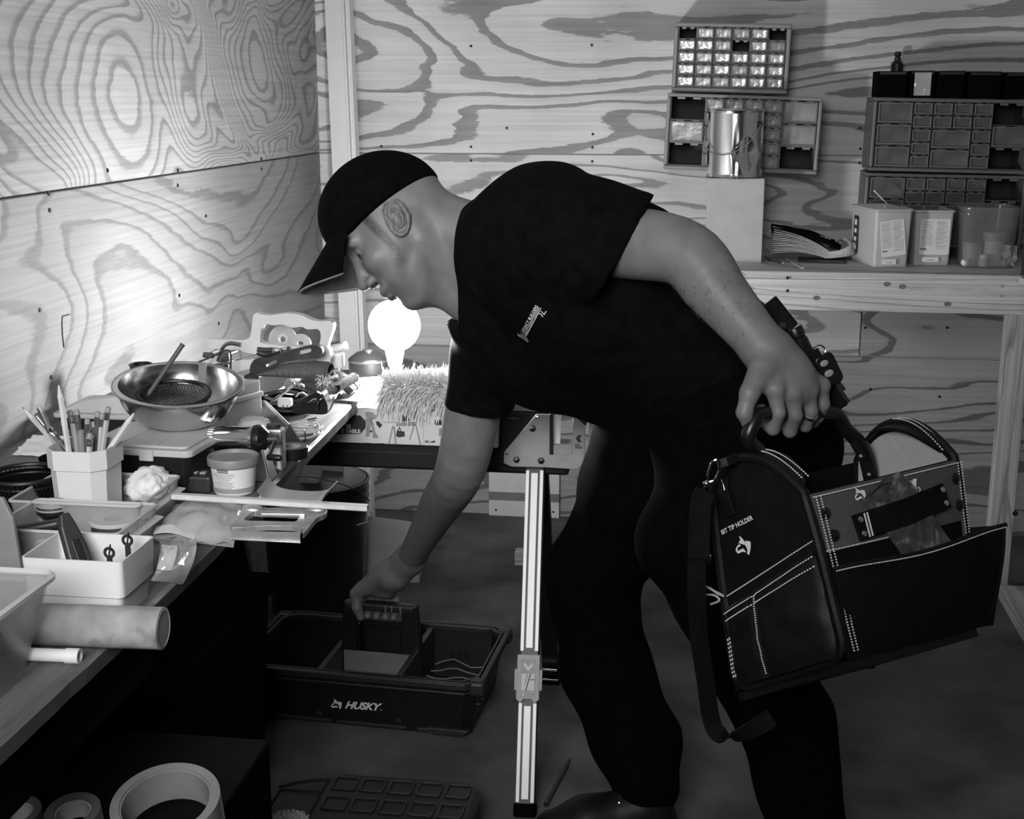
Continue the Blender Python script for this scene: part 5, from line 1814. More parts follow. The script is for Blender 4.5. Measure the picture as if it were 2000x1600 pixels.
for i, (x0, y0, x1, y1) in enumerate(((1200, 800, 1370, 765), (1230, 910, 1380, 885))):
    a, b_ = G(480 + x0 / 10, 740 + y0 / 10, BZ + .003), G(480 + x1 / 10, 740 + y1 / 10, BZ + .003)
    o = thing('split_pin', 'dark split pin lying on the bench, %s' % ('rear one' if i == 0 else 'front one with an eye'), 'pin', (a + b_) / 2 - Vector((0, 0, .003)), group='split pins on the bench')
    sub(o).cyl(a, b_, .0016, n=8).build('pin_shaft', 'dark_metal', o)
    sub(o).tube([b_ + Vector((.003 * math.cos(t * .7854), .003 * math.sin(t * .7854), 0)) for t in range(8)], .0009, 5, closed=True).build('pin_eye', 'dark_metal', o)

# black extension cord and glove filling the pile
o = place('black_cord_coil', 'thick black extension cord coiled under the brush', 'cord', G(545, 800, BZ))
pc_ = G(548, 800, BZ + .01)
for k in range(11):
    R1 = .040 + .006 * (k % 4) + rr.uniform(-.002, .002)
    z0 = .005 + .0085 * (k // 3)
    cx_, cy_ = rr.uniform(-.004, .004), rr.uniform(-.004, .004)
    sub(o).tube([(pc_.x + cx_ + R1 * 1.05 * math.cos(t * math.pi / 18), pc_.y + .03 + cy_ + R1 * .8 * math.sin(t * math.pi / 18), BZ + z0 + .003 * math.sin(t * .5 + k)) for t in range(36)], .0042, 7, closed=True).build('cord_turn', 'dark_plastic' if k % 2 else 'black_rubber', o, smooth=True)
sub(o).tube([(pc_.x + .044 + .02 * math.cos(t), pc_.y + .01 - .012 * math.cos(t), BZ + .02 + .024 * math.sin(t)) for t in [k * math.pi / 6 for k in range(12)]], .002, 5, closed=True).build('tie', 'card_grey', o, smooth=True)
o = place('work_glove', 'dark crumpled work glove under the saw in the pile', 'glove', G(600, 790, BZ))
o.location.y += .10
blob(o, 'glove_palm', 'wire_dark', (0, 0, .024), (.05, .035, .024), .25, 1.8, seed=3)
for k in range(4):
    MB().tube(smooth_path([(.03, -.024 + k * .016, .03), (.055, -.028 + k * .017, .032 - .004 * (k % 2)), (.078, -.03 + k * .019, .012)], 4), [.0105] * 8 + [.009], 9).build('glove_finger', 'wire_dark', o, smooth=True)
blob(o, 'glove_cuff', 'grey_plastic', (-.055, 0, .02), (.022, .034, .02), .12, 2.0, seed=5)
o = place('pliers', 'pliers with dark grips and bright jaws lying across the pile', 'pliers', G(520, 790, BZ))
o.location.z = BZ + .06
for s in (-1, 1):
    sub(o).tube(smooth_path([z7(260, 60 + s * 20, 2.40), z7(420, 90 + s * 36, 2.40), z7(560, 70 + s * 20, 2.40)], 5), .006, 8).build('grip', 'dark_plastic', o, smooth=True)
    sub(o).tube([z7(560, 70 + s * 16, 2.40), z7(640, 60 + s * 6, 2.40), z7(700, 50 + s * 3, 2.40)], [.006, .006, .003], 8).build('jaw', 'steel', o, smooth=True)

# triangular embossed bar
F1, F2, F3 = W(566, 829, 2.29), G(591, 870, BZ + .002), G(543, 871, BZ + .002)
bk = W(501, 763, 2.60) - F1
o = place('triangular_bar', 'embossed triangular metal bar with dark end, slanting beside the card box', 'bar', (F2 + F3) / 2)
MB(o.matrix_world.inverted()).add([F1, F2, F3, F1 + bk, F2 + bk, F3 + bk], [(0, 1, 2), (5, 4, 3), (0, 3, 4, 1), (1, 4, 5, 2), (2, 5, 3, 0)]).build('bar_body', 'steel_brushed', o, bevel=.002)
nrm = (F1 - F2).cross(F3 - F2).normalized()
if nrm.y > 0:
    nrm = -nrm
e_ = .0012
MB(o.matrix_world.inverted()).add([F1 + nrm * e_, F2 + nrm * e_, F3 + nrm * e_, F1, F2, F3], [(0, 1, 2), (5, 4, 3), (0, 3, 4, 1), (1, 4, 5, 2), (2, 5, 3, 0)]).build('end_cap', 'black_plastic', o)
fn = (F3 - F1).cross(bk).normalized()
if fn.dot(CAMP - F1) < 0:
    fn = -fn
rg = MB(o.matrix_world.inverted())
rr = random.Random(3)
for k in range(26):
    t = .06 + k * .034
    ln = rr.uniform(.45, .62)
    s0 = F1 + bk * t + (F3 - F1) * .16 + fn * .0004
    s1 = F1 + bk * t + (F3 - F1) * (.16 + ln) + fn * .0004
    rg.strap([s0, s1], .0022 + .001 * (k % 3), .0012, bk)
rg.build('embossing', 'dark_metal', o)
rim_ = MB(o.matrix_world.inverted())
rim_.strap([F1 + fn * .0006 + (F3 - F1) * .06, F1 + bk + fn * .0006 + (F3 - F1) * .06], .005, .002, (F3 - F1)).build('bar_lip', 'steel_brushed', o)
# black tape roll by the bar end
p = G(573, 902, BZ)
o = place('black_tape_roll', 'roll of black tape beside the triangular bar', 'tape', p + Vector((-.012, .03, 0)))
MB().lathe([(.028, 0), (.029, .001), (.029, .019), (.028, .02), (.016, .02), (.016, 0)], 32, closed=True).build('tape_body', 'black_plastic', o, smooth=True, angle=30)
MB().lathe([(.016, .0), (.016, .02), (.0145, .02), (.0145, 0)], 28, closed=True).build('tape_core', 'card_grey', o, smooth=True)

# ---------------------------------------------------------------- crank pencil sharpener
YQ = 2.058
cA, cB = W(412, 858, YQ), W(498, 858, YQ)
rS = 27 * mpp(YQ)
o = thing('pencil_sharpener', 'shiny crank pencil sharpener with black gear case', 'sharpener', Vector((cB.x - .03, YQ, BZ)))
Mi = o.matrix_world.inverted()
ax = (cB - cA)
MB(Mi).lathe([(rS * .90, 0), (rS * .96, .003), (rS * .98, .012), (rS, .014), (rS, ax.length - .01), (rS * 1.03, ax.length - .008), (rS * 1.03, ax.length)], 44, T(cA, frame(ax))).build('shavings_drum', 'tin_bright', o, smooth=True, angle=30)
kn = MB(Mi)
for k in range(30):
    a_ = k * math.pi / 15
    kn.cyl(cA + Vector((.001, math.cos(a_) * rS * .985, math.sin(a_) * rS * .985)), cA + Vector((.010, math.cos(a_) * rS * .985, math.sin(a_) * rS * .985)), .0011, n=4)
kn.build('drum_knurl', 'steel', o)
MB(Mi).lathe([(rS * 1.06, 0), (rS * 1.1, .004), (rS * 1.06, .012), (rS * .7, .02), (rS * .5, .024)], 40, T(cB, frame(ax))).build('gear_case', 'black_satin', o, smooth=True)
sB = cB + ax.normalized() * .022
MB(Mi).cyl(sB, sB + ax.normalized() * .018, .0085, n=18).build('crank_shaft', 'dark_metal', o, smooth=True)
cE = sB + ax.normalized() * .016
hE = W(522, 893, YQ - .03)
MB(Mi).strap([cE + Vector((0, 0, .006)), cE.lerp(hE, .5), hE - Vector((0, 0, .004))], .009, .003, (.2, 1, 0)).build('crank_arm', 'chrome', o, bevel=.001)
MB(Mi).lathe([(.0045, 0), (.0055, .002), (.0055, .022), (.0045, .024)], 16, T(hE, frame((1, -.1, 0)))).build('crank_knob', 'black_satin', o, smooth=True)
MB(Mi).hexa([Vector((cB.x - .012, YQ - .022, BZ + .0005)), Vector((cB.x + .03, YQ - .022, BZ + .0005)), Vector((cB.x + .03, YQ + .022, BZ + .0005)), Vector((cB.x - .012, YQ + .022, BZ + .0005)), Vector((cB.x - .006, YQ - .012, cB.z)), Vector((cB.x + .014, YQ - .012, cB.z)), Vector((cB.x + .014, YQ + .012, cB.z)), Vector((cB.x - .006, YQ + .012, cB.z))]).build('stand', 'steel', o, bevel=.002)
# label tin and sponge behind it
p = G(527, 935, BZ)
o = thing('label_tin', 'rectangular tin with a barcode label behind the sharpener crank', 'tin', p + Vector((-.008, .055, 0)))
zt = W(525, 835, o.location.y).z - BZ
MB().box((0, 0, zt / 2), (.034, .026, zt)).build('tin_body', 'aluminium', o, bevel=.004)
lb_ = MB().box((.0, -.0136, zt * .32), (.028, .001, zt * .5)).build('tin_label', 'paper', o)
bc = MB()
for k in range(12):
    bc.box((-.008 + k * .0014, -.0143, zt * .26), (.0005 + .0004 * (k % 3), .0005, zt * .2))
bc.build('barcode', 'print_dark', lb_)
MB().lathe([(.012, zt), (.012, zt + .006), (0, zt + .007)], 18).build('tin_cap', 'dark_plastic', o, smooth=True)
p = W(497, 832, 2.2)
o = thing('sanding_sponge', 'rounded pale sponge perched behind the sharpener', 'sponge', (p.x - .006, 2.215, BZ))
zt = p.z - BZ
MB().box((0, 0, (zt - .012) / 2), (.045, .03, zt - .013)).build('block', 'dark_plastic', o, bevel=.002)
blob(o, 'sponge_body', 'card_grey', (0, 0, zt), (.03, .022, .0125), .16, 2.0, seed=2)
# ---------------------------------------------------------------- joint compound tub
p = G(444, 972, BZ)
rT = 50 * mpp(2.05)
o = thing('compound_tub', 'plastic tub with grey lid and printed white label', 'tub', (p.x, p.y + rT * .85, BZ + .0005))
zt = W(442, 911, o.location.y - rT).z - BZ
MB().lathe([(rT * .76, 0), (rT * .78, .003), (rT * .90, zt), (rT * .88, zt)], 44).build('tub_body', 'white_plastic', o, smooth=True)
MB().lathe([(rT * .785, zt * .05), (rT * .905, zt * .98)], 44).build('tub_label', 'paper', o, smooth=True)
MB().lathe([(rT * .93, zt - .008), (rT, zt - .006), (rT * 1.01, zt + .004), (rT * .97, zt + .007), (rT * .93, zt + .006), (rT * .90, zt + .001), (0, zt + .001)], 48).build('tub_lid', 'midgrey_plastic', o, smooth=True)
ml = o.children[1]
rr = random.Random(6)


def tub_text(z, half, th, c0=-100):
    zz = z * zt
    r_ = rT * (.785 + .12 * (z - .05) / .93) + .0006
    a0, a1 = math.radians(c0 - half), math.radians(c0 + half)
    m_ = MB()
    m_.lathe([(r_, zz), (r_ + .0002 * 0, zz + th)], 12, a0=a0, a1=a1)
    m_.build('label_line', 'print_grey' if th < .0015 else 'print_dark', ml)


for k in range(11):
    tub_text(.80 - k * .055, rr.uniform(16, 34) if k > 1 else 16, .0011 if k > 1 else .0016)
m_ = MB()
m_.lathe([(rT * .80 + .0012, zt * .1), (rT * .818 + .0012, zt * .24)], 24, a0=math.radians(-180), a1=math.radians(0)).build('label_band', 'grey_plastic', ml)
# dark case with keys
p = G(372, 966, BZ)
o = thing('dark_meter', 'dark small meter with pale keys left of the compound tub', 'meter', (p.x, p.y + .03, BZ + .0005))
MB().box((0, 0, .014), (.062, .05, .028)).build('meter_body', 'dark_plastic', o, bevel=.004)
for k in range(3):
    MB().box((-.014 + k * .014, -.006, .0295), (.010, .010, .003)).build('key', 'grey_plastic', o, bevel=.001)
# long stick over the edge
zs = BZ + .052
a, b_ = G(338, 969, zs), G(719, 992, zs)
o = thing('long_stick', 'long narrow wooden stick jutting out past the bench edge', 'stick', (a + b_) / 2 - Vector((0, 0, .006)))
sub(o).strap([a, a.lerp(b_, .5), b_], .011, .0085, (0, 1, 0)).build('stick_body', 'lumber', o, bevel=.001)
sub(o).strap([a + Vector((0, -.0058, .0)), b_ + Vector((0, -.0058, .0))], .0012, .005, (0, 1, 0)).build('stick_edge', 'pencil_wood', o)
sub(o).tube(smooth_path([b_, b_ + Vector((.004, -.002, -.006)), b_ + Vector((.002, .004, -.02)), b_ + Vector((-.02, .01, -.03))]), .0008, 5).build('string_loop', 'wire_dark', o)


def z4(x, y, z):
    return G(300 + x / 4, 880 + y / 4, z)


# cast aluminium scoop
zq = BZ + .036
o = thing('aluminium_scoop', 'cast aluminium scoop with open D handle hanging over the bench edge', 'scoop', z4(800, 560, BZ))
outer = sm2([(615, 640), (640, 580), (690, 500), (700, 450), (760, 425), (845, 432), (850, 478), (1000, 482), (1180, 490), (1200, 462), (1345, 470), (1345, 530), (1275, 565), (1215, 640), (1165, 690), (1150, 640), (900, 625)], 3)
inner = sm2([(735, 548), (790, 515), (850, 522), (1130, 530), (1150, 525), (1120, 585), (1060, 592), (900, 588), (720, 582)], 3)
V_, F_ = loops_plate(outer, [inner], lambda x, y: z4(x, y, zq), .007, (0, 0, 1))
MB(o.matrix_world.inverted()).add(V_, F_).build('handle_frame', 'alu_cast', o, bevel=.002)
A1, A2 = z4(618, 640, zq + .007), z4(1150, 650, zq + .007)
B1, B2 = W(300 + 612 / 4, 880 + 702 / 4, A1.y - .012), W(300 + 1150 / 4, 880 + 728 / 4, A2.y - .012)
MB(o.matrix_world.inverted()).grid(lambda u, v: A1.lerp(A2, u).lerp(B1.lerp(B2, u), v) + Vector((0, -.002 * math.sin(v * 3.14), 0)), 12, 4, .003).build('front_skirt', 'alu_cast', o, smooth=True)
for c in (770, 1270):
    q = z4(c, 462, zq + .006)
    b_ = MB(o.matrix_world.inverted())
    b_.ball(q, .013, 10, (1.3, .8, .55))
    b_.build('boss', 'alu_cast', o, smooth=True)
sub(o).strap([z4(840, 500, zq + .009), z4(1185, 506, zq + .009)], .006, .005, (0, 1, 0)).build('cross_bar', 'aluminium', o, bevel=.001)
P00, P10, P01, P11 = z4(820, 372, BZ + .045), z4(1330, 405, BZ + .045), z4(900, 265, BZ + .058), z4(1437, 295, BZ + .058)
MB(o.matrix_world.inverted()).grid(lambda u, v: P00.lerp(P10, u).lerp(P01.lerp(P11, u), v) + Vector((0, 0, -.012 * math.sin(math.pi * u) ** .6 * (1 - .4 * v) + .012 * (abs(2 * u - 1) ** 6))), 20, 10, .002).build('pan', 'aluminium', o, smooth=True)
# zip bags
def sheet(o, name, m_, c, zfun, nu=18, nv=14, th=.0006):
    a, b_, c_, d_ = [Vector(q) for q in c]
    return sub(o).grid(lambda u, v: a.lerp(b_, u).lerp(d_.lerp(c_, u), v) + zfun(u, v), nu, nv, th).build(name, m_, o, smooth=True, angle=50)


zb = BZ + .004
o = thing('zip_bag', 'crinkled clear zip bag lying flat beside the scoop', 'bag', G(385, 1050, BZ))
sheet(o, 'bag_film', 'zip_plastic', (G(345, 990, zb), G(472, 992, zb), G(456, 1071, zb), G(300, 1052, zb)), lambda u, v: Vector((0, 0, .004 + .022 * math.sin(math.pi * u) ** .7 * math.sin(math.pi * min(1, v * 1.1 + .02)) ** .7 + .007 * noise.noise(Vector((u * 5, v * 5, 1))))))
sheet(o, 'bag_underside', 'zip_plastic', (G(345, 990, zb), G(472, 992, zb), G(456, 1071, zb), G(300, 1052, zb)), lambda u, v: Vector((0, 0, .001)))
sheet(o, 'paper_insert', 'paper', (G(305, 1040, zb), G(385, 1042, zb), G(380, 1060, zb), G(300, 1054, zb)), lambda u, v: Vector((0, 0, .008 + .004 * math.sin(u * 4))))
o = thing('small_zip_bag', 'small zip bag with a white tag hanging off the bench edge', 'bag', G(330, 1085, BZ))
ybg = 1.66
cs4 = (G(300, 1052, BZ + .012), G(376, 1054, BZ + .012), WX(357, 1140, -.640), WX(294, 1134, -.640))
sheet(o, 'bag_film', 'zip_plastic', cs4, lambda u, v: Vector((.012 * math.sin(math.pi * min(1, v)) ** .7, -.006 * math.sin(math.pi * u) * math.sin(math.pi * v), .012 * math.sin(math.pi * v) ** .7 + .004 * noise.noise(Vector((u * 4, v * 4, 6))))))
a, b_, c_, d_ = cs4
q = lambda u, v: a.lerp(b_, u).lerp(d_.lerp(c_, u), v) + Vector((.012 * math.sin(math.pi * v) ** .7 if 0 < v < 1 else 0, -.009, .003 + (.012 * math.sin(math.pi * v) ** .7 if 0 < v < 1 else 0)))
tgm = sub(o)
tgm.grid(lambda u, v: q(.12 + .42 * u, .36 + .5 * v) + Vector((0, -.002 * math.sin(3.1 * u), 0)), 4, 4, .0008)
tg_ = tgm.build('tag', 'paper', o)
M = tg_.matrix_world
px_, py_ = q(.40, .84), q(.40, .80)
vx, vy = (q(.44, .5) - q(.44, .82)), (q(.30, .8) - q(.5, .8))
for k, (u0, v0, ww, hh) in enumerate(((.40, .80, .2, .03), (.46, .82, .22, .03), (.44, .46, .1, .06), (.36, .5, .06, .05))):
    c0 = q(u0, v0) + Vector((0, -.0032, .0005))
    sub(o).strap([c0, c0 + vx * ww], .0022 + hh * .02, .0004, vy).build('tag_print', 'print_dark', o)
for k in range(4):
    uu = .70 + k * .06
    sub(o).tube([q(uu, .06), q(uu, .5) + Vector((0, -.001, 0)), q(uu, .92)], .0007, 4).build('zip_ridge', 'clear_thin', o)

# ================================================================= things on the floor
# bucket under the bench end
p = G(612, 1195, 0)
bk_ = thing('bucket', 'black ribbed bucket of scraps on the floor behind the bench end', 'bucket', (p.x, p.y + .05, .0005))
hB = .375
MB().lathe([(.128, 0), (.13, .003), (.148, hB), (.145, hB), (.1275, .006), (0, .006)], 56).build('bucket_wall', 'black_satin', bk_, smooth=True, angle=30)
for k in range(4):
    z_ = hB - .004 - k * .024
    r_ = .13 + .018 * z_ / hB
    MB().lathe([(r_ + .001, z_ - .004), (r_ + .006, z_ - .003), (r_ + .006, z_ + .002), (r_ + .001, z_ + .004)], 56).build('rib', 'black_satin', bk_, smooth=True)
MB().tube([(.156 * math.cos(t * math.pi / 16), .156 * math.sin(t * math.pi / 16) , hB - .06 - .11 * math.sin(t * math.pi / 16)) for t in range(-16, 1)], .0018, 6).build('bail', 'dark_metal', bk_, smooth=True)
for i, (dx, dy, rot_, s_, m_, nm, lab) in enumerate(((.05, .02, (18, -20, 30), (.13, .004, .17), 'card_white', 'paper_scrap', 'crumpled white printed card poking out of the bucket'), (-.02, .04, (-14, 10, -10), (.09, .006, .22), 'card_kraft', 'card_offcut', 'brown card offcut standing in the bucket'), (-.06, -.01, (10, 18, 5), (.05, .03, .26), 'pencil_wood', 'wood_scrap', 'pale wood scrap standing in the bucket'))):
    o = thing(nm, lab, 'scrap', bk_.location + Vector((dx, dy, .2)), rot_)
    MB().box((0, 0, s_[2] / 2), s_).build('scrap_sheet', m_, o, bevel=.001)
    MB().box((s_[0] * .1, -s_[1] / 2 - .0008, s_[2] * .7), (s_[0] * .5, .001, s_[2] * .16)).build('scrap_print', 'print_grey' if i == 0 else m_, o)
# open carton behind the bucket
p = G(752, 1145, 0)
o = thing('open_carton', 'open pale cardboard box with raised flap beside the bucket', 'box', (p.x, p.y + .12, .0005), (0, 0, 6))
bb = MB()
ring_walls(bb, [(-.085, -.09), (.085, -.09), (.085, .09), (-.085, .09)], [(-.085, -.09), (.085, -.09), (.085, .09), (-.085, .09)], 0, .115, .003)
bb.build('carton_body', 'card_grey', o)
MB().grid(lambda u, v: (-.083 + .166 * u + .02 * v, -.09 + .012 * v, .116 + .085 * v - .02 * v * u), 4, 4, .002).build('flap', 'card_grey', o)
MB().grid(lambda u, v: (.086 + .05 * v, -.085 + .17 * u, .115 + .035 * v), 4, 4, .002).build('flap', 'card_grey', o)
MB().cyl((-.06, .0, .1), (.05, .02, .13), .016, n=14).build('wrapped_roll', 'dark_plastic', o, smooth=True)

# ---------------------------------------------------------------- tool box in the man's right hand
P0, P1 = G(478, 1408, 0), G(915, 1450, 0)
ux = (P1 - P0).normalized()
uy = Vector((-ux.y, ux.x, 0))
LT, DT, HT = (P1 - P0).length * 1.12, .335, None
yfront = ((P0 + P1) / 2).y
HT = W(700, 1322, yfront - .01).z
cT = (P0 + P1) / 2 + uy * DT / 2
tb = thing('tool_box', 'open black tool box with white logo being gripped by its handle', 'tool box', cT)
tb.matrix_world = Matrix.Translation((cT.x, cT.y, .0008)) @ Matrix((ux, uy, Vector((0, 0, 1)))).transposed().to_4x4()
lb2, db2 = LT * .885, DT * .88


def cham(w, d, c):
    return [(-w / 2 + c, -d / 2), (w / 2 - c, -d / 2), (w / 2, -d / 2 + c), (w / 2, d / 2 - c), (w / 2 - c, d / 2), (-w / 2 + c, d / 2), (-w / 2, d / 2 - c), (-w / 2, -d / 2 + c)]


bb = MB()
ring_walls(bb, cham(lb2, db2, .02), cham(LT * .96, DT * .97, .03), .004, HT, .004)
bb.build('box_shell', 'black_plastic', tb)
rm = MB()
V_, F_ = loops_plate(cham(LT * 1.0, DT * 1.04, .038), [cham(LT * .925, DT * .9, .03)], lambda x, y: Vector((x, y, HT - .016)), .016, (0, 0, 1))
rm.add(V_, F_).build('rim', 'dark_plastic', tb, bevel=.003)
V_, F_ = loops_plate(cham(LT * .985, DT * 1.02, .036), [cham(LT * .95, DT * .95, .03)], lambda x, y: Vector((x, y, HT - .028)), .006, (0, 0, 1))
MB().add(V_, F_).build('rim_lower', 'dark_plastic', tb, bevel=.002)
for x0, x1 in ((-.34, -.1), (-.08, .2), (.24, .42)):
    MB().box(((x0 + x1) / 2 * LT, -db2 / 2 - .002, .012), ((x1 - x0) * LT, .012, .008)).build('base_ridge', 'dark_plastic', tb, bevel=.002)
for s in (-1, 1):
    MB().prism([(-.05, 0), (.05, 0), (.035, -.016), (-.035, -.016)], -.006, .006, T((s * LT * .36, -db2 / 2 - .004, .020), (90, 0, 0))).build('base_foot', 'dark_plastic', tb, bevel=.002)
    for s2 in (-1, 1):
        MB().box((s * (LT * .475), s2 * DT * .44, HT - .014), (.036, .036, .034), T()).build('corner_guard', 'dark_plastic', tb, bevel=.008)
for k, x in enumerate((-.15, .165)):
    MB().box((x * LT, 0, HT * .55), (.014, DT * .9, HT * .8)).build('divider', 'dark_plastic', tb, bevel=.002)
MB().box((.01 * LT, -DT * .2, HT * .46), (LT * .29, DT * .46, .004)).build('centre_tray', 'midgrey_plastic', tb)
MB().box((.01 * LT, DT * .02, HT * .66), (LT * .29, .004, HT * .36)).build('tray_wall', 'midgrey_plastic', tb)
for k in range(6):
    MB().tube([(LT * (.20 + .038 * j), DT * (-.34 + k * .13) + .008 * math.sin(j * 1.3), HT * .45 + .008 * math.sin(j * 1.3 + k)) for j in range(8)], .0016, 5).build('tray_rib', 'midgrey_plastic', tb, smooth=True)
hzT = W(715, 1176, (tb.matrix_world @ Vector((0, .03, 0))).y).z
hx0, hx1 = -.118 * LT, .135 * LT
for x, w_ in ((hx0, .022), (hx1, .03)):
    MB().hexa([(x - w_, .01, HT * .5), (x + w_, .01, HT * .5), (x + w_, .05, HT * .5), (x - w_, .05, HT * .5), (x - w_ * .55, .018, hzT), (x + w_ * .55, .018, hzT), (x + w_ * .55, .042, hzT), (x - w_ * .55, .042, hzT)]).build('handle_upright', 'black_plastic', tb, bevel=.003)
MB().box(((hx0 + hx1) / 2, .03, hzT - .009), (hx1 - hx0 + .02, .03, .02)).build('handle_bar', 'dark_plastic', tb, bevel=.006)
for k in (.62, .72, .86):
    MB().box((hx0 + (hx1 - hx0) * k, .0142, hzT - .009), (.002, .001, .018)).build('grip_line', 'grey_plastic', tb)
for k in range(3):
    MB().box((LT * (.27 + .03 * k), DT * .3, HT * .5 + .018), (.002, .002, .02)).build('bit_glint', 'chrome', tb)
# logo on the front
DOG = [
    [(800, 820), (870, 870), (920, 930), (970, 1010), (1000, 1060), (960, 1075), (900, 1055), (870, 1055), (835, 1025), (785, 1032), (820, 965), (845, 930)],
    [(970, 960), (1110, 975), (1135, 1020), (1130, 1150), (1115, 1260), (1090, 1360), (1035, 1330), (1045, 1240), (1020, 1150), (970, 1075), (1000, 1050)],
    [(840, 1075), (845, 1105), (825, 1135), (795, 1120), (765, 1170), (755, 1230), (775, 1250), (915, 1175), (960, 1220), (1000, 1290), (930, 1270), (880, 1280), (775, 1325), (712, 1245), (715, 1180), (745, 1115), (800, 1060)],
]


def dog(parent, M, m_, only=None):
    """wolf-head emblem in a unit box about 0..1 (x right, y up)"""
    bb = MB(M)
    for k, pg in enumerate(DOG):
        if only is not None and k not in only:
            continue
        V_, F_ = loops_plate([((x - 705) / 560, (1365 - y) / 560) for x, y in pg], [], lambda x, y: Vector((x, y, 0)), .0005, (0, 0, 1))
        bb.add(V_, F_)
    return bb.build('emblem', m_, parent)


def tb_front(px, py):
    """point on the sloping front face of the box (box coordinates)"""
    Mi = tb.matrix_world.inverted()
    r = ray(px, py)
    o_ = Mi @ CAMP
    d_ = (Mi.to_3x3() @ r)
    # plane through bottom (y=-db2/2,z=.004) and top (y=-DT*.485,z=HT)
    n_ = Vector((0, -(HT - .004), -(DT * .485 - db2 / 2))).normalized()
    q0 = Vector((0, -db2 / 2, .004))
    t = (q0 - o_).dot(n_) / d_.dot(n_)
    return o_ + d_ * t + n_ * .0025


a, b_, c_ = tb_front(674, 1382), tb_front(745, 1387), tb_front(677, 1366)
wl_ = (b_ - a).length
text('logo_lettering', 'HUSKY', fitM(a, (b_ - a).normalized(), (c_ - a).normalized()), 'print_white', tb, size=wl_ * .305, bold=.0009, shear=.22, spacing=.94)
d0, dx, dy = tb_front(647, 1383), tb_front(674, 1385), tb_front(648, 1363)
dog(tb, fitM(d0, dx - d0, dy - d0), 'print_white')
MB().box(tb_front(745, 1386), (.003, .001, .003)).build('logo_dot', 'print_grey', tb)

# lid of the tool box lying nearer on the floor
a, b_ = G(640, 1515, .085), G(948, 1520, .085)
ld = thing('ribbed_lid', 'black ribbed lid of the tool box lying on the floor in front of it', 'case', ((a.x + b_.x) / 2, (a.y + b_.y) / 2 - .13, .0006))
lw = b_.x - a.x
bb = MB()
bb.prism(cham(lw, .26, .03), .0, .085)
bb.build('lid_body', 'black_plastic', ld, bevel=.012, seg=3)
for r in range(2):
    for c in range(5):
        V_, F_ = loops_plate(rrect(lw * .155, .05, .006), [rrect(lw * .155 - .008, .042, .004)], lambda x, y: Vector((x, y, 0)), .004, (0, 0, 1))
        MB(T((-lw * .36 + c * lw * .18, .085 - r * .075, .0845))).add(V_, F_).build('lid_panel', 'dark_plastic', ld, bevel=.001)
MB().box((0, -.132, .05), (lw * .94, .008, .006)).build('lid_rim', 'dark_plastic', ld, bevel=.002)
MB().box((-lw / 2 - .05, .03, .03), (.10, .16, .05)).build('lid_latch_plate', 'black_plastic', ld, bevel=.01)
MB().tube(smooth_path([(-lw / 2 - .098, .1, .058), (-lw / 2 - .05, .115, .066), (-lw / 2 - .0, .12, .072)]), .004, 6).build('latch_edge', 'dark_plastic', ld, smooth=True)

# crate with tape rolls in the near left corner
ZC = .47
cr = thing('low_crate', 'black crate carrying tape rolls in the near left corner', 'crate', (-.80, 1.475, .0005))
bb = MB().box((0, 0, ZC / 2), (.38, .55, ZC - .001)).build('crate_body', 'black_rubber', cr, bevel=.006)
for k in range(3):
    MB().box((.191, 0, .1 + k * .13), (.004, .5, .07)).build('crate_slat', 'black_rubber', cr, bevel=.002)


def tape(label, px, py, Rpx, hole, h, tilt, m_side, m_out):
    p = G(px, py, ZC + h * .6)
    R1 = Rpx * mpp(p.y)
    t_ = math.radians(abs(tilt))
    o = thing('tape_roll', label, 'tape', (p.x, p.y, ZC + .0012))
    o.matrix_world = Matrix.Translation((p.x, p.y, ZC + .0012 + R1 * math.sin(t_))) @ Matrix.Rotation(math.radians(tilt), 4, 'X')
    r0 = R1 * hole
    MB().lathe([(R1, 0), (R1, h), (r0 + .0025, h), (r0 + .0025, 0)], 60, closed=True).build('tape_winding', m_side, o, smooth=True, angle=30)
    MB().lathe([(r0 + .0024, .0005), (r0 + .0024, h - .003), (r0, h - .003), (r0, .0005)], 60, closed=True).build('cardboard_core', m_out, o, smooth=True, angle=30)
    return o, R1


tape('large pale tape roll, biggest of the three in the near corner', 333, 1604, 117, .80, .05, 14, 'tape_light', 'tape_light')
tape('small tape roll touching the large roll in the near corner', 148, 1606, 60, .60, .03, 12, 'tape_side', 'card_grey')
tape('small tape roll at the left picture edge in the near corner', 40, 1606, 52, .58, .03, 12, 'tape_side', 'card_grey')
p = G(565, 1612, .075)
o = thing('fluff_pad', 'white fluffy pad on the black lid at the bottom picture edge', 'pad', (p.x, p.y, .056))
o.scale = (1.4, 1.4, 1.4)
blob(o, 'pad_body', 'rag_white', (0, 0, .012), (.03, .024, .012), .3, 3, seed=7)
rr = random.Random(1)
tf = MB()
for i in range(200):
    a_, e_ = rr.uniform(0, 6.28), rr.uniform(.1, 1.4)
    d_ = Vector((math.cos(a_) * math.cos(e_), math.sin(a_) * math.cos(e_), math.sin(e_)))
    b0 = Vector((0, 0, .012)) + Vector((d_.x * .028, d_.y * .022, d_.z * .011))
    tf.tube([b0, b0 + d_ * .004, b0 + d_ * .007 + Vector((rr.uniform(-.003, .003), rr.uniform(-.003, .003), 0))], .0007, 3)
w_ = tf.build('fibres', 'fleece', o)
w_['kind'] = 'stuff'
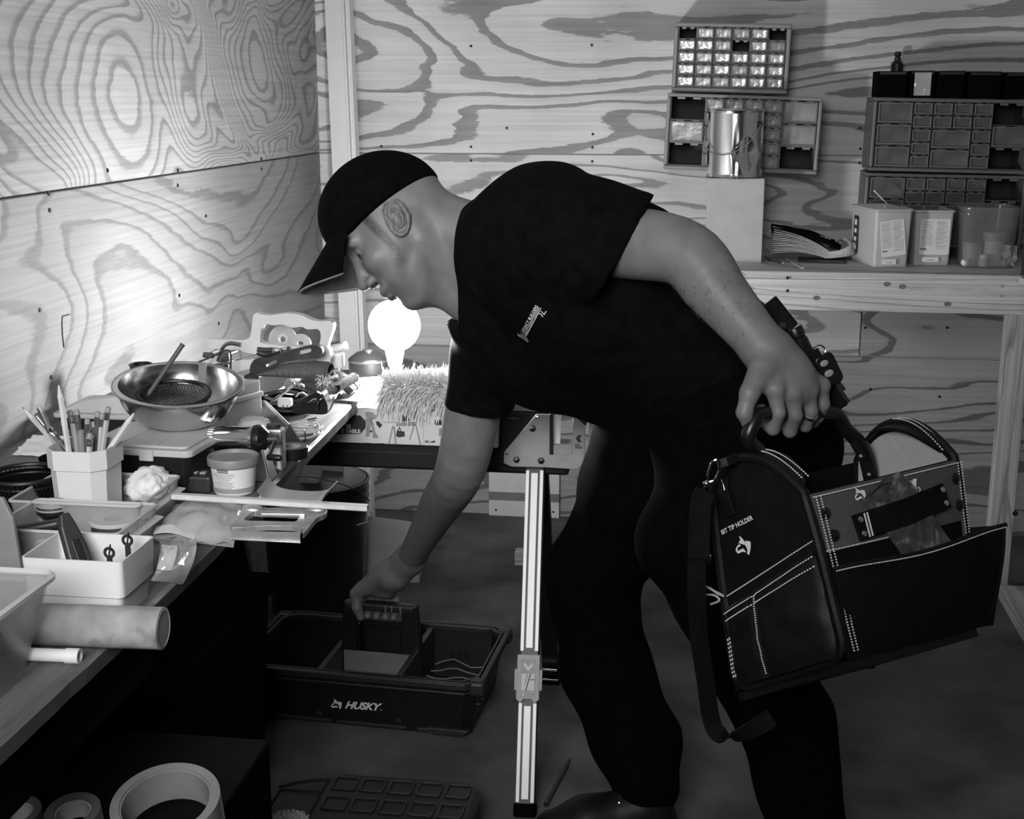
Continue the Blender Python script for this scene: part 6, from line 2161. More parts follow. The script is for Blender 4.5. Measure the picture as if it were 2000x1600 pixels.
# pen on the floor
a, b_ = G(1066, 1572, .006), G(1113, 1482, .006)
o = thing('floor_pencil', 'dark pencil lying on the concrete near the sawhorse foot', 'pencil', (a + b_) / 2 - Vector((0, 0, .006)))
sub(o).lathe([(.0048, 0), (.0048, (b_ - a).length * .86), (.0012, (b_ - a).length)], 8, T(a, frame(b_ - a))).build('shaft', 'lead', o)
sub(o).lathe([(.0052, 0), (.0052, .016)], 10, T(a, frame(b_ - a))).build('ferrule', 'dark_metal', o)
# ================================================================= soft-body shapes: distance fields meshed with surface nets
class Field:
    def __init__(self, lo, hi, h):
        self.lo = np.array(lo, np.float32)
        self.h = h
        self.n = np.ceil((np.array(hi) - np.array(lo)) / h).astype(int) + 1
        self.f = np.full(self.n, 1.0, np.float32)

    def _win(self, lo, hi, k):
        a = np.maximum(0, np.floor((np.array(lo) - k - self.lo) / self.h).astype(int) - 2)
        b = np.minimum(self.n, np.ceil((np.array(hi) + k - self.lo) / self.h).astype(int) + 3)
        if np.any(b <= a):
            return None
        sl = tuple(slice(x, y) for x, y in zip(a, b))
        g = [self.lo[i] + self.h * np.arange(a[i], b[i], dtype=np.float32) for i in range(3)]
        return sl, np.meshgrid(*g, indexing='ij', sparse=True)

    def _mix(self, sl, d, k, op):
        f = self.f[sl]
        if op == 'sub':
            d = -d
            if k > 0:
                h = np.clip(.5 - .5 * (d - f) / k, 0, 1)
                r = d * (1 - h) + f * h + k * h * (1 - h)
                r = np.maximum(np.maximum(f, d), 0) * 0 + (f * h + d * (1 - h)) + k * h * (1 - h)
            else:
                r = np.maximum(f, d)
        else:
            if k > 0:
                h = np.clip(.5 + .5 * (f - d) / k, 0, 1)
                r = f * (1 - h) + d * h - k * h * (1 - h)
            else:
                r = np.minimum(f, d)
        self.f[sl] = r

    def cone(self, a, b, ra, rb, k=.02, op='add'):
        a, b = np.array(a, np.float32), np.array(b, np.float32)
        R = max(ra, rb)
        w = self._win(np.minimum(a, b) - R, np.maximum(a, b) + R, k + .02)
        if w is None:
            return self
        sl, (X, Y, Z) = w
        ab = b - a
        L2 = float(ab @ ab) + 1e-12
        px, py, pz = X - a[0], Y - a[1], Z - a[2]
        t = np.clip((px * ab[0] + py * ab[1] + pz * ab[2]) / L2, 0, 1)
        d = np.sqrt((px - t * ab[0]) ** 2 + (py - t * ab[1]) ** 2 + (pz - t * ab[2]) ** 2) - (ra + (rb - ra) * t)
        self._mix(sl, d, k, op)
        return self

    def poly(self, pts, rs, k=.02):
        """one tube along many points: plain union along the chain, one soft union with the rest"""
        P = np.array([np.array(p) for p in pts], np.float32)
        R = float(max(rs))
        w = self._win(P.min(0) - R, P.max(0) + R, k + .02)
        sl, (X, Y, Z) = w
        D = None
        for i in range(len(P) - 1):
            a, ab = P[i], P[i + 1] - P[i]
            px, py, pz = X - a[0], Y - a[1], Z - a[2]
            t = np.clip((px * ab[0] + py * ab[1] + pz * ab[2]) / (float(ab @ ab) + 1e-12), 0, 1)
            d = np.sqrt((px - t * ab[0]) ** 2 + (py - t * ab[1]) ** 2 + (pz - t * ab[2]) ** 2) - (rs[i] + (rs[i + 1] - rs[i]) * t)
            D = d if D is None else np.minimum(D, d)
        self._mix(sl, D.astype(np.float32), k, 'add')
        return self

    def chain(self, pts, rs, k=.02):
        for i in range(len(pts) - 1):
            self.cone(pts[i], pts[i + 1], rs[i], rs[i + 1], k)
        return self

    def ell(self, c, r, B=None, k=.02, op='add'):
        """ellipsoid, B = 3x3 with axes as columns"""
        c = np.array(c, np.float32)
        R = max(r)
        w = self._win(c - R, c + R, k + .02)
        if w is None:
            return self
        sl, (X, Y, Z) = w
        B = np.eye(3, dtype=np.float32) if B is None else np.array(B, np.float32)
        px, py, pz = X - c[0], Y - c[1], Z - c[2]
        q0, q1 = 0, 0
        for i in range(3):
            u = px * B[0, i] + py * B[1, i] + pz * B[2, i]
            q0 = q0 + (u / r[i]) ** 2
            q1 = q1 + (u / r[i] ** 2) ** 2
        k0, k1 = np.sqrt(q0), np.sqrt(q1) + 1e-9
        d = k0 * (k0 - 1) / k1
        self._mix(sl, d.astype(np.float32), k, op)
        return self

    def cut(self, p, n, lo=None, hi=None):
        """remove what lies on the side n points to (within a box)"""
        n = np.array(n, np.float32)
        n /= np.linalg.norm(n)
        if lo is None:
            sl = (slice(None),) * 3
            g = [self.lo[i] + self.h * np.arange(self.n[i], dtype=np.float32) for i in range(3)]
            X, Y, Z = np.meshgrid(*g, indexing='ij', sparse=True)
        else:
            w = self._win(lo, hi, 0)
            sl, (X, Y, Z) = w
        d = (X - p[0]) * n[0] + (Y - p[1]) * n[1] + (Z - p[2]) * n[2]
        self.f[sl] = np.maximum(self.f[sl], d)
        return self

    def noise(self, amp, sc, seed=0):
        """ripple the surface with a few crossing waves"""
        g = [self.lo[i] + self.h * np.arange(self.n[i], dtype=np.float32) for i in range(3)]
        X, Y, Z = np.meshgrid(*g, indexing='ij', sparse=True)
        r = np.random.RandomState(seed)
        s = 0
        for i in range(5):
            v = r.normal(size=3)
            v /= np.linalg.norm(v)
            v2 = r.normal(size=3) * .6
            s = s + np.sin((X * v[0] + Y * v[1] + Z * v[2]) * sc * (1 + .35 * i) + 1.7 * np.sin((X * v2[0] + Y * v2[1] + Z * v2[2]) * sc * .6) + i)
        self.f += (amp * s / 3).astype(np.float32)
        return self

    def mesh(self):
        f, n = self.f, self.n
        s = f < 0
        c = np.zeros(tuple(n - 1), np.uint8)
        for dx in (0, 1):
            for dy in (0, 1):
                for dz in (0, 1):
                    c += s[dx:n[0] - 1 + dx, dy:n[1] - 1 + dy, dz:n[2] - 1 + dz]
        act = (c > 0) & (c < 8)
        idx = np.argwhere(act)
        vid = np.full(act.shape, -1, np.int64)
        vid[act] = np.arange(len(idx))
        P = np.zeros((len(idx), 3))
        cnt = np.zeros(len(idx))
        cor = [(0, 0, 0), (1, 0, 0), (0, 1, 0), (1, 1, 0), (0, 0, 1), (1, 0, 1), (0, 1, 1), (1, 1, 1)]
        val = [f[idx[:, 0] + a, idx[:, 1] + b, idx[:, 2] + e] for a, b, e in cor]
        for i in range(8):
            for j in range(i + 1, 8):
                df = [abs(cor[i][q] - cor[j][q]) for q in range(3)]
                if sum(df) != 1:
                    continue
                m = (val[i] < 0) != (val[j] < 0)
                t = np.where(m, val[i] / (val[i] - val[j] + 1e-12), 0)
                for q in range(3):
                    P[:, q] += np.where(m, cor[i][q] + t * (cor[j][q] - cor[i][q]), 0)
                cnt += m
        P = P / cnt[:, None] + idx
        V = P * self.h + self.lo
        F = []
        for ax in range(3):
            o = [0, 0, 0]
            o[ax] = 1
            a = s[tuple(slice(0, n[q] - o[q]) for q in range(3))]
            b = s[tuple(slice(o[q], n[q]) for q in range(3))]
            e = np.argwhere(a != b)
            u, w = [(1, 2), (2, 0), (0, 1)][ax]
            ok = (e[:, u] > 0) & (e[:, w] > 0) & (e[:, u] < n[u] - 1) & (e[:, w] < n[w] - 1) & (e[:, ax] < n[ax] - 1)
            e = e[ok]
            ins = a[e[:, 0], e[:, 1], e[:, 2]]
            q = []
            for du, dw in ((-1, -1), (0, -1), (0, 0), (-1, 0)):
                g = e.copy()
                g[:, u] += du
                g[:, w] += dw
                q.append(vid[g[:, 0], g[:, 1], g[:, 2]])
            q = np.stack(q, 1)
            q[~ins] = q[~ins][:, ::-1]
            F.append(q)
        return V, np.concatenate(F)


def np_mesh(name, VF, m, parent, smooth_it=1, tone=None, inv=None):
    V, F = VF
    V = V.copy()
    if smooth_it:
        # light relaxation: move to the mean of the neighbours
        E = np.concatenate([F[:, [0, 1]], F[:, [1, 2]], F[:, [2, 3]], F[:, [3, 0]]])
        for _ in range(smooth_it):
            S = np.zeros_like(V)
            c = np.zeros(len(V))
            for a, b in ((0, 1), (1, 0)):
                np.add.at(S, E[:, a], V[E[:, b]])
                np.add.at(c, E[:, a], 1)
            V = V * .45 + .55 * S / np.maximum(c, 1)[:, None]
    me = bpy.data.meshes.new(name)
    me.vertices.add(len(V))
    Mi = np.array(inv if inv is not None else parent.matrix_world.inverted())
    Vl = V @ Mi[:3, :3].T + Mi[:3, 3]
    me.vertices.foreach_set('co', Vl.astype(np.float32).ravel())
    me.loops.add(F.size)
    me.loops.foreach_set('vertex_index', F.astype(np.int32).ravel())
    me.polygons.add(len(F))
    me.polygons.foreach_set('loop_start', np.arange(0, F.size, 4, dtype=np.int32))
    me.update()
    me.validate()
    me.polygons.foreach_set('use_smooth', [True] * len(me.polygons))
    if tone is not None:
        at = me.attributes.new('tone', 'FLOAT', 'POINT')
        at.data.foreach_set('value', tone(V).astype(np.float32))
    o = bpy.data.objects.new(name, me)
    me.materials.append(MATS[m])
    col.objects.link(o)
    o.parent = parent
    return o


def join_vf(lst):
    Vs, Fs, o = [], [], 0
    for V, F in lst:
        Vs.append(V)
        Fs.append(F + o)
        o += len(V)
    return np.concatenate(Vs), np.concatenate(Fs)


def A(px, py, Y):
    return np.array(W(px, py, Y))


# ---------------------------------------------------------------- skin
sk = bpy.data.materials.new('skin')
sk.use_nodes = True
N_, L_ = sk.node_tree.nodes, sk.node_tree.links
pb_ = N_['Principled BSDF']
pb_.inputs['Roughness'].default_value = .48
pb_.inputs['Specular IOR Level'].default_value = .4
at_ = N_.new('ShaderNodeAttribute')
at_.attribute_name = 'tone'
tc_ = N_.new('ShaderNodeTexCoord')
nz_ = N_.new('ShaderNodeTexNoise')
nz_.inputs['Scale'].default_value = 26
nz_.inputs['Detail'].default_value = 6
L_.new(tc_.outputs['Object'], nz_.inputs['Vector'])
rp_ = N_.new('ShaderNodeValToRGB')
rp_.color_ramp.elements[0].position = .3
rp_.color_ramp.elements[1].position = .7
rp_.color_ramp.elements[0].color = (.15, .15, .15, 1)
rp_.color_ramp.elements[1].color = (.205, .205, .205, 1)
L_.new(nz_.outputs['Fac'], rp_.inputs[0])
mx_ = N_.new('ShaderNodeMixRGB')
mx_.blend_type = 'MULTIPLY'
mx_.inputs[0].default_value = 1
L_.new(rp_.outputs[0], mx_.inputs[1])
L_.new(at_.outputs['Fac'], mx_.inputs[2])
L_.new(mx_.outputs[0], pb_.inputs['Base Color'])
n3_ = N_.new('ShaderNodeTexNoise')
n3_.inputs['Scale'].default_value = 420
L_.new(tc_.outputs['Object'], n3_.inputs['Vector'])
bm_ = N_.new('ShaderNodeBump')
bm_.inputs['Strength'].default_value = .12
bm_.inputs['Distance'].default_value = .001
L_.new(n3_.outputs['Fac'], bm_.inputs['Height'])
L_.new(bm_.outputs[0], pb_.inputs['Normal'])
MATS['skin'] = sk

# ---------------------------------------------------------------- head frame: origin at the left ear canal line, on the head's mid plane
YH = 2.335
imgR, imgU = np.array(_rt), np.array(_up)
toC = -np.array(_fw)
hf = -.74 * imgR - .67 * imgU
hu = -.67 * imgR + .74 * imgU
hu = hu - .13 * toC
hf = hf / np.linalg.norm(hf)
hu = hu - hf * (hu @ hf)
hu /= np.linalg.norm(hu)
hl = np.cross(hf, hu)
if hl @ toC < 0:
    hl = -hl
HO = A(780, 432, YH) - hl * 0.0
HB = np.stack([hf, hu, hl], 1)


def hp(f, u, l=0.0):
    return HO + hf * f + hu * u + hl * l


def neck_pts():
    return hp(-.028, -.03), A(935, 490, 2.335)


HS = 1.0
fh = Field(HO - .27, HO + .27, .0022)
n0, n1 = neck_pts()
fh.ell(hp(-.004, .03), (.099, .092, .076), HB, .02)
fh.ell(hp(.045, -.04), (.058, .082, .062), HB, .03)
fh.ell(hp(.052, -.1), (.04, .036, .045), HB, .03)
for s in (-1, 1):
    fh.cone(hp(.0, -.062, s * .05), hp(.066, -.122, s * .016), .021, .016, .025)
    fh.ell(hp(.074, -.034, s * .042), (.024, .02, .022), HB, .02)
    fh.cone(hp(.086, .016, s * .042), hp(.096, .016, s * .012), .013, .013, .016)
fh.ell(hp(.079, -.124), (.014, .014, .02), HB, .014)
# nose
fh.cone(hp(.100, .008), hp(.119, -.038), .0085, .0105, .014)
fh.ell(hp(.123, -.044), (.011, .0095, .011), HB, .008)
for s in (-1, 1):
    fh.ell(hp(.109, -.05, s * .013), (.011, .008, .0075), HB, .006)
    fh.ell(hp(.113, -.0555, s * .0075), (.0045, .003, .0032), HB, .003, 'sub')
# mouth
fh.ell(hp(.098, -.079), (.015, .010, .028), HB, .012)
fh.ell(hp(.1035, -.083), (.0068, .0046, .021), HB, .006)
fh.ell(hp(.1010, -.0945), (.0074, .0052, .019), HB, .006)
fh.cone(hp(.1095, -.0888, -.02), hp(.1095, -.0888, .02), .0016, .0016, .002, 'sub')
fh.ell(hp(.1, -.1065), (.006, .005, .016), HB, .008, 'sub')
# eyes
for s in (-1, 1):
    fh.ell(hp(.104, -.002, s * .032), (.017, .0115, .017), HB, .012, 'sub')
    fh.ell(hp(.0845, -.003, s * .031), (.0125, .0125, .0135), HB, .003)
    fh.cone(hp(.0955, -.0075, s * .020), hp(.092, -.007, s * .043), .0022, .0022, .003)
# neck and its muscles
fh.cone(n0, n1, .057, .064, .035)
fh.cone(hp(-.045, -.02, .02), A(960, 470, 2.32), .032, .06, .03)
fh.cone(hp(-.012, -.035, .055), A(915, 560, 2.30), .016, .014, .02)
fh.cone(hp(.035, -.105, .0), A(905, 590, 2.33), .03, .035, .03)
# ear
ee, eg = np.array([-.40, .915]), np.array([.915, .40])


def ep(a, b, l):
    v = np.array([.003, -.017]) + ee * a + eg * b
    return hp(v[0], v[1], l)


base_l = .0685
for s in (1, -1):
    helix = []
    for i in range(15):
        t = math.radians(60 - 300 * i / 14)
        # t=90 top; going round the back to the lobe
        ca, sa = math.cos(t), math.sin(t)
        ra_ = .0325 if sa > 0 else .030
        back = -ca
        helix.append((ra_ * sa, ca * .0185 - .002 * (sa < 0), base_l + .0085 + .009 * max(0, back)))
    # the rim runs from the front top over the back to the lobe
    pts = [ep(a, b, s * l) for a, b, l in helix]
    fh.ell(ep(0, -.002, s * (base_l + .004)), (.0145, .028, .0075), np.stack([hf * eg[0] + hu * eg[1], hf * ee[0] + hu * ee[1], hl], 1), .01)
    for i in range(len(pts) - 1):
        fh.cone(pts[i], pts[i + 1], .0034 if i < 10 else .0042, .0034 if i < 10 else .0046, .003)
    # inner ridge, bowl, tragus
    an = [(.017, .004), (.012, -.008), (.0, -.0105), (-.012, -.008), (-.017, .001)]
    ap = [ep(a, b, s * (base_l + .0125)) for a, b in an]
    for i in range(4):
        fh.cone(ap[i], ap[i + 1], .0026, .0026, .003)
    fh.ell(ep(-.003, .001, s * (base_l + .012)), (.008, .013, .006), np.stack([hf * eg[0] + hu * eg[1], hf * ee[0] + hu * ee[1], hl], 1), .003, 'sub')
    fh.ell(ep(.018, -.007, s * (base_l + .013)), (.005, .009, .003), np.stack([hf * eg[0] + hu * eg[1], hf * ee[0] + hu * ee[1], hl], 1), .002, 'sub')
    fh.cone(ep(.0, .0125, s * (base_l + .008)), ep(-.008, .0115, s * (base_l + .009)), .0042, .004, .003)
head_vf = fh.mesh()
del fh


def head_tone(V):
    d = V - HO
    f, u, l = d @ hf, d @ hu, d @ hl
    t = np.ones(len(V))
    side = np.abs(l) > .035

    def seg(f0, u0, f1, u1, w0, w1):
        ab = np.array([f1 - f0, u1 - u0])
        q = np.clip(((f - f0) * ab[0] + (u - u0) * ab[1]) / (ab @ ab), 0, 1)
        dd = np.hypot(f - f0 - q * ab[0], u - u0 - q * ab[1])
        return np.clip(1 - dd / (w0 + (w1 - w0) * q), 0, 1)
    rag = .8 + .2 * np.sin(f * 610 + 2 * np.sin(u * 330)) * np.sin(u * 270 + f * 200)
    sb = np.maximum(seg(.042, .022, .038, -.052, .0115, .009), .6 * seg(.038, -.04, .045, -.07, .012, .02))
    t *= 1 - .78 * np.clip(sb * 1.9, 0, 1) * side * rag
    st = np.maximum(seg(.03, -.07, .07, -.115, .028, .022), seg(.07, -.115, .095, -.09, .02, .02))
    t *= 1 - .30 * np.clip(st * 1.6, 0, 1)
    br = np.clip(1 - np.hypot((f - .098) / .018, (u - .022) / .007), 0, 1) * (np.abs(l) > .008)
    t *= 1 - .7 * np.clip(br * 2, 0, 1)
    ey = np.clip(1 - np.hypot((f - .095) / .006, (u + .0085) / .0035), 0, 1) * (np.abs(np.abs(l) - .031) < .014)
    t *= 1 - .8 * np.clip(ey * 2, 0, 1)
    hr = (u > .03) & (f < .05)
    t *= np.where(hr, .5, 1)
    return t


# ---------------------------------------------------------------- arms and hands
# left arm (near side) to the bag handle
LS, LE, LW = A(1085, 445, 2.17), A(1338, 496, 2.05), A(1502, 690, 1.965)
# grip axis of the bag handle (shared with the bag)
GR0, GR1 = A(1487, 812, 1.915), A(1625, 806, 2.015)
fa = Field(np.minimum.reduce([LS, LE, LW, GR0]) - .12, np.maximum.reduce([LS, LE, LW, GR1]) + .12, .0024)
armp = smooth_path([Vector(q) for q in (LS, LS * .45 + LE * .55, LE, LE * .6 + LW * .4, LW)], 5)
armr = np.interp(np.linspace(0, 1, len(armp)), [0, .25, .5, .68, .9, 1], [.062, .058, .051, .049, .037, .0345])
fa.poly(armp, list(armr), .004)
# palm: from the wrist to the knuckle row
kn = [A(1512, 762, 1.925), A(1545, 768, 1.94), A(1577, 764, 1.965), A(1602, 754, 1.99)]
pm = [LW, A(1496, 735, 1.945)]
for i, q in enumerate(kn):
    w0 = LW * (1 - .0) + (np.array([-.012, 0, 0]) if i == 0 else np.array([.004 * i, .004 * i, 0]))
    fa.cone(w0, q, .021, .0125, .022)
fa.ell((LW + kn[1] + kn[2]) / 3 + np.array([0, .008, -.006]), (.036, .03, .045), None, .02)
# fingers: knuckle -> over the front of the bar -> under it -> back up behind
gax = (GR1 - GR0) / np.linalg.norm(GR1 - GR0)
front = np.cross(gax, [0, 0, 1.0])
front /= np.linalg.norm(front)
if front @ toC < 0:
    front = -front
frs = (.0098, .0102, .0096, .0084)
lows = [(1510, 838), (1543, 842), (1573, 832), (1598, 815)]
nails = []
for i, q in enumerate(kn):
    low = A(*lows[i], 1.93 + .023 * i)
    m1 = q * .45 + low * .55 + front * .010
    t = ((low - GR0) @ gax)
    c = GR0 + gax * t
    under = c - np.array([0, 0, .017]) - front * .012
    tip = c - front * .026 + np.array([0, 0, .004])
    r = frs[i]
    fa.cone(q, m1, .0125, r * 1.02, .006)
    fa.cone(m1, low, r * 1.04, r, .004)
    fa.cone(low, under, r, r * .95, .004)
    fa.cone(under, tip, r * .95, r * .85, .004)
    fa.ell(q + front * .003 + np.array([0, 0, .002]), (.0125, .0115, .0115), None, .006)
# thumb along the near side of the bar
tb0, tb1, tb2, tb3 = A(1487, 722, 1.93), A(1464, 768, 1.905), A(1454, 806, 1.898), A(1462, 832, 1.905)
fa.cone(tb0, tb1, .019, .0145, .015)
fa.cone(tb1, tb2, .0138, .0118, .006)
fa.cone(tb2, tb3, .0118, .009, .005)
# tendons
for i, q in enumerate(kn):
    fa.cone(LW * .65 + q * .35 + front * .016, q + front * .006, .005, .006, .008)
left_vf = fa.mesh()
del fa

# right arm (far side) down to the tool box
bar = tb.matrix_world @ Vector(((hx0 + hx1) / 2, .03, hzT - .009))
barx = np.array((tb.matrix_world.to_3x3() @ Vector((1, 0, 0))))
bary = np.array((tb.matrix_world.to_3x3() @ Vector((0, 1, 0))))
BC = np.array(bar)
RS, RE = A(962, 610, 2.42), A(900, 915, 2.48)
RW = A(803, 1090, bar.y - .05)
fb = Field(np.minimum.reduce([RS, RE, RW, BC - .1]) - .1, np.maximum.reduce([RS, RE, RW, BC + .1]) + .1, .0026)
armp = smooth_path([Vector(q) for q in (RS, RS * .45 + RE * .55, RE * 1.0 + (RW - RS) * .0, RE * .6 + RW * .4, RW)], 5)
armr = np.interp(np.linspace(0, 1, len(armp)), [0, .25, .5, .72, .9, 1], [.062, .0555, .0495, .045, .034, .032])
fb.poly(armp, list(armr), .004)
# hand over the bar: knuckles on the far upper side, fingertips curl back under it, thumb in front
off = [-.040, -.016, .008, .030]
xs_b = [-.030, -.008, .014, .034]
kn2 = [BC + barx * (x - .012) - bary * .004 + np.array([0, 0, .045 - .002 * i]) for i, x in enumerate(xs_b)]
for i, q in enumerate(kn2):
    fb.cone(RW + barx * (.008 * (i - 1.5)), q, .023, .0145, .022)
fb.ell((RW * .45 + (kn2[1] + kn2[2]) / 2 * .55), (.036, .036, .03), None, .025)
for i, q in enumerate(kn2):
    x = xs_b[i]
    m1 = BC + barx * (x - .004) + bary * .026 + np.array([0, 0, .022])
    m2 = BC + barx * x + bary * .024 - np.array([0, 0, .014])
    tip = BC + barx * (x + .002) - bary * .012 - np.array([0, 0, .022])
    r = (.0100, .0104, .0098, .0088)[i]
    fb.cone(q, m1, .013, r * 1.05, .006)
    fb.cone(m1, m2, r * 1.03, r, .004)
    fb.cone(m2, tip, r, r * .88, .004)
t0_, t1_, t2_, t3_ = RW * .55 + kn2[0] * .45, BC - barx * .052 - bary * .020 + np.array([0, 0, .034]), BC - barx * .047 - bary * .030 + np.array([0, 0, .004]), BC - barx * .040 - bary * .028 - np.array([0, 0, .020])
fb.cone(t0_, t1_, .020, .0145, .015)
fb.cone(t1_, t2_, .0140, .0120, .006)
fb.cone(t2_, t3_, .0120, .0095, .005)
right_vf = fb.mesh()
del fb

# torso core under the shirt
ft = Field(A(880, 900, 2.3) - np.array([.02, .35, .2]), A(1650, 400, 2.3) + np.array([.1, .3, .2]), .008)
ft.cone(A(950, 490, 2.33), A(1150, 560, 2.3), .06, .12, .05).cone(A(1150, 560, 2.3), A(1440, 790, 2.3), .125, .12, .05)
ft.cone(LS, A(1040, 520, 2.3), .06, .08, .04).cone(RS, A(1040, 540, 2.34), .06, .08, .04)
torso_vf = ft.mesh()
nh, nt_ = len(head_vf[0]), 0
man = thing('person', 'man in black cap, T-shirt and trousers bending over to lift a tool box', 'person', (A(1300, 1560, 2.35)[0], 2.35, 0))


def all_tone(V):
    t = np.ones(len(V))
    t[:nh] = head_tone(V[:nh])
    return t


body = np_mesh('body', join_vf([head_vf, left_vf, right_vf, torso_vf]), 'skin', man, 2, all_tone)

# eyebrow / ring / hair on the forearm
rc = A(1583, 803, 1.93 + .023 * 2)
low3 = A(*lows[2], 1.93 + .023 * 2)
m3 = kn[2] * .45 + low3 * .55 + front * .010
dr = (low3 - m3) / np.linalg.norm(low3 - m3)
MB(man.matrix_world.inverted()).lathe([(.0100, -.0022), (.0118, -.0022), (.0118, .0022), (.0100, .0022)], 36, T(Vector(m3 * .75 + low3 * .25), frame(dr)), closed=True).build('ring', 'gold_ring', man, smooth=True, angle=40)
# hairs on the left forearm
rr = random.Random(21)
hb_ = MB(man.matrix_world.inverted())
axv = Vector(LW - LE)
Lf = axv.length
axn = axv.normalized()
for i in range(520):
    t = rr.uniform(.0, .82)
    a_ = rr.uniform(0, 2 * math.pi)
    c = Vector(LE) + axv * t
    r_ = .0475 if t < .32 else .0475 + (.0345 - .0475) * (t - .32) / .48
    pn = axn.orthogonal().normalized()
    nn = pn * math.cos(a_) + axn.cross(pn) * math.sin(a_)
    if nn.dot(Vector(toC)) < -.2:
        continue
    b0 = c + nn * (r_ - .001)
    d_ = (axn * .8 + nn * .35 + Vector((rr.uniform(-.5, .5), rr.uniform(-.5, .5), rr.uniform(-.6, .2)))) * .008
    hb_.tube([b0, b0 + d_ * .5 + nn * .001, b0 + d_], [.00022, .0002, .0001], 3)
hb_o = hb_.build('arm_hair', 'lead', man)
hb_o['kind'] = 'stuff'

# ---------------------------------------------------------------- T-shirt
fs_ = Field(A(860, 920, 2.3) - np.array([.06, .38, .12]), A(1600, 330, 2.25) + np.array([.12, .38, .16]), .0052)
sp = lambda px, py, Y: A(px, py, Y)
fs_.cone(sp(975, 488, 2.30), sp(1060, 480, 2.25), .092, .125, .05)
fs_.cone(sp(960, 500, 2.40), sp(1050, 545, 2.42), .085, .12, .05)
fs_.cone(sp(1060, 480, 2.23), sp(1185, 565, 2.26), .128, .150, .06)
fs_.cone(sp(1040, 560, 2.41), sp(1170, 640, 2.40), .12, .150, .06)
fs_.cone(sp(1185, 565, 2.26), sp(1375, 708, 2.27), .150, .128, .06)
fs_.cone(sp(1170, 650, 2.39), sp(1330, 740, 2.37), .145, .125, .06)
fs_.cone(sp(1375, 705, 2.27), sp(1430, 770, 2.27), .130, .128, .05)
fs_.cone(sp(985, 610, 2.36), sp(1040, 680, 2.38), .105, .105, .06)
# sleeves, each cut square before it joins the shirt
fsl = Field(fs_.lo, fs_.lo + fs_.h * (fs_.n - 1), fs_.h)
fsl.n = fs_.n
fsl.f = np.full(fs_.n, 1.0, np.float32)
fsl.cone(sp(1085, 455, 2.17), sp(1235, 482, 2.115), .102, .088, .05)
fsl.cone(sp(1100, 500, 2.13), sp(1195, 530, 2.09), .055, .050, .03)
fsr = Field(fs_.lo, fs_.lo + fs_.h * (fs_.n - 1), fs_.h)
fsr.n = fs_.n
fsr.f = np.full(fs_.n, 1.0, np.float32)
fsr.cone(sp(975, 640, 2.415), sp(935, 790, 2.455), .088, .068, .05)
# collar opening at the neck, sleeve and hem edges
fs_.noise(.0035, 26, 3)
fsl.noise(.0035, 26, 3)
fsr.noise(.003, 30, 5)
fs_.cone(n0 + (n0 - n1) * .3, n1 * .62 + sp(985, 500, 2.335) * .38, .062, .066, .004, 'sub')
nc = np.array(A(905, 480, 2.3) - A(1000, 490, 2.3))
fs_.cut(A(902, 500, 2.3), nc - np.array([0, 0, .004]), A(840, 620, 2.3) - np.array([0, .2, 0]), A(935, 380, 2.3) + np.array([0, .2, 0]))
nl_ = A(1220, 484, 2.1) - A(1100, 450, 2.16)
nl_ = np.cross(A(1170, 572, 2.1) - A(1270, 395, 2.1), toC)
nl_ = nl_ if nl_ @ (LE - LS) > 0 else -nl_
fsl.cut(A(1220, 484, 2.1), nl_)
nr_ = RE - RS
fsr.cut(A(930, 800, 2.45), np.array([-.12, 0, -1.0]))
for q_ in (fsl, fsr):
    hq = np.clip(.5 + .5 * (fs_.f - q_.f) / .03, 0, 1)
    fs_.f = fs_.f * (1 - hq) + q_.f * hq - .03 * hq * (1 - hq)
del fsl, fsr
# hollow sleeve mouths


# hem plane
hem_n = np.cross(A(1165, 862, 2.3) - A(1545, 655, 2.3), toC)
hem_n = hem_n if hem_n @ (A(1450, 900, 2.3) - A(1000, 480, 2.3)) > 0 else -hem_n
fs_.cut(A(1400, 792, 2.3), hem_n)
shirt = np_mesh('t_shirt', fs_.mesh(), 'cloth_black', man, 2)
SHIRT_F = fs_
# chest print, laid onto the shirt surface


def on_shirt(p, off):
    p = np.array(p)
    C0 = np.array(CAMP)
    r = p - C0
    d0 = np.linalg.norm(r)
    r = r / d0
    F_ = SHIRT_F
    t = d0 - .09
    while t < d0 + .12:
        q = C0 + r * t
        i = (q - F_.lo) / F_.h
        k = i.astype(int)
        if np.all(k >= 0) and np.all(k < F_.n - 1):
            g = i - k
            c = F_.f[k[0]:k[0] + 2, k[1]:k[1] + 2, k[2]:k[2] + 2]
            c = c[0] * (1 - g[0]) + c[1] * g[0]
            c = c[0] * (1 - g[1]) + c[1] * g[1]
            if c[0] * (1 - g[2]) + c[1] * g[2] < 0:
                break
        t += .001
    return Vector(C0 + r * (t - off))


Mi = man.matrix_world.inverted()
lg_ = bpy.data.objects.new('shirt_print', None)
col.objects.link(lg_)
lg_.parent = man
YPR = np.array(on_shirt(W(1035, 630, 2.25), .0))[1]


def s4(x, y):
    return W(995 + x / 16, 580 + y / 16, YPR)


def drape(me, off):
    for v in me.vertices:
        v.co = Mi @ on_shirt(v.co, off)


def pz(pts, m_, nm, off=.0035):
    fine = []
    for i in range(len(pts)):
        a, b_ = pts[i], pts[(i + 1) % len(pts)]
        k = max(1, int(math.hypot(b_[0] - a[0], b_[1] - a[1]) / 60))
        fine += [(a[0] + (b_[0] - a[0]) * q / k, a[1] + (b_[1] - a[1]) * q / k) for q in range(k)]
    V_, F_ = loops_plate(fine, [], s4, .0004, (0, -1, 0))
    me = MB().add(V_, F_).mesh(nm)
    drape(me, off)
    return link(me, nm, m_, lg_)


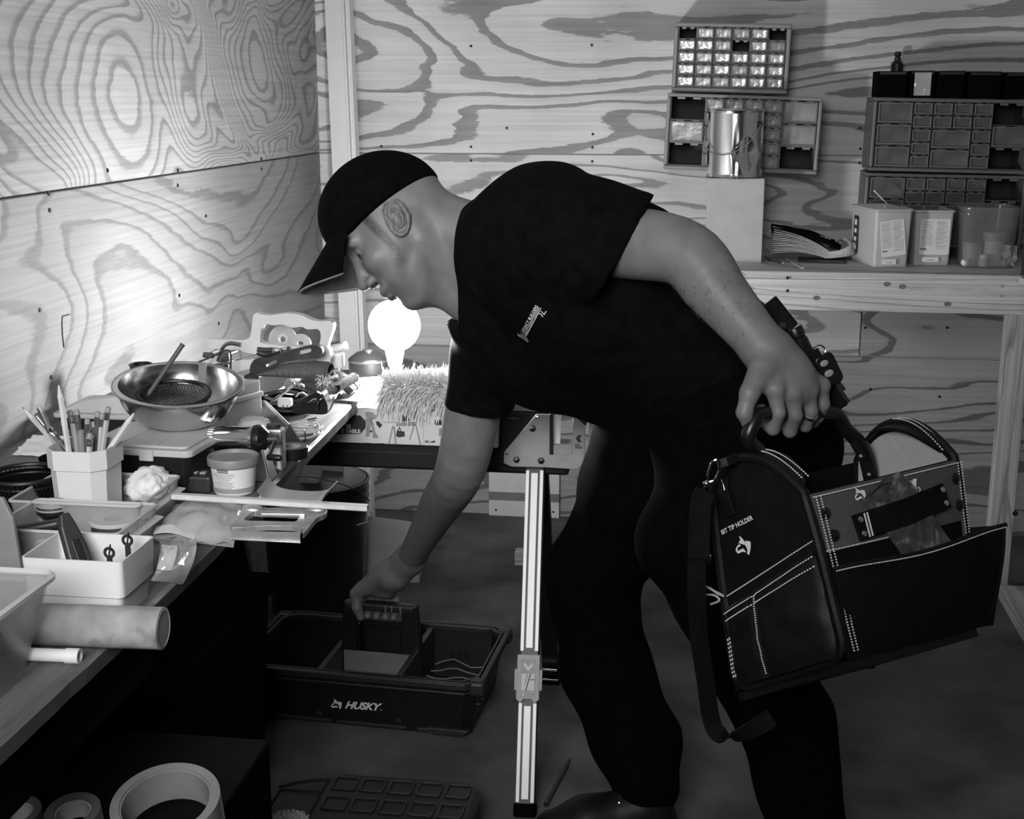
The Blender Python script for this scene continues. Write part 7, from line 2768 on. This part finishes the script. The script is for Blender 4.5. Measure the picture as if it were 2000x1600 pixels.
o0, ox, oy = s4(425, 1145), s4(890, 290), s4(345, 1100)
vx, vy = ox - o0, oy - o0
tm = text_mesh('LEGACY BUILDERS', 1.0, bold=.018, ext=.0)
wid = max(v.co.x for v in tm.vertices)
hei = .72
tm.transform(Matrix.Diagonal((1 / wid, 1 / hei, 1, 1)))
tm.transform(fitM(o0, vx, vy))
drape(tm, .004)
to_ = bpy.data.objects.new('print_lettering', tm)
tm.materials.clear()
tm.materials.append(MATS['print_white'])
col.objects.link(to_)
to_.parent = lg_
pz([(445, 1160), (880, 310), (1000, 350), (510, 1230)], 'print_grey', 'print_level_bar')
pz([(498, 1236), (985, 365), (1003, 352), (530, 1230)], 'print_white', 'print_bar_edge', .0042)
for a_, b_ in (((550, 1030), (600, 915)), ((705, 750), (765, 625)), ((905, 405), (930, 360))):
    pz([(a_[0], a_[1]), (b_[0], b_[1]), (b_[0] + 30, b_[1] + 12), (a_[0] + 30, a_[1] + 12)], 'print_dark', 'print_bar_slot', .0042)
    pz([(a_[0] - 18, a_[1] - 8), (b_[0] - 18, b_[1] - 8), (b_[0], b_[1]), (a_[0], a_[1])], 'print_white', 'print_bar_edge', .0042)
pz([(245, 1130), (340, 1190), (350, 1145), (420, 1170), (500, 1240), (560, 1300), (600, 1390), (590, 1420), (540, 1410), (400, 1290), (280, 1220)], 'print_grey', 'print_plumb')
pz([(245, 1130), (300, 1195), (420, 1290), (410, 1302), (275, 1220)], 'print_white', 'print_plumb_edge', .0042)
for pts in ([(975, 440), (1000, 440), (1085, 530), (1075, 560)], [(1070, 555), (1140, 435), (1160, 460), (1090, 570)], [(915, 530), (950, 505), (1020, 540), (1010, 560)], [(985, 580), (1010, 560), (1055, 610), (1040, 635)]):
    pz(pts, 'print_white', 'print_hook')

# ---------------------------------------------------------------- trousers, belt, shoes
fp = Field(A(1050, 1600, 2.5) * np.array([1, 1, 0]) + np.array([-.12, -.62, .03]), A(1660, 640, 2.3) + np.array([.12, .42, .05]), .0058)
KR, KL = A(1152, 1122, 2.44), A(1350, 1050, 2.13)
fp.cone(sp(1395, 755, 2.28), sp(1448, 845, 2.26), .118, .144, .05)
fp.cone(sp(1448, 838, 2.24), sp(1470, 900, 2.22), .146, .135, .05)
fp.cone(sp(1300, 830, 2.37), sp(1275, 925, 2.39), .12, .125, .05)
fp.cone(sp(1290, 930, 2.40), KR, .128, .086, .05)
fp.cone(KR, sp(1185, 1310, 2.46), .084, .086, .03)
fp.cone(sp(1185, 1310, 2.45), sp(1238, 1440, 2.42), .086, .088, .03)
fp.cone(sp(1238, 1440, 2.42), sp(1262, 1535, 2.35), .084, .064, .02)
fp.cone(sp(1468, 880, 2.20), KL, .138, .083, .05)
fp.cone(KL, sp(1530, 1400, 2.12), .083, .084, .03)
fp.cone(sp(1530, 1400, 2.12), sp(1585, 1640, 2.06), .084, .064, .02)
fp.noise(.0045, 22, 8)
trousers = np_mesh('trousers', fp.mesh(), 'denim_black', man, 2)
# belt
bl_ = []
d_ = hem_n / np.linalg.norm(hem_n)
for i in range(40):
    a_ = 2 * math.pi * i / 40
    e1 = A(1545, 640, 2.27) - A(1400, 775, 2.27)
    e1 = e1 / np.linalg.norm(e1)
    e2 = np.cross(d_, e1)
    bl_.append(Vector(A(1425, 790, 2.27) + e1 * .125 * math.cos(a_) + e2 * .15 * math.sin(a_)))
MB(Mi).tube(bl_, .01, 8, closed=True, flat=(.004, .018), upv=None).build('belt', 'bag_leather', man, smooth=True)


def shoe(heel, toe, nm='shoe'):
    heel, toe = np.array(heel), np.array(toe)
    ax = toe - heel
    ln = np.linalg.norm(ax)
    ax = ax / ln
    sd = np.cross([0, 0, 1.0], ax)
    f = Field(np.minimum(heel, toe) - np.array([.1, .1, .03]), np.maximum(heel, toe) + np.array([.1, .1, .2]), .005)
    P_ = lambda t, s, z: heel + ax * ln * t + sd * s + np.array([0, 0, z])
    f.cone(P_(.08, 0, .045), P_(.12, 0, .075), .044, .042, .02)
    f.cone(P_(.1, 0, .05), P_(.6, .0, .045), .044, .046, .03)
    f.cone(P_(.6, 0, .04), P_(.88, -.004, .034), .047, .034, .03)
    f.cone(P_(.25, 0, .075), P_(.6, 0, .05), .032, .03, .03)
    f.cut(np.array([0, 0, .022]), np.array([0, 0, -1.0]))
    so = np_mesh(nm, f.mesh(), 'bag_leather', man, 1)
    g = Field(np.minimum(heel, toe) - np.array([.1, .1, .06]), np.maximum(heel, toe) + np.array([.1, .1, .1]), .005)
    g.cone(P_(.08, 0, .02), P_(.55, 0, .02), .047, .046, .02)
    g.cone(P_(.55, 0, .02), P_(.89, -.004, .02), .050, .038, .02)
    g.cut(np.array([0, 0, .024]), np.array([0, 0, 1.0]))
    g.cut(np.array([0, 0, .002]), np.array([0, 0, -1.0]))
    np_mesh('sole', g.mesh(), 'black_rubber', so, 0, inv=Mi)
    lc = MB(Mi)
    for k in range(4):
        t = .34 + k * .07
        c0, c1 = P_(t, -.03, .092 - k * .012), P_(t + .01, .03, .092 - k * .012)
        mid = P_(t, 0, .112 - k * .012)
        lc.tube(smooth_path([Vector(c0), Vector(mid), Vector(c1)], 4), .002, 5)
    lc.build('laces', 'dark_plastic', so, smooth=True)
    for k in range(3):
        c0 = P_(.36 + k * .07, .026 if sd @ toC > 0 else -.026, .098 - k * .012)
        MB(Mi).ball(Vector(c0), .0035, 5).build('eyelet', 'screw_bright', so)


hr_ = A(1272, 1570, 2.33)
shoe((hr_[0] + .02, 2.335, 0), (G(1066, 1595, .05).x - .015, 2.285, 0))
hl_ = A(1590, 1660, 2.05)
shoe((hl_[0] + .03, 2.06, 0), (hl_[0] - .25, 2.03, 0))

# ---------------------------------------------------------------- cap
fc = Field(HO - .26, HO + .26, .0028)
fc.ell(hp(.006, .030), (.112, .104, .088), HB, .01)
fc.ell(hp(.022, .052), (.100, .088, .080), HB, .02)
# lower edge: from behind the head to the visor root
e0, e1 = np.array([-.088, .014]), np.array([.118, .030])
mid_ = (e0 + e1) / 2
ed = (e1 - e0) / np.linalg.norm(e1 - e0)
dn = np.array([ed[1], -ed[0]])
fc.cut(hp(mid_[0], mid_[1]), hf * dn[0] + hu * dn[1])
cap = np_mesh('cap', fc.mesh(), 'cap_cloth', man, 2)


def visor(u, v):
    # u across (-1..1), v root -> tip
    l = (u * 2 - 1)
    w = .080 * (1 - .10 * v ** 3)
    arch = (1 - l * l)
    reach = .012 + .100 * v * (1 - .36 * l * l - .12 * abs(l))
    f0 = .094 * math.sqrt(max(.05, 1 - (l * .78) ** 2)) + .012
    return Vector(hp(f0 + reach, .022 + .032 * arch - .030 * v - .014 * (1 - arch) * v, l * w))


vz = MB(Mi)
vz.grid(visor, 28, 12, .0035)
vo = vz.build('visor', 'cap_cloth', cap, smooth=True)
MB(Mi).grid(lambda u, v: visor(.015 + .97 * u, .03 + .955 * v) - Vector(hu) * .0042, 26, 12, .0008).build('visor_underside', 'cap_under_lit', vo, smooth=True)
MB(Mi).tube([visor(i / 28, 1) for i in range(29)], .0022, 6).build('visor_edge', 'cap_edge_lit', vo, smooth=True)
MB(Mi).ball(Vector(hp(.012, .140)), .006, 6, (1, 1, .6)).build('cap_button', 'cap_cloth', cap, smooth=True)
lm_ = MB(Mi)
rr = random.Random(8)
for i in range(16):
    t = rr.uniform(0, 1)
    s = rr.uniform(-.012, .026)
    an = math.radians(-4 + 20 * t)
    c = hp(.006 + .113 * math.cos(an) * math.sqrt(1 - (s / .088) ** 2), .032 + .113 * math.sin(an), s)
    d1 = hl * rr.uniform(-1, 1) + hu * rr.uniform(-1, 1)
    d1 = d1 / np.linalg.norm(d1) * rr.uniform(.003, .008)
    lm_.strap([Vector(c - d1), Vector(c + d1)], .0022, .0016, Vector(np.cross(d1, hf)))
lm_.build('cap_embroidery', 'stitch_white', cap)

# ---------------------------------------------------------------- belt gear
YF = 2.03
a, b_ = Vector(A(1549, 640, YF)), Vector(A(1588, 722, YF))
fl_ = thing('flashlight', 'black flashlight clipped upright on the belt behind the wrist', 'flashlight', b_)
d_ = b_ - a
Mf = fl_.matrix_world.inverted()
MB(Mf).lathe([(.0125, 0), (.0135, .002), (.0135, .014), (.0118, .016), (.0118, .02), (.0132, .022), (.0132, d_.length * .85), (.012, d_.length)], 26, T(a, frame(d_))).build('barrel', 'black_satin', fl_, smooth=True, angle=30)
MB(Mf).lathe([(.0118, -.002), (.0135, -.001), (.0135, .0)], 26, T(a, frame(d_))).build('lens_ring', 'chrome', fl_, smooth=True)
MB(Mf).box(a + Vector((-.016, 0, .004)), (.012, .012, .01)).build('clip', 'chrome', fl_, bevel=.002)
ho = thing('belt_holster', 'black nylon holster strap hanging from the belt beside the flashlight', 'holster', Vector(A(1640, 800, YF)))
MB(ho.matrix_world.inverted()).strap([Vector(A(*q, YF + .006)) for q in ((1500, 590), (1540, 640), (1580, 705), (1612, 755), (1640, 800))], .03, .008, imgR).build('strap', 'bag_cloth', ho, bevel=.002)
MB(ho.matrix_world.inverted()).strap([Vector(A(*q, YF - .010)) for q in ((1578, 690), (1596, 725))], .034, .004, imgR).build('keeper', 'bag_cloth', ho, bevel=.001)
kf = thing('key_fob', 'black car key fob with keys hanging from the belt', 'keys', Vector(A(1622, 752, YF)))
Mk = kf.matrix_world.inverted()
kc, kd = Vector(A(1618, 722, YF - .004)), (Vector(A(1632, 752, YF)) - Vector(A(1604, 694, YF))).normalized()
Mx = Mk @ Matrix.Translation(kc) @ Matrix((kd.cross(Vector(toC)).normalized(), -kd, Vector(toC))).transposed().to_4x4()
MB(Mx).prism(rrect(.032, .052, .010), -.005, .005).build('fob_case', 'black_satin', kf, bevel=.003)
for y, r_ in ((.012, .0052), (-.005, .0058)):
    MB(Mx).lathe([(r_, .005), (r_, .0062), (r_ * .6, .007), (0, .007)], 16, T((.003, y, 0), None, (1.25, .9, 1))).build('fob_button', 'grey_plastic', kf, smooth=True)
MB(Mk).tube([kc + kd * -.032 + Vector(imgR * .009 * math.cos(t * .5236) + imgU * .009 * math.sin(t * .5236)) for t in range(12)], .0012, 6, closed=True).build('key_ring', 'chrome', kf, smooth=True)
for k, (p0, p1) in enumerate((((1634, 742), (1650, 762)), ((1632, 748), (1658, 786)))):
    q0, q1 = Vector(A(*p0, YF)), Vector(A(*p1, YF))
    MB(Mk).strap([q0, q1], .005, .0015, imgR).build('key', 'steel', kf)
# ================================================================= tool tote bag in the left hand
cA_, cB_, cC_, cD_ = W(1575, 962, 1.817), W(1655, 1285, 1.736), W(1440, 1350, 1.86), W(1388, 965, 1.945)
cE_, cF_ = W(1868, 892, 1.989), W(1905, 1222, 1.908)
cG_ = cF_ + (cC_ - cB_)
cH_ = cE_ + (cD_ - cA_)
bag = thing('tool_tote', 'black tool tote bag with grey panel and white stitching held in the left hand', 'bag', (cB_ + cC_ + cF_ + cG_) / 4)
Bi = bag.matrix_world.inverted()


def bmix(x, y, z, bulge=0.0):
    """bag coordinates: x 0 near end..1 far end, y 0 front..1 back, z 0 bottom..1 top of the side panel"""
    lo = (cB_.lerp(cC_, y)).lerp(cF_.lerp(cG_, y), x)
    hi = (cA_.lerp(cD_, y)).lerp(cE_.lerp(cH_, y), x)
    return lo.lerp(hi, z) if z <= 1 else lo + (hi - lo) * z


ux_, uy_, uz_ = (cE_ - cA_).normalized(), (cD_ - cA_).normalized(), (cA_ - cB_).normalized()
ARCH = .20


def arch_z(y):
    """height of the end panel edge across y"""
    t = 2 * y - 1
    return 1 + ARCH * (1 - abs(t) ** 2.4)


def endp(x, y, z):
    zz = z * arch_z(y)
    # narrow towards the top
    t = max(0.0, zz - .55) / .65
    yy = .5 + (y - .5) * (1 - .10 * t * t)
    # round the bottom corners
    if z < .12:
        e = (1 - z / .12)
        yy = .5 + (yy - .5) * (1 - .10 * e * e)
    return bmix(x, yy, zz)


outl = [('l', k / 20) for k in range(21)]
# end panels
for nm, x, s in (('end_panel', 0.0, 1), ('end_panel', 1.0, -1)):
    MB(Bi).grid(lambda u, v, x=x: endp(x, u, v) - ux_ * (.010 * math.sin(math.pi * u) * math.sin(math.pi * v) * (1 if x == 0 else -1)), 26, 30, ux_ * (.006 if x == 0 else -.006)).build(nm, 'bag_cloth', bag, smooth=True)
MB(Bi).grid(lambda u, v: endp(.985, .04 + .92 * u, .03 + .93 * v), 20, 20, .003).build('far_lining', 'bag_lining', bag, smooth=True)
# end piping: leather edge round each end panel
for x in (0.0, 1.0):
    pth = [endp(x, 0, .05 + .95 * k / 16) for k in range(17)] + [endp(x, k / 24, 1) for k in range(1, 24)] + [endp(x, 1, 1 - .95 * k / 16) for k in range(17)] + [endp(x, 1 - .06 - .88 * k / 12, 0) for k in range(13)]
    MB(Bi).tube(pth, .0075, 8, closed=True).build('end_piping', 'bag_leather', bag, smooth=True)
# gusset: strap of leather from the arch into the bag
MB(Bi).grid(lambda u, v: endp(0, .03 + .94 * u, 1) + ux_ * (.045 * v * math.sin(math.pi * u) ** .5) - uz_ * .004 * v, 26, 4, .005).build('top_gusset', 'bag_leather', bag, smooth=True)
MB(Bi).grid(lambda u, v: endp(1, .03 + .94 * u, 1) - ux_ * (.030 * v * math.sin(math.pi * u) ** .5) - uz_ * .004 * v, 26, 4, .005).build('top_gusset', 'bag_leather', bag, smooth=True)
# long sides and base
MB(Bi).grid(lambda u, v: bmix(u, 0, v * .99) - uy_ * (.006 * math.sin(math.pi * u) * math.sin(math.pi * v)), 24, 16, .005).build('front_side', 'bag_cloth', bag, smooth=True)
MB(Bi).grid(lambda u, v: bmix(u, 1, v * .99), 16, 12, .005).build('back_side', 'bag_cloth', bag, smooth=True)
MB(Bi).grid(lambda u, v: bmix(u, v, .0) - uz_ * .004, 16, 8, .012).build('base', 'bag_leather', bag, smooth=True)
for (x, y) in ((.06, .12), (.06, .88), (.94, .12), (.94, .88)):
    MB(Bi).cyl(bmix(x, y, -.01), bmix(x, y, -.055), .012, .010, 14).build('foot_stud', 'black_rubber', bag, smooth=True)
# grey top band of the front side
GB0, GB1 = .625, .985


def front(u, v, off=.0):
    return bmix(u, 0, v) - uy_ * (.0065 * math.sin(math.pi * max(0, min(1, u))) * math.sin(math.pi * max(0, min(1, v))) + .001 + off)


MB(Bi).grid(lambda u, v: front(u, GB0 + (GB1 - GB0) * v, .0012), 24, 8, .003).build('grey_band', 'bag_grey', bag, smooth=True)
# front pocket flares at the far end


def pocket(u, v, off=0):
    top = .53 + .045 * u - .03 * math.sin(math.pi * u) ** 2
    fl = .012 + .010 * math.sin(math.pi * min(1, u * 1.1)) + .034 * u * u * (.45 + .55 * v)
    return bmix(-.0 + u * 1.10, 0, -.01 + (top + .01) * v) - uy_ * (fl * math.sin(math.pi * min(.5 + .0, .06 + v * .5)) + .002 + off)


MB(Bi).grid(pocket, 30, 16, .004).build('front_pocket', 'bag_cloth', bag, smooth=True)
MB(Bi).grid(lambda u, v: pocket(1, v).lerp(bmix(1.0, 0, -.01 + .585 * v), u), 6, 10, .004).build('pocket_gusset', 'bag_cloth', bag, smooth=True)
MB(Bi).tube([pocket(i / 20, 1) for i in range(21)], .004, 6).build('pocket_binding', 'bag_leather', bag, smooth=True)
# end pocket with centre seam


def etop(u):
    """height of the end pocket edge, rising towards the front seam"""
    return .635 - .235 * u - .02 * math.sin(math.pi * u)


def epocket(u, v, off=0):
    y = .03 + .94 * u
    b_ = .020 * math.sin(math.pi * u) ** .6 * (.35 + .65 * math.sin(math.pi * min(.98, .15 + .8 * v)))
    if abs(u - .62) < .05:
        b_ *= .55 + .45 * abs(u - .62) / .05
    return endp(0, y, (.02 + (etop(u) - .02) * v) / arch_z(y)) - ux_ * (b_ + .006 + off + .003 * noise.noise(Vector((u * 5, v * 5, 3))))


MB(Bi).grid(epocket, 36, 24, ux_ * .004).build('end_pocket', 'bag_leather', bag, smooth=True)
MB(Bi).tube([epocket(i / 20, 1) for i in range(21)], .0035, 6).build('pocket_binding', 'bag_leather', bag, smooth=True)


def endsurf(u, v, off=0.0):
    return endp(0, u, v) - ux_ * (.010 * math.sin(math.pi * u) * math.sin(math.pi * v) + off)


def solve_uv(fn, px, py, u=.5, v=.5):
    for _ in range(14):
        a = pix(fn(u, v))
        du, dv = pix(fn(u + 1e-3, v)), pix(fn(u, v + 1e-3))
        J = [[(du[0] - a[0]) / 1e-3, (dv[0] - a[0]) / 1e-3], [(du[1] - a[1]) / 1e-3, (dv[1] - a[1]) / 1e-3]]
        rx, ry = px - a[0], py - a[1]
        D = J[0][0] * J[1][1] - J[0][1] * J[1][0]
        su, sv = (rx * J[1][1] - ry * J[0][1]) / D, (ry * J[0][0] - rx * J[1][0]) / D
        u, v = u + max(-.2, min(.2, su)), v + max(-.2, min(.2, sv))
    return u, v


def stitch(name, fn, n, L=.55, r=.0011):
    bb = MB(Bi)
    for i in range(n):
        a, b_ = fn(i / n), fn((i + L) / n)
        bb.cyl(a, b_, r, n=4)
    o_ = bb.build(name, 'stitch_white', bag)
    return o_


stitch('stitching', lambda t: epocket(t, .975, .005), 44)
stitch('stitching', lambda t: epocket(t, .88, .005), 44)
stitch('stitching', lambda t: endsurf(.03 + .94 * t, (etop(t) + .075) / arch_z(.03 + .94 * t), .0012), 44)
stitch('stitching', lambda t: epocket(.62, .97 - .93 * t, .006), 34)
stitch('stitching', lambda t: pocket(t * .99, .985, .005), 70)
stitch('stitching', lambda t: front(.01 + .98 * t, GB1 - .018, .006), 60)
stitch('stitching', lambda t: front(.01 + .55 * t, GB0 + .012, .006), 30)
for k in (0, 1):
    stitch('stitching', lambda t, k=k: bmix(.012 + .028 * k, 0, .04 + .94 * t) - uy_ * .012, 56)
    stitch('stitching', lambda t, k=k: bmix(.965 + .025 * k, 0, .55 + .43 * t) - uy_ * .010, 26)
    stitch('stitching', lambda t, k=k: endp(0, .05 + .55 * t, 1) + ux_ * (.012 + .012 * k) + uz_ * .0085, 34)
    stitch('stitching', lambda t, k=k: endp(0, .95 + .02 * k, .06 + .2 * (1 - t)) - ux_ * .010, 10)
stitch('stitching', lambda t: endp(1, .02 + .5 * t, 1) + uz_ * .008 - ux_ * .004, 26)
stitch('stitching', lambda t: endp(1, .02 + .5 * t, 1) + uz_ * .008 - ux_ * .014, 26)
# rivets on the band ends
for u, v in ((.055, .86), (.075, .72), (.945, .88), (.95, .72)):
    q = front(u, v, .006)
    MB(Bi).lathe([(.0085, 0), (.008, .003), (.005, .005), (0, .0055)], 18, T(q, frame(-uy_))).build('snap_rivet', 'black_satin', bag, smooth=True)
# strap across the band with scraper tools behind it
s0, s1 = front(.20, .735, .010), front(.845, .80, .010)
MB(Bi).strap([s0, s0.lerp(s1, .5) - uy_ * .010, s1], .037, .003, uz_).build('tool_strap', 'bag_cloth', bag, bevel=.001)
for t in (.05, .955):
    for dz in (-.010, .010):
        q = s0.lerp(s1, t) - uy_ * .0036 + uz_ * dz
        MB(Bi).lathe([(.0045, 0), (.004, .0018), (.0015, .002)], 14, T(q, frame(-uy_))).build('eyelet', 'screw_bright', bag, smooth=True)
for t in (.095, .125):
    q = s0.lerp(s1, t) - uy_ * .0048
    MB(Bi).strap([q - uz_ * .017, q + uz_ * .017], .0025, .0006, ux_).build('strap_stripe', 'stitch_white', bag)


def b3(x, y):      # read in the 10x close-up at (1640,910)
    return front_at(1640 + x / 10, 910 + y / 10)


def plane_hit(px, py, p0, n_):
    r = ray(px, py)
    t = (p0 - CAMP).dot(n_) / r.dot(n_)
    return CAMP + r * t


fn_ = (cE_ - cA_).cross(cB_ - cA_).normalized()
if fn_.dot(CAMP - cA_) < 0:
    fn_ = -fn_


def front_at(px, py, off=.011):
    return plane_hit(px, py, cA_ + fn_ * off, fn_)


pl1 = thing('putty_knife', 'rusty wide scraper blade tucked behind the strap of the tool tote', 'scraper', front_at(1770, 1050))
V_, F_ = loops_plate([(1742, 942), (1757, 922), (1790, 966), (1855, 1056), (1850, 1072), (1770, 1098), (1737, 1050), (1684, 978)], [], lambda x, y: front_at(x, y, .0135), .0016, fn_)
MB(pl1.matrix_world.inverted()).add(V_, F_).build('blade', 'rust_metal', pl1)
V_, F_ = loops_plate([(1684, 978), (1707, 948), (1742, 942), (1757, 922), (1737, 930)], [], lambda x, y: front_at(x, y, .0125), .001, fn_)
MB(pl1.matrix_world.inverted()).add(V_, F_).build('blade_shoulder', 'rust_metal', pl1)
pl2 = thing('putty_knife', 'second rusty scraper blade beside the first in the tool tote strap', 'scraper', front_at(1790, 1040))
V_, F_ = loops_plate([(1757, 930), (1768, 930), (1794, 960), (1822, 1010), (1790, 1022), (1752, 950)], [], lambda x, y: front_at(x, y, .0112), .0010, fn_)
MB(pl2.matrix_world.inverted()).add(V_, F_).build('blade', 'rust_metal', pl2)
MB(pl2.matrix_world.inverted()).lathe([(.003, 0), (.002, .001)], 10, T(front_at(1766, 935, .0128), frame(fn_))).build('hang_hole', 'screw_bright', pl2)
# marks on the grey band: emblem and last letter
d0, dx, dy = front_at(1672, 981, .0085), front_at(1700, 975, .0085), front_at(1664, 953, .0085)
dog(bag, Bi @ fitM(d0, dx - d0, dy - d0), 'print_white')
V_, F_ = loops_plate([(1776, 938), (1782, 941), (1783, 936), (1790, 935), (1789, 955), (1786, 952)], [], lambda x, y: front_at(x, y, .0085), .0005, fn_)
MB(Bi).add(V_, F_).build('band_letter_y', 'print_white', bag)
MB(Bi).lathe([(.0035, 0), (.0035, .0005), (.0022, .0005), (.0022, 0)], 16, T(front_at(1794, 956, .0085), frame(fn_)), closed=True).build('registered_mark', 'print_white', bag)
# lettering on the end panel


def end_at(px, py, off=.002):
    u, v = solve_uv(endsurf, px, py)
    return endsurf(u, v, off)


def e1_(x, y, off=.0015):
    return end_at(1390 + x / 14.54, 990 + y / 14.54, off)


tm = text_mesh('BIT TIP HOLDER', 1.0, bold=.022, ext=.0)
wid = max(v.co.x for v in tm.vertices)
for v in tm.vertices:
    a, b_ = v.co.x / wid, v.co.y / .72
    q = e1_(315 + a * 890 - b_ * 45, 790 - a * 440 - b_ * 125)
    v.co = Bi @ q
to_ = bpy.data.objects.new('end_lettering', tm)
tm.materials.clear()
tm.materials.append(MATS['print_white'])
col.objects.link(to_)
to_.parent = bag
for pg in DOG:
    V_, F_ = loops_plate(pg, [], lambda x, y: Vector(e1_(x, y)), .0004, -ux_)
    MB(Bi).add(V_, F_).build('emblem', 'print_white', bag)
# bit holder loop
MB(Bi).strap([end_at(1417, 932, .004), end_at(1421, 960, .008), end_at(1433, 1008, .004)], .022, .006, uy_).build('bit_loop', 'bag_cloth', bag, bevel=.003)
MB(Bi).tube([end_at(x, y, .012) for x, y in ((1421, 934), (1425, 942), (1428, 955))], .0012, 5).build('loop_buckle', 'chrome', bag)
# handle: tube frame over the top
hA, hB = endp(.06, .5, .97), endp(.97, .5, .90)
gp0, gp1 = Vector(GR0), Vector(GR1)
hpth = smooth_path([hA - uz_ * .02, hA + uz_ * .014, W(1461, 858, 1.895), W(1472, 826, 1.90), W(1489, 809, 1.915), gp0.lerp(gp1, .35), gp1, W(1652, 838, 2.035), W(1684, 872, 2.05), W(1697, 905, 2.06), W(1703, 945, 2.065)], 5)
MB(Bi).tube(hpth, .0115, 12).build('handle_bar', 'black_satin', bag, smooth=True)
MB(Bi).strap([W(1672, 858, 2.035), W(1690, 890, 2.045), W(1706, 960, 2.052)], .026, .005, ux_).build('handle_tab', 'bag_leather', bag, bevel=.002)
for px, py in ((1684, 892), (1700, 928)):
    MB(Bi).lathe([(.0065, 0), (.006, .003), (.003, .0045), (0, .005)], 16, T(W(px, py, 2.035), frame(Vector(toC)))).build('handle_bolt', 'black_satin', bag, smooth=True)
# snap hook and shoulder strap on the left
MB(Bi).tube(smooth_path([W(x, y, 1.88) for x, y in ((1381, 938), (1390, 905), (1402, 899), (1406, 915), (1398, 935), (1384, 942))], 4, closed=True), .0022, 8, closed=True).build('snap_hook', 'chrome', bag, smooth=True)
MB(Bi).ball(W(1380, 945, 1.88), .006, 8).build('hook_swivel', 'chrome', bag, smooth=True)
MB(Bi).strap([W(1440, 893, 1.90), W(1420, 902, 1.885), W(1400, 908, 1.882)], .014, .004, uz_).build('hook_loop', 'bag_leather', bag, bevel=.001)
MB(Bi).tube(smooth_path([W(x, y, 1.875) for x, y in ((1374, 952), (1374, 965), (1368, 968), (1380, 970))]), .002, 6).build('hook_ring', 'chrome', bag, smooth=True)
spth = smooth_path([W(x, y, Y) for x, y, Y in ((1376, 958, 1.872), (1366, 985, 1.868), (1364, 1030, 1.866), (1362, 1085, 1.866), (1360, 1150, 1.87), (1365, 1240, 1.885), (1378, 1330, 1.90), (1388, 1400, 1.91), (1402, 1432, 1.905), (1430, 1440, 1.90), (1470, 1425, 1.90), (1508, 1402, 1.91))], 5)
MB(Bi).strap(spth, .027, .0035, imgR).build('shoulder_strap', 'bag_cloth', bag, smooth=True)
MB(Bi).strap(smooth_path([W(x, y, 1.862) for x, y in ((1378, 960), (1368, 990), (1366, 1035), (1364, 1092))], 5), .031, .005, imgR).build('strap_pad', 'bag_cloth', bag, bevel=.001)
for x in (1346, 1384):
    MB(Bi).tube(smooth_path([W(x + dx, y, 1.86) for dx, y in ((0, 1082), (3, 1090), (0, 1099))]), .0022, 6).build('strap_slider', 'chrome', bag, smooth=True)
# cord ends in the end pocket
cc_ = thing('cord_loop', 'pale cord looped in the end pocket of the tool tote', 'cord', epocket(.8, .9))
for pts in (((1382, 1175), (1376, 1150), (1386, 1138), (1404, 1146), (1428, 1158)), ((1378, 1172), (1384, 1148), (1400, 1143), (1418, 1155), (1430, 1160)), ((1390, 1176), (1384, 1160), (1410, 1158), (1422, 1168), (1405, 1176))):
    MB(cc_.matrix_world.inverted()).tube(smooth_path([end_at(x, y, .016) for x, y in pts], 5), .0017, 6).build('cord_strand', 'wire_light', cc_, smooth=True)
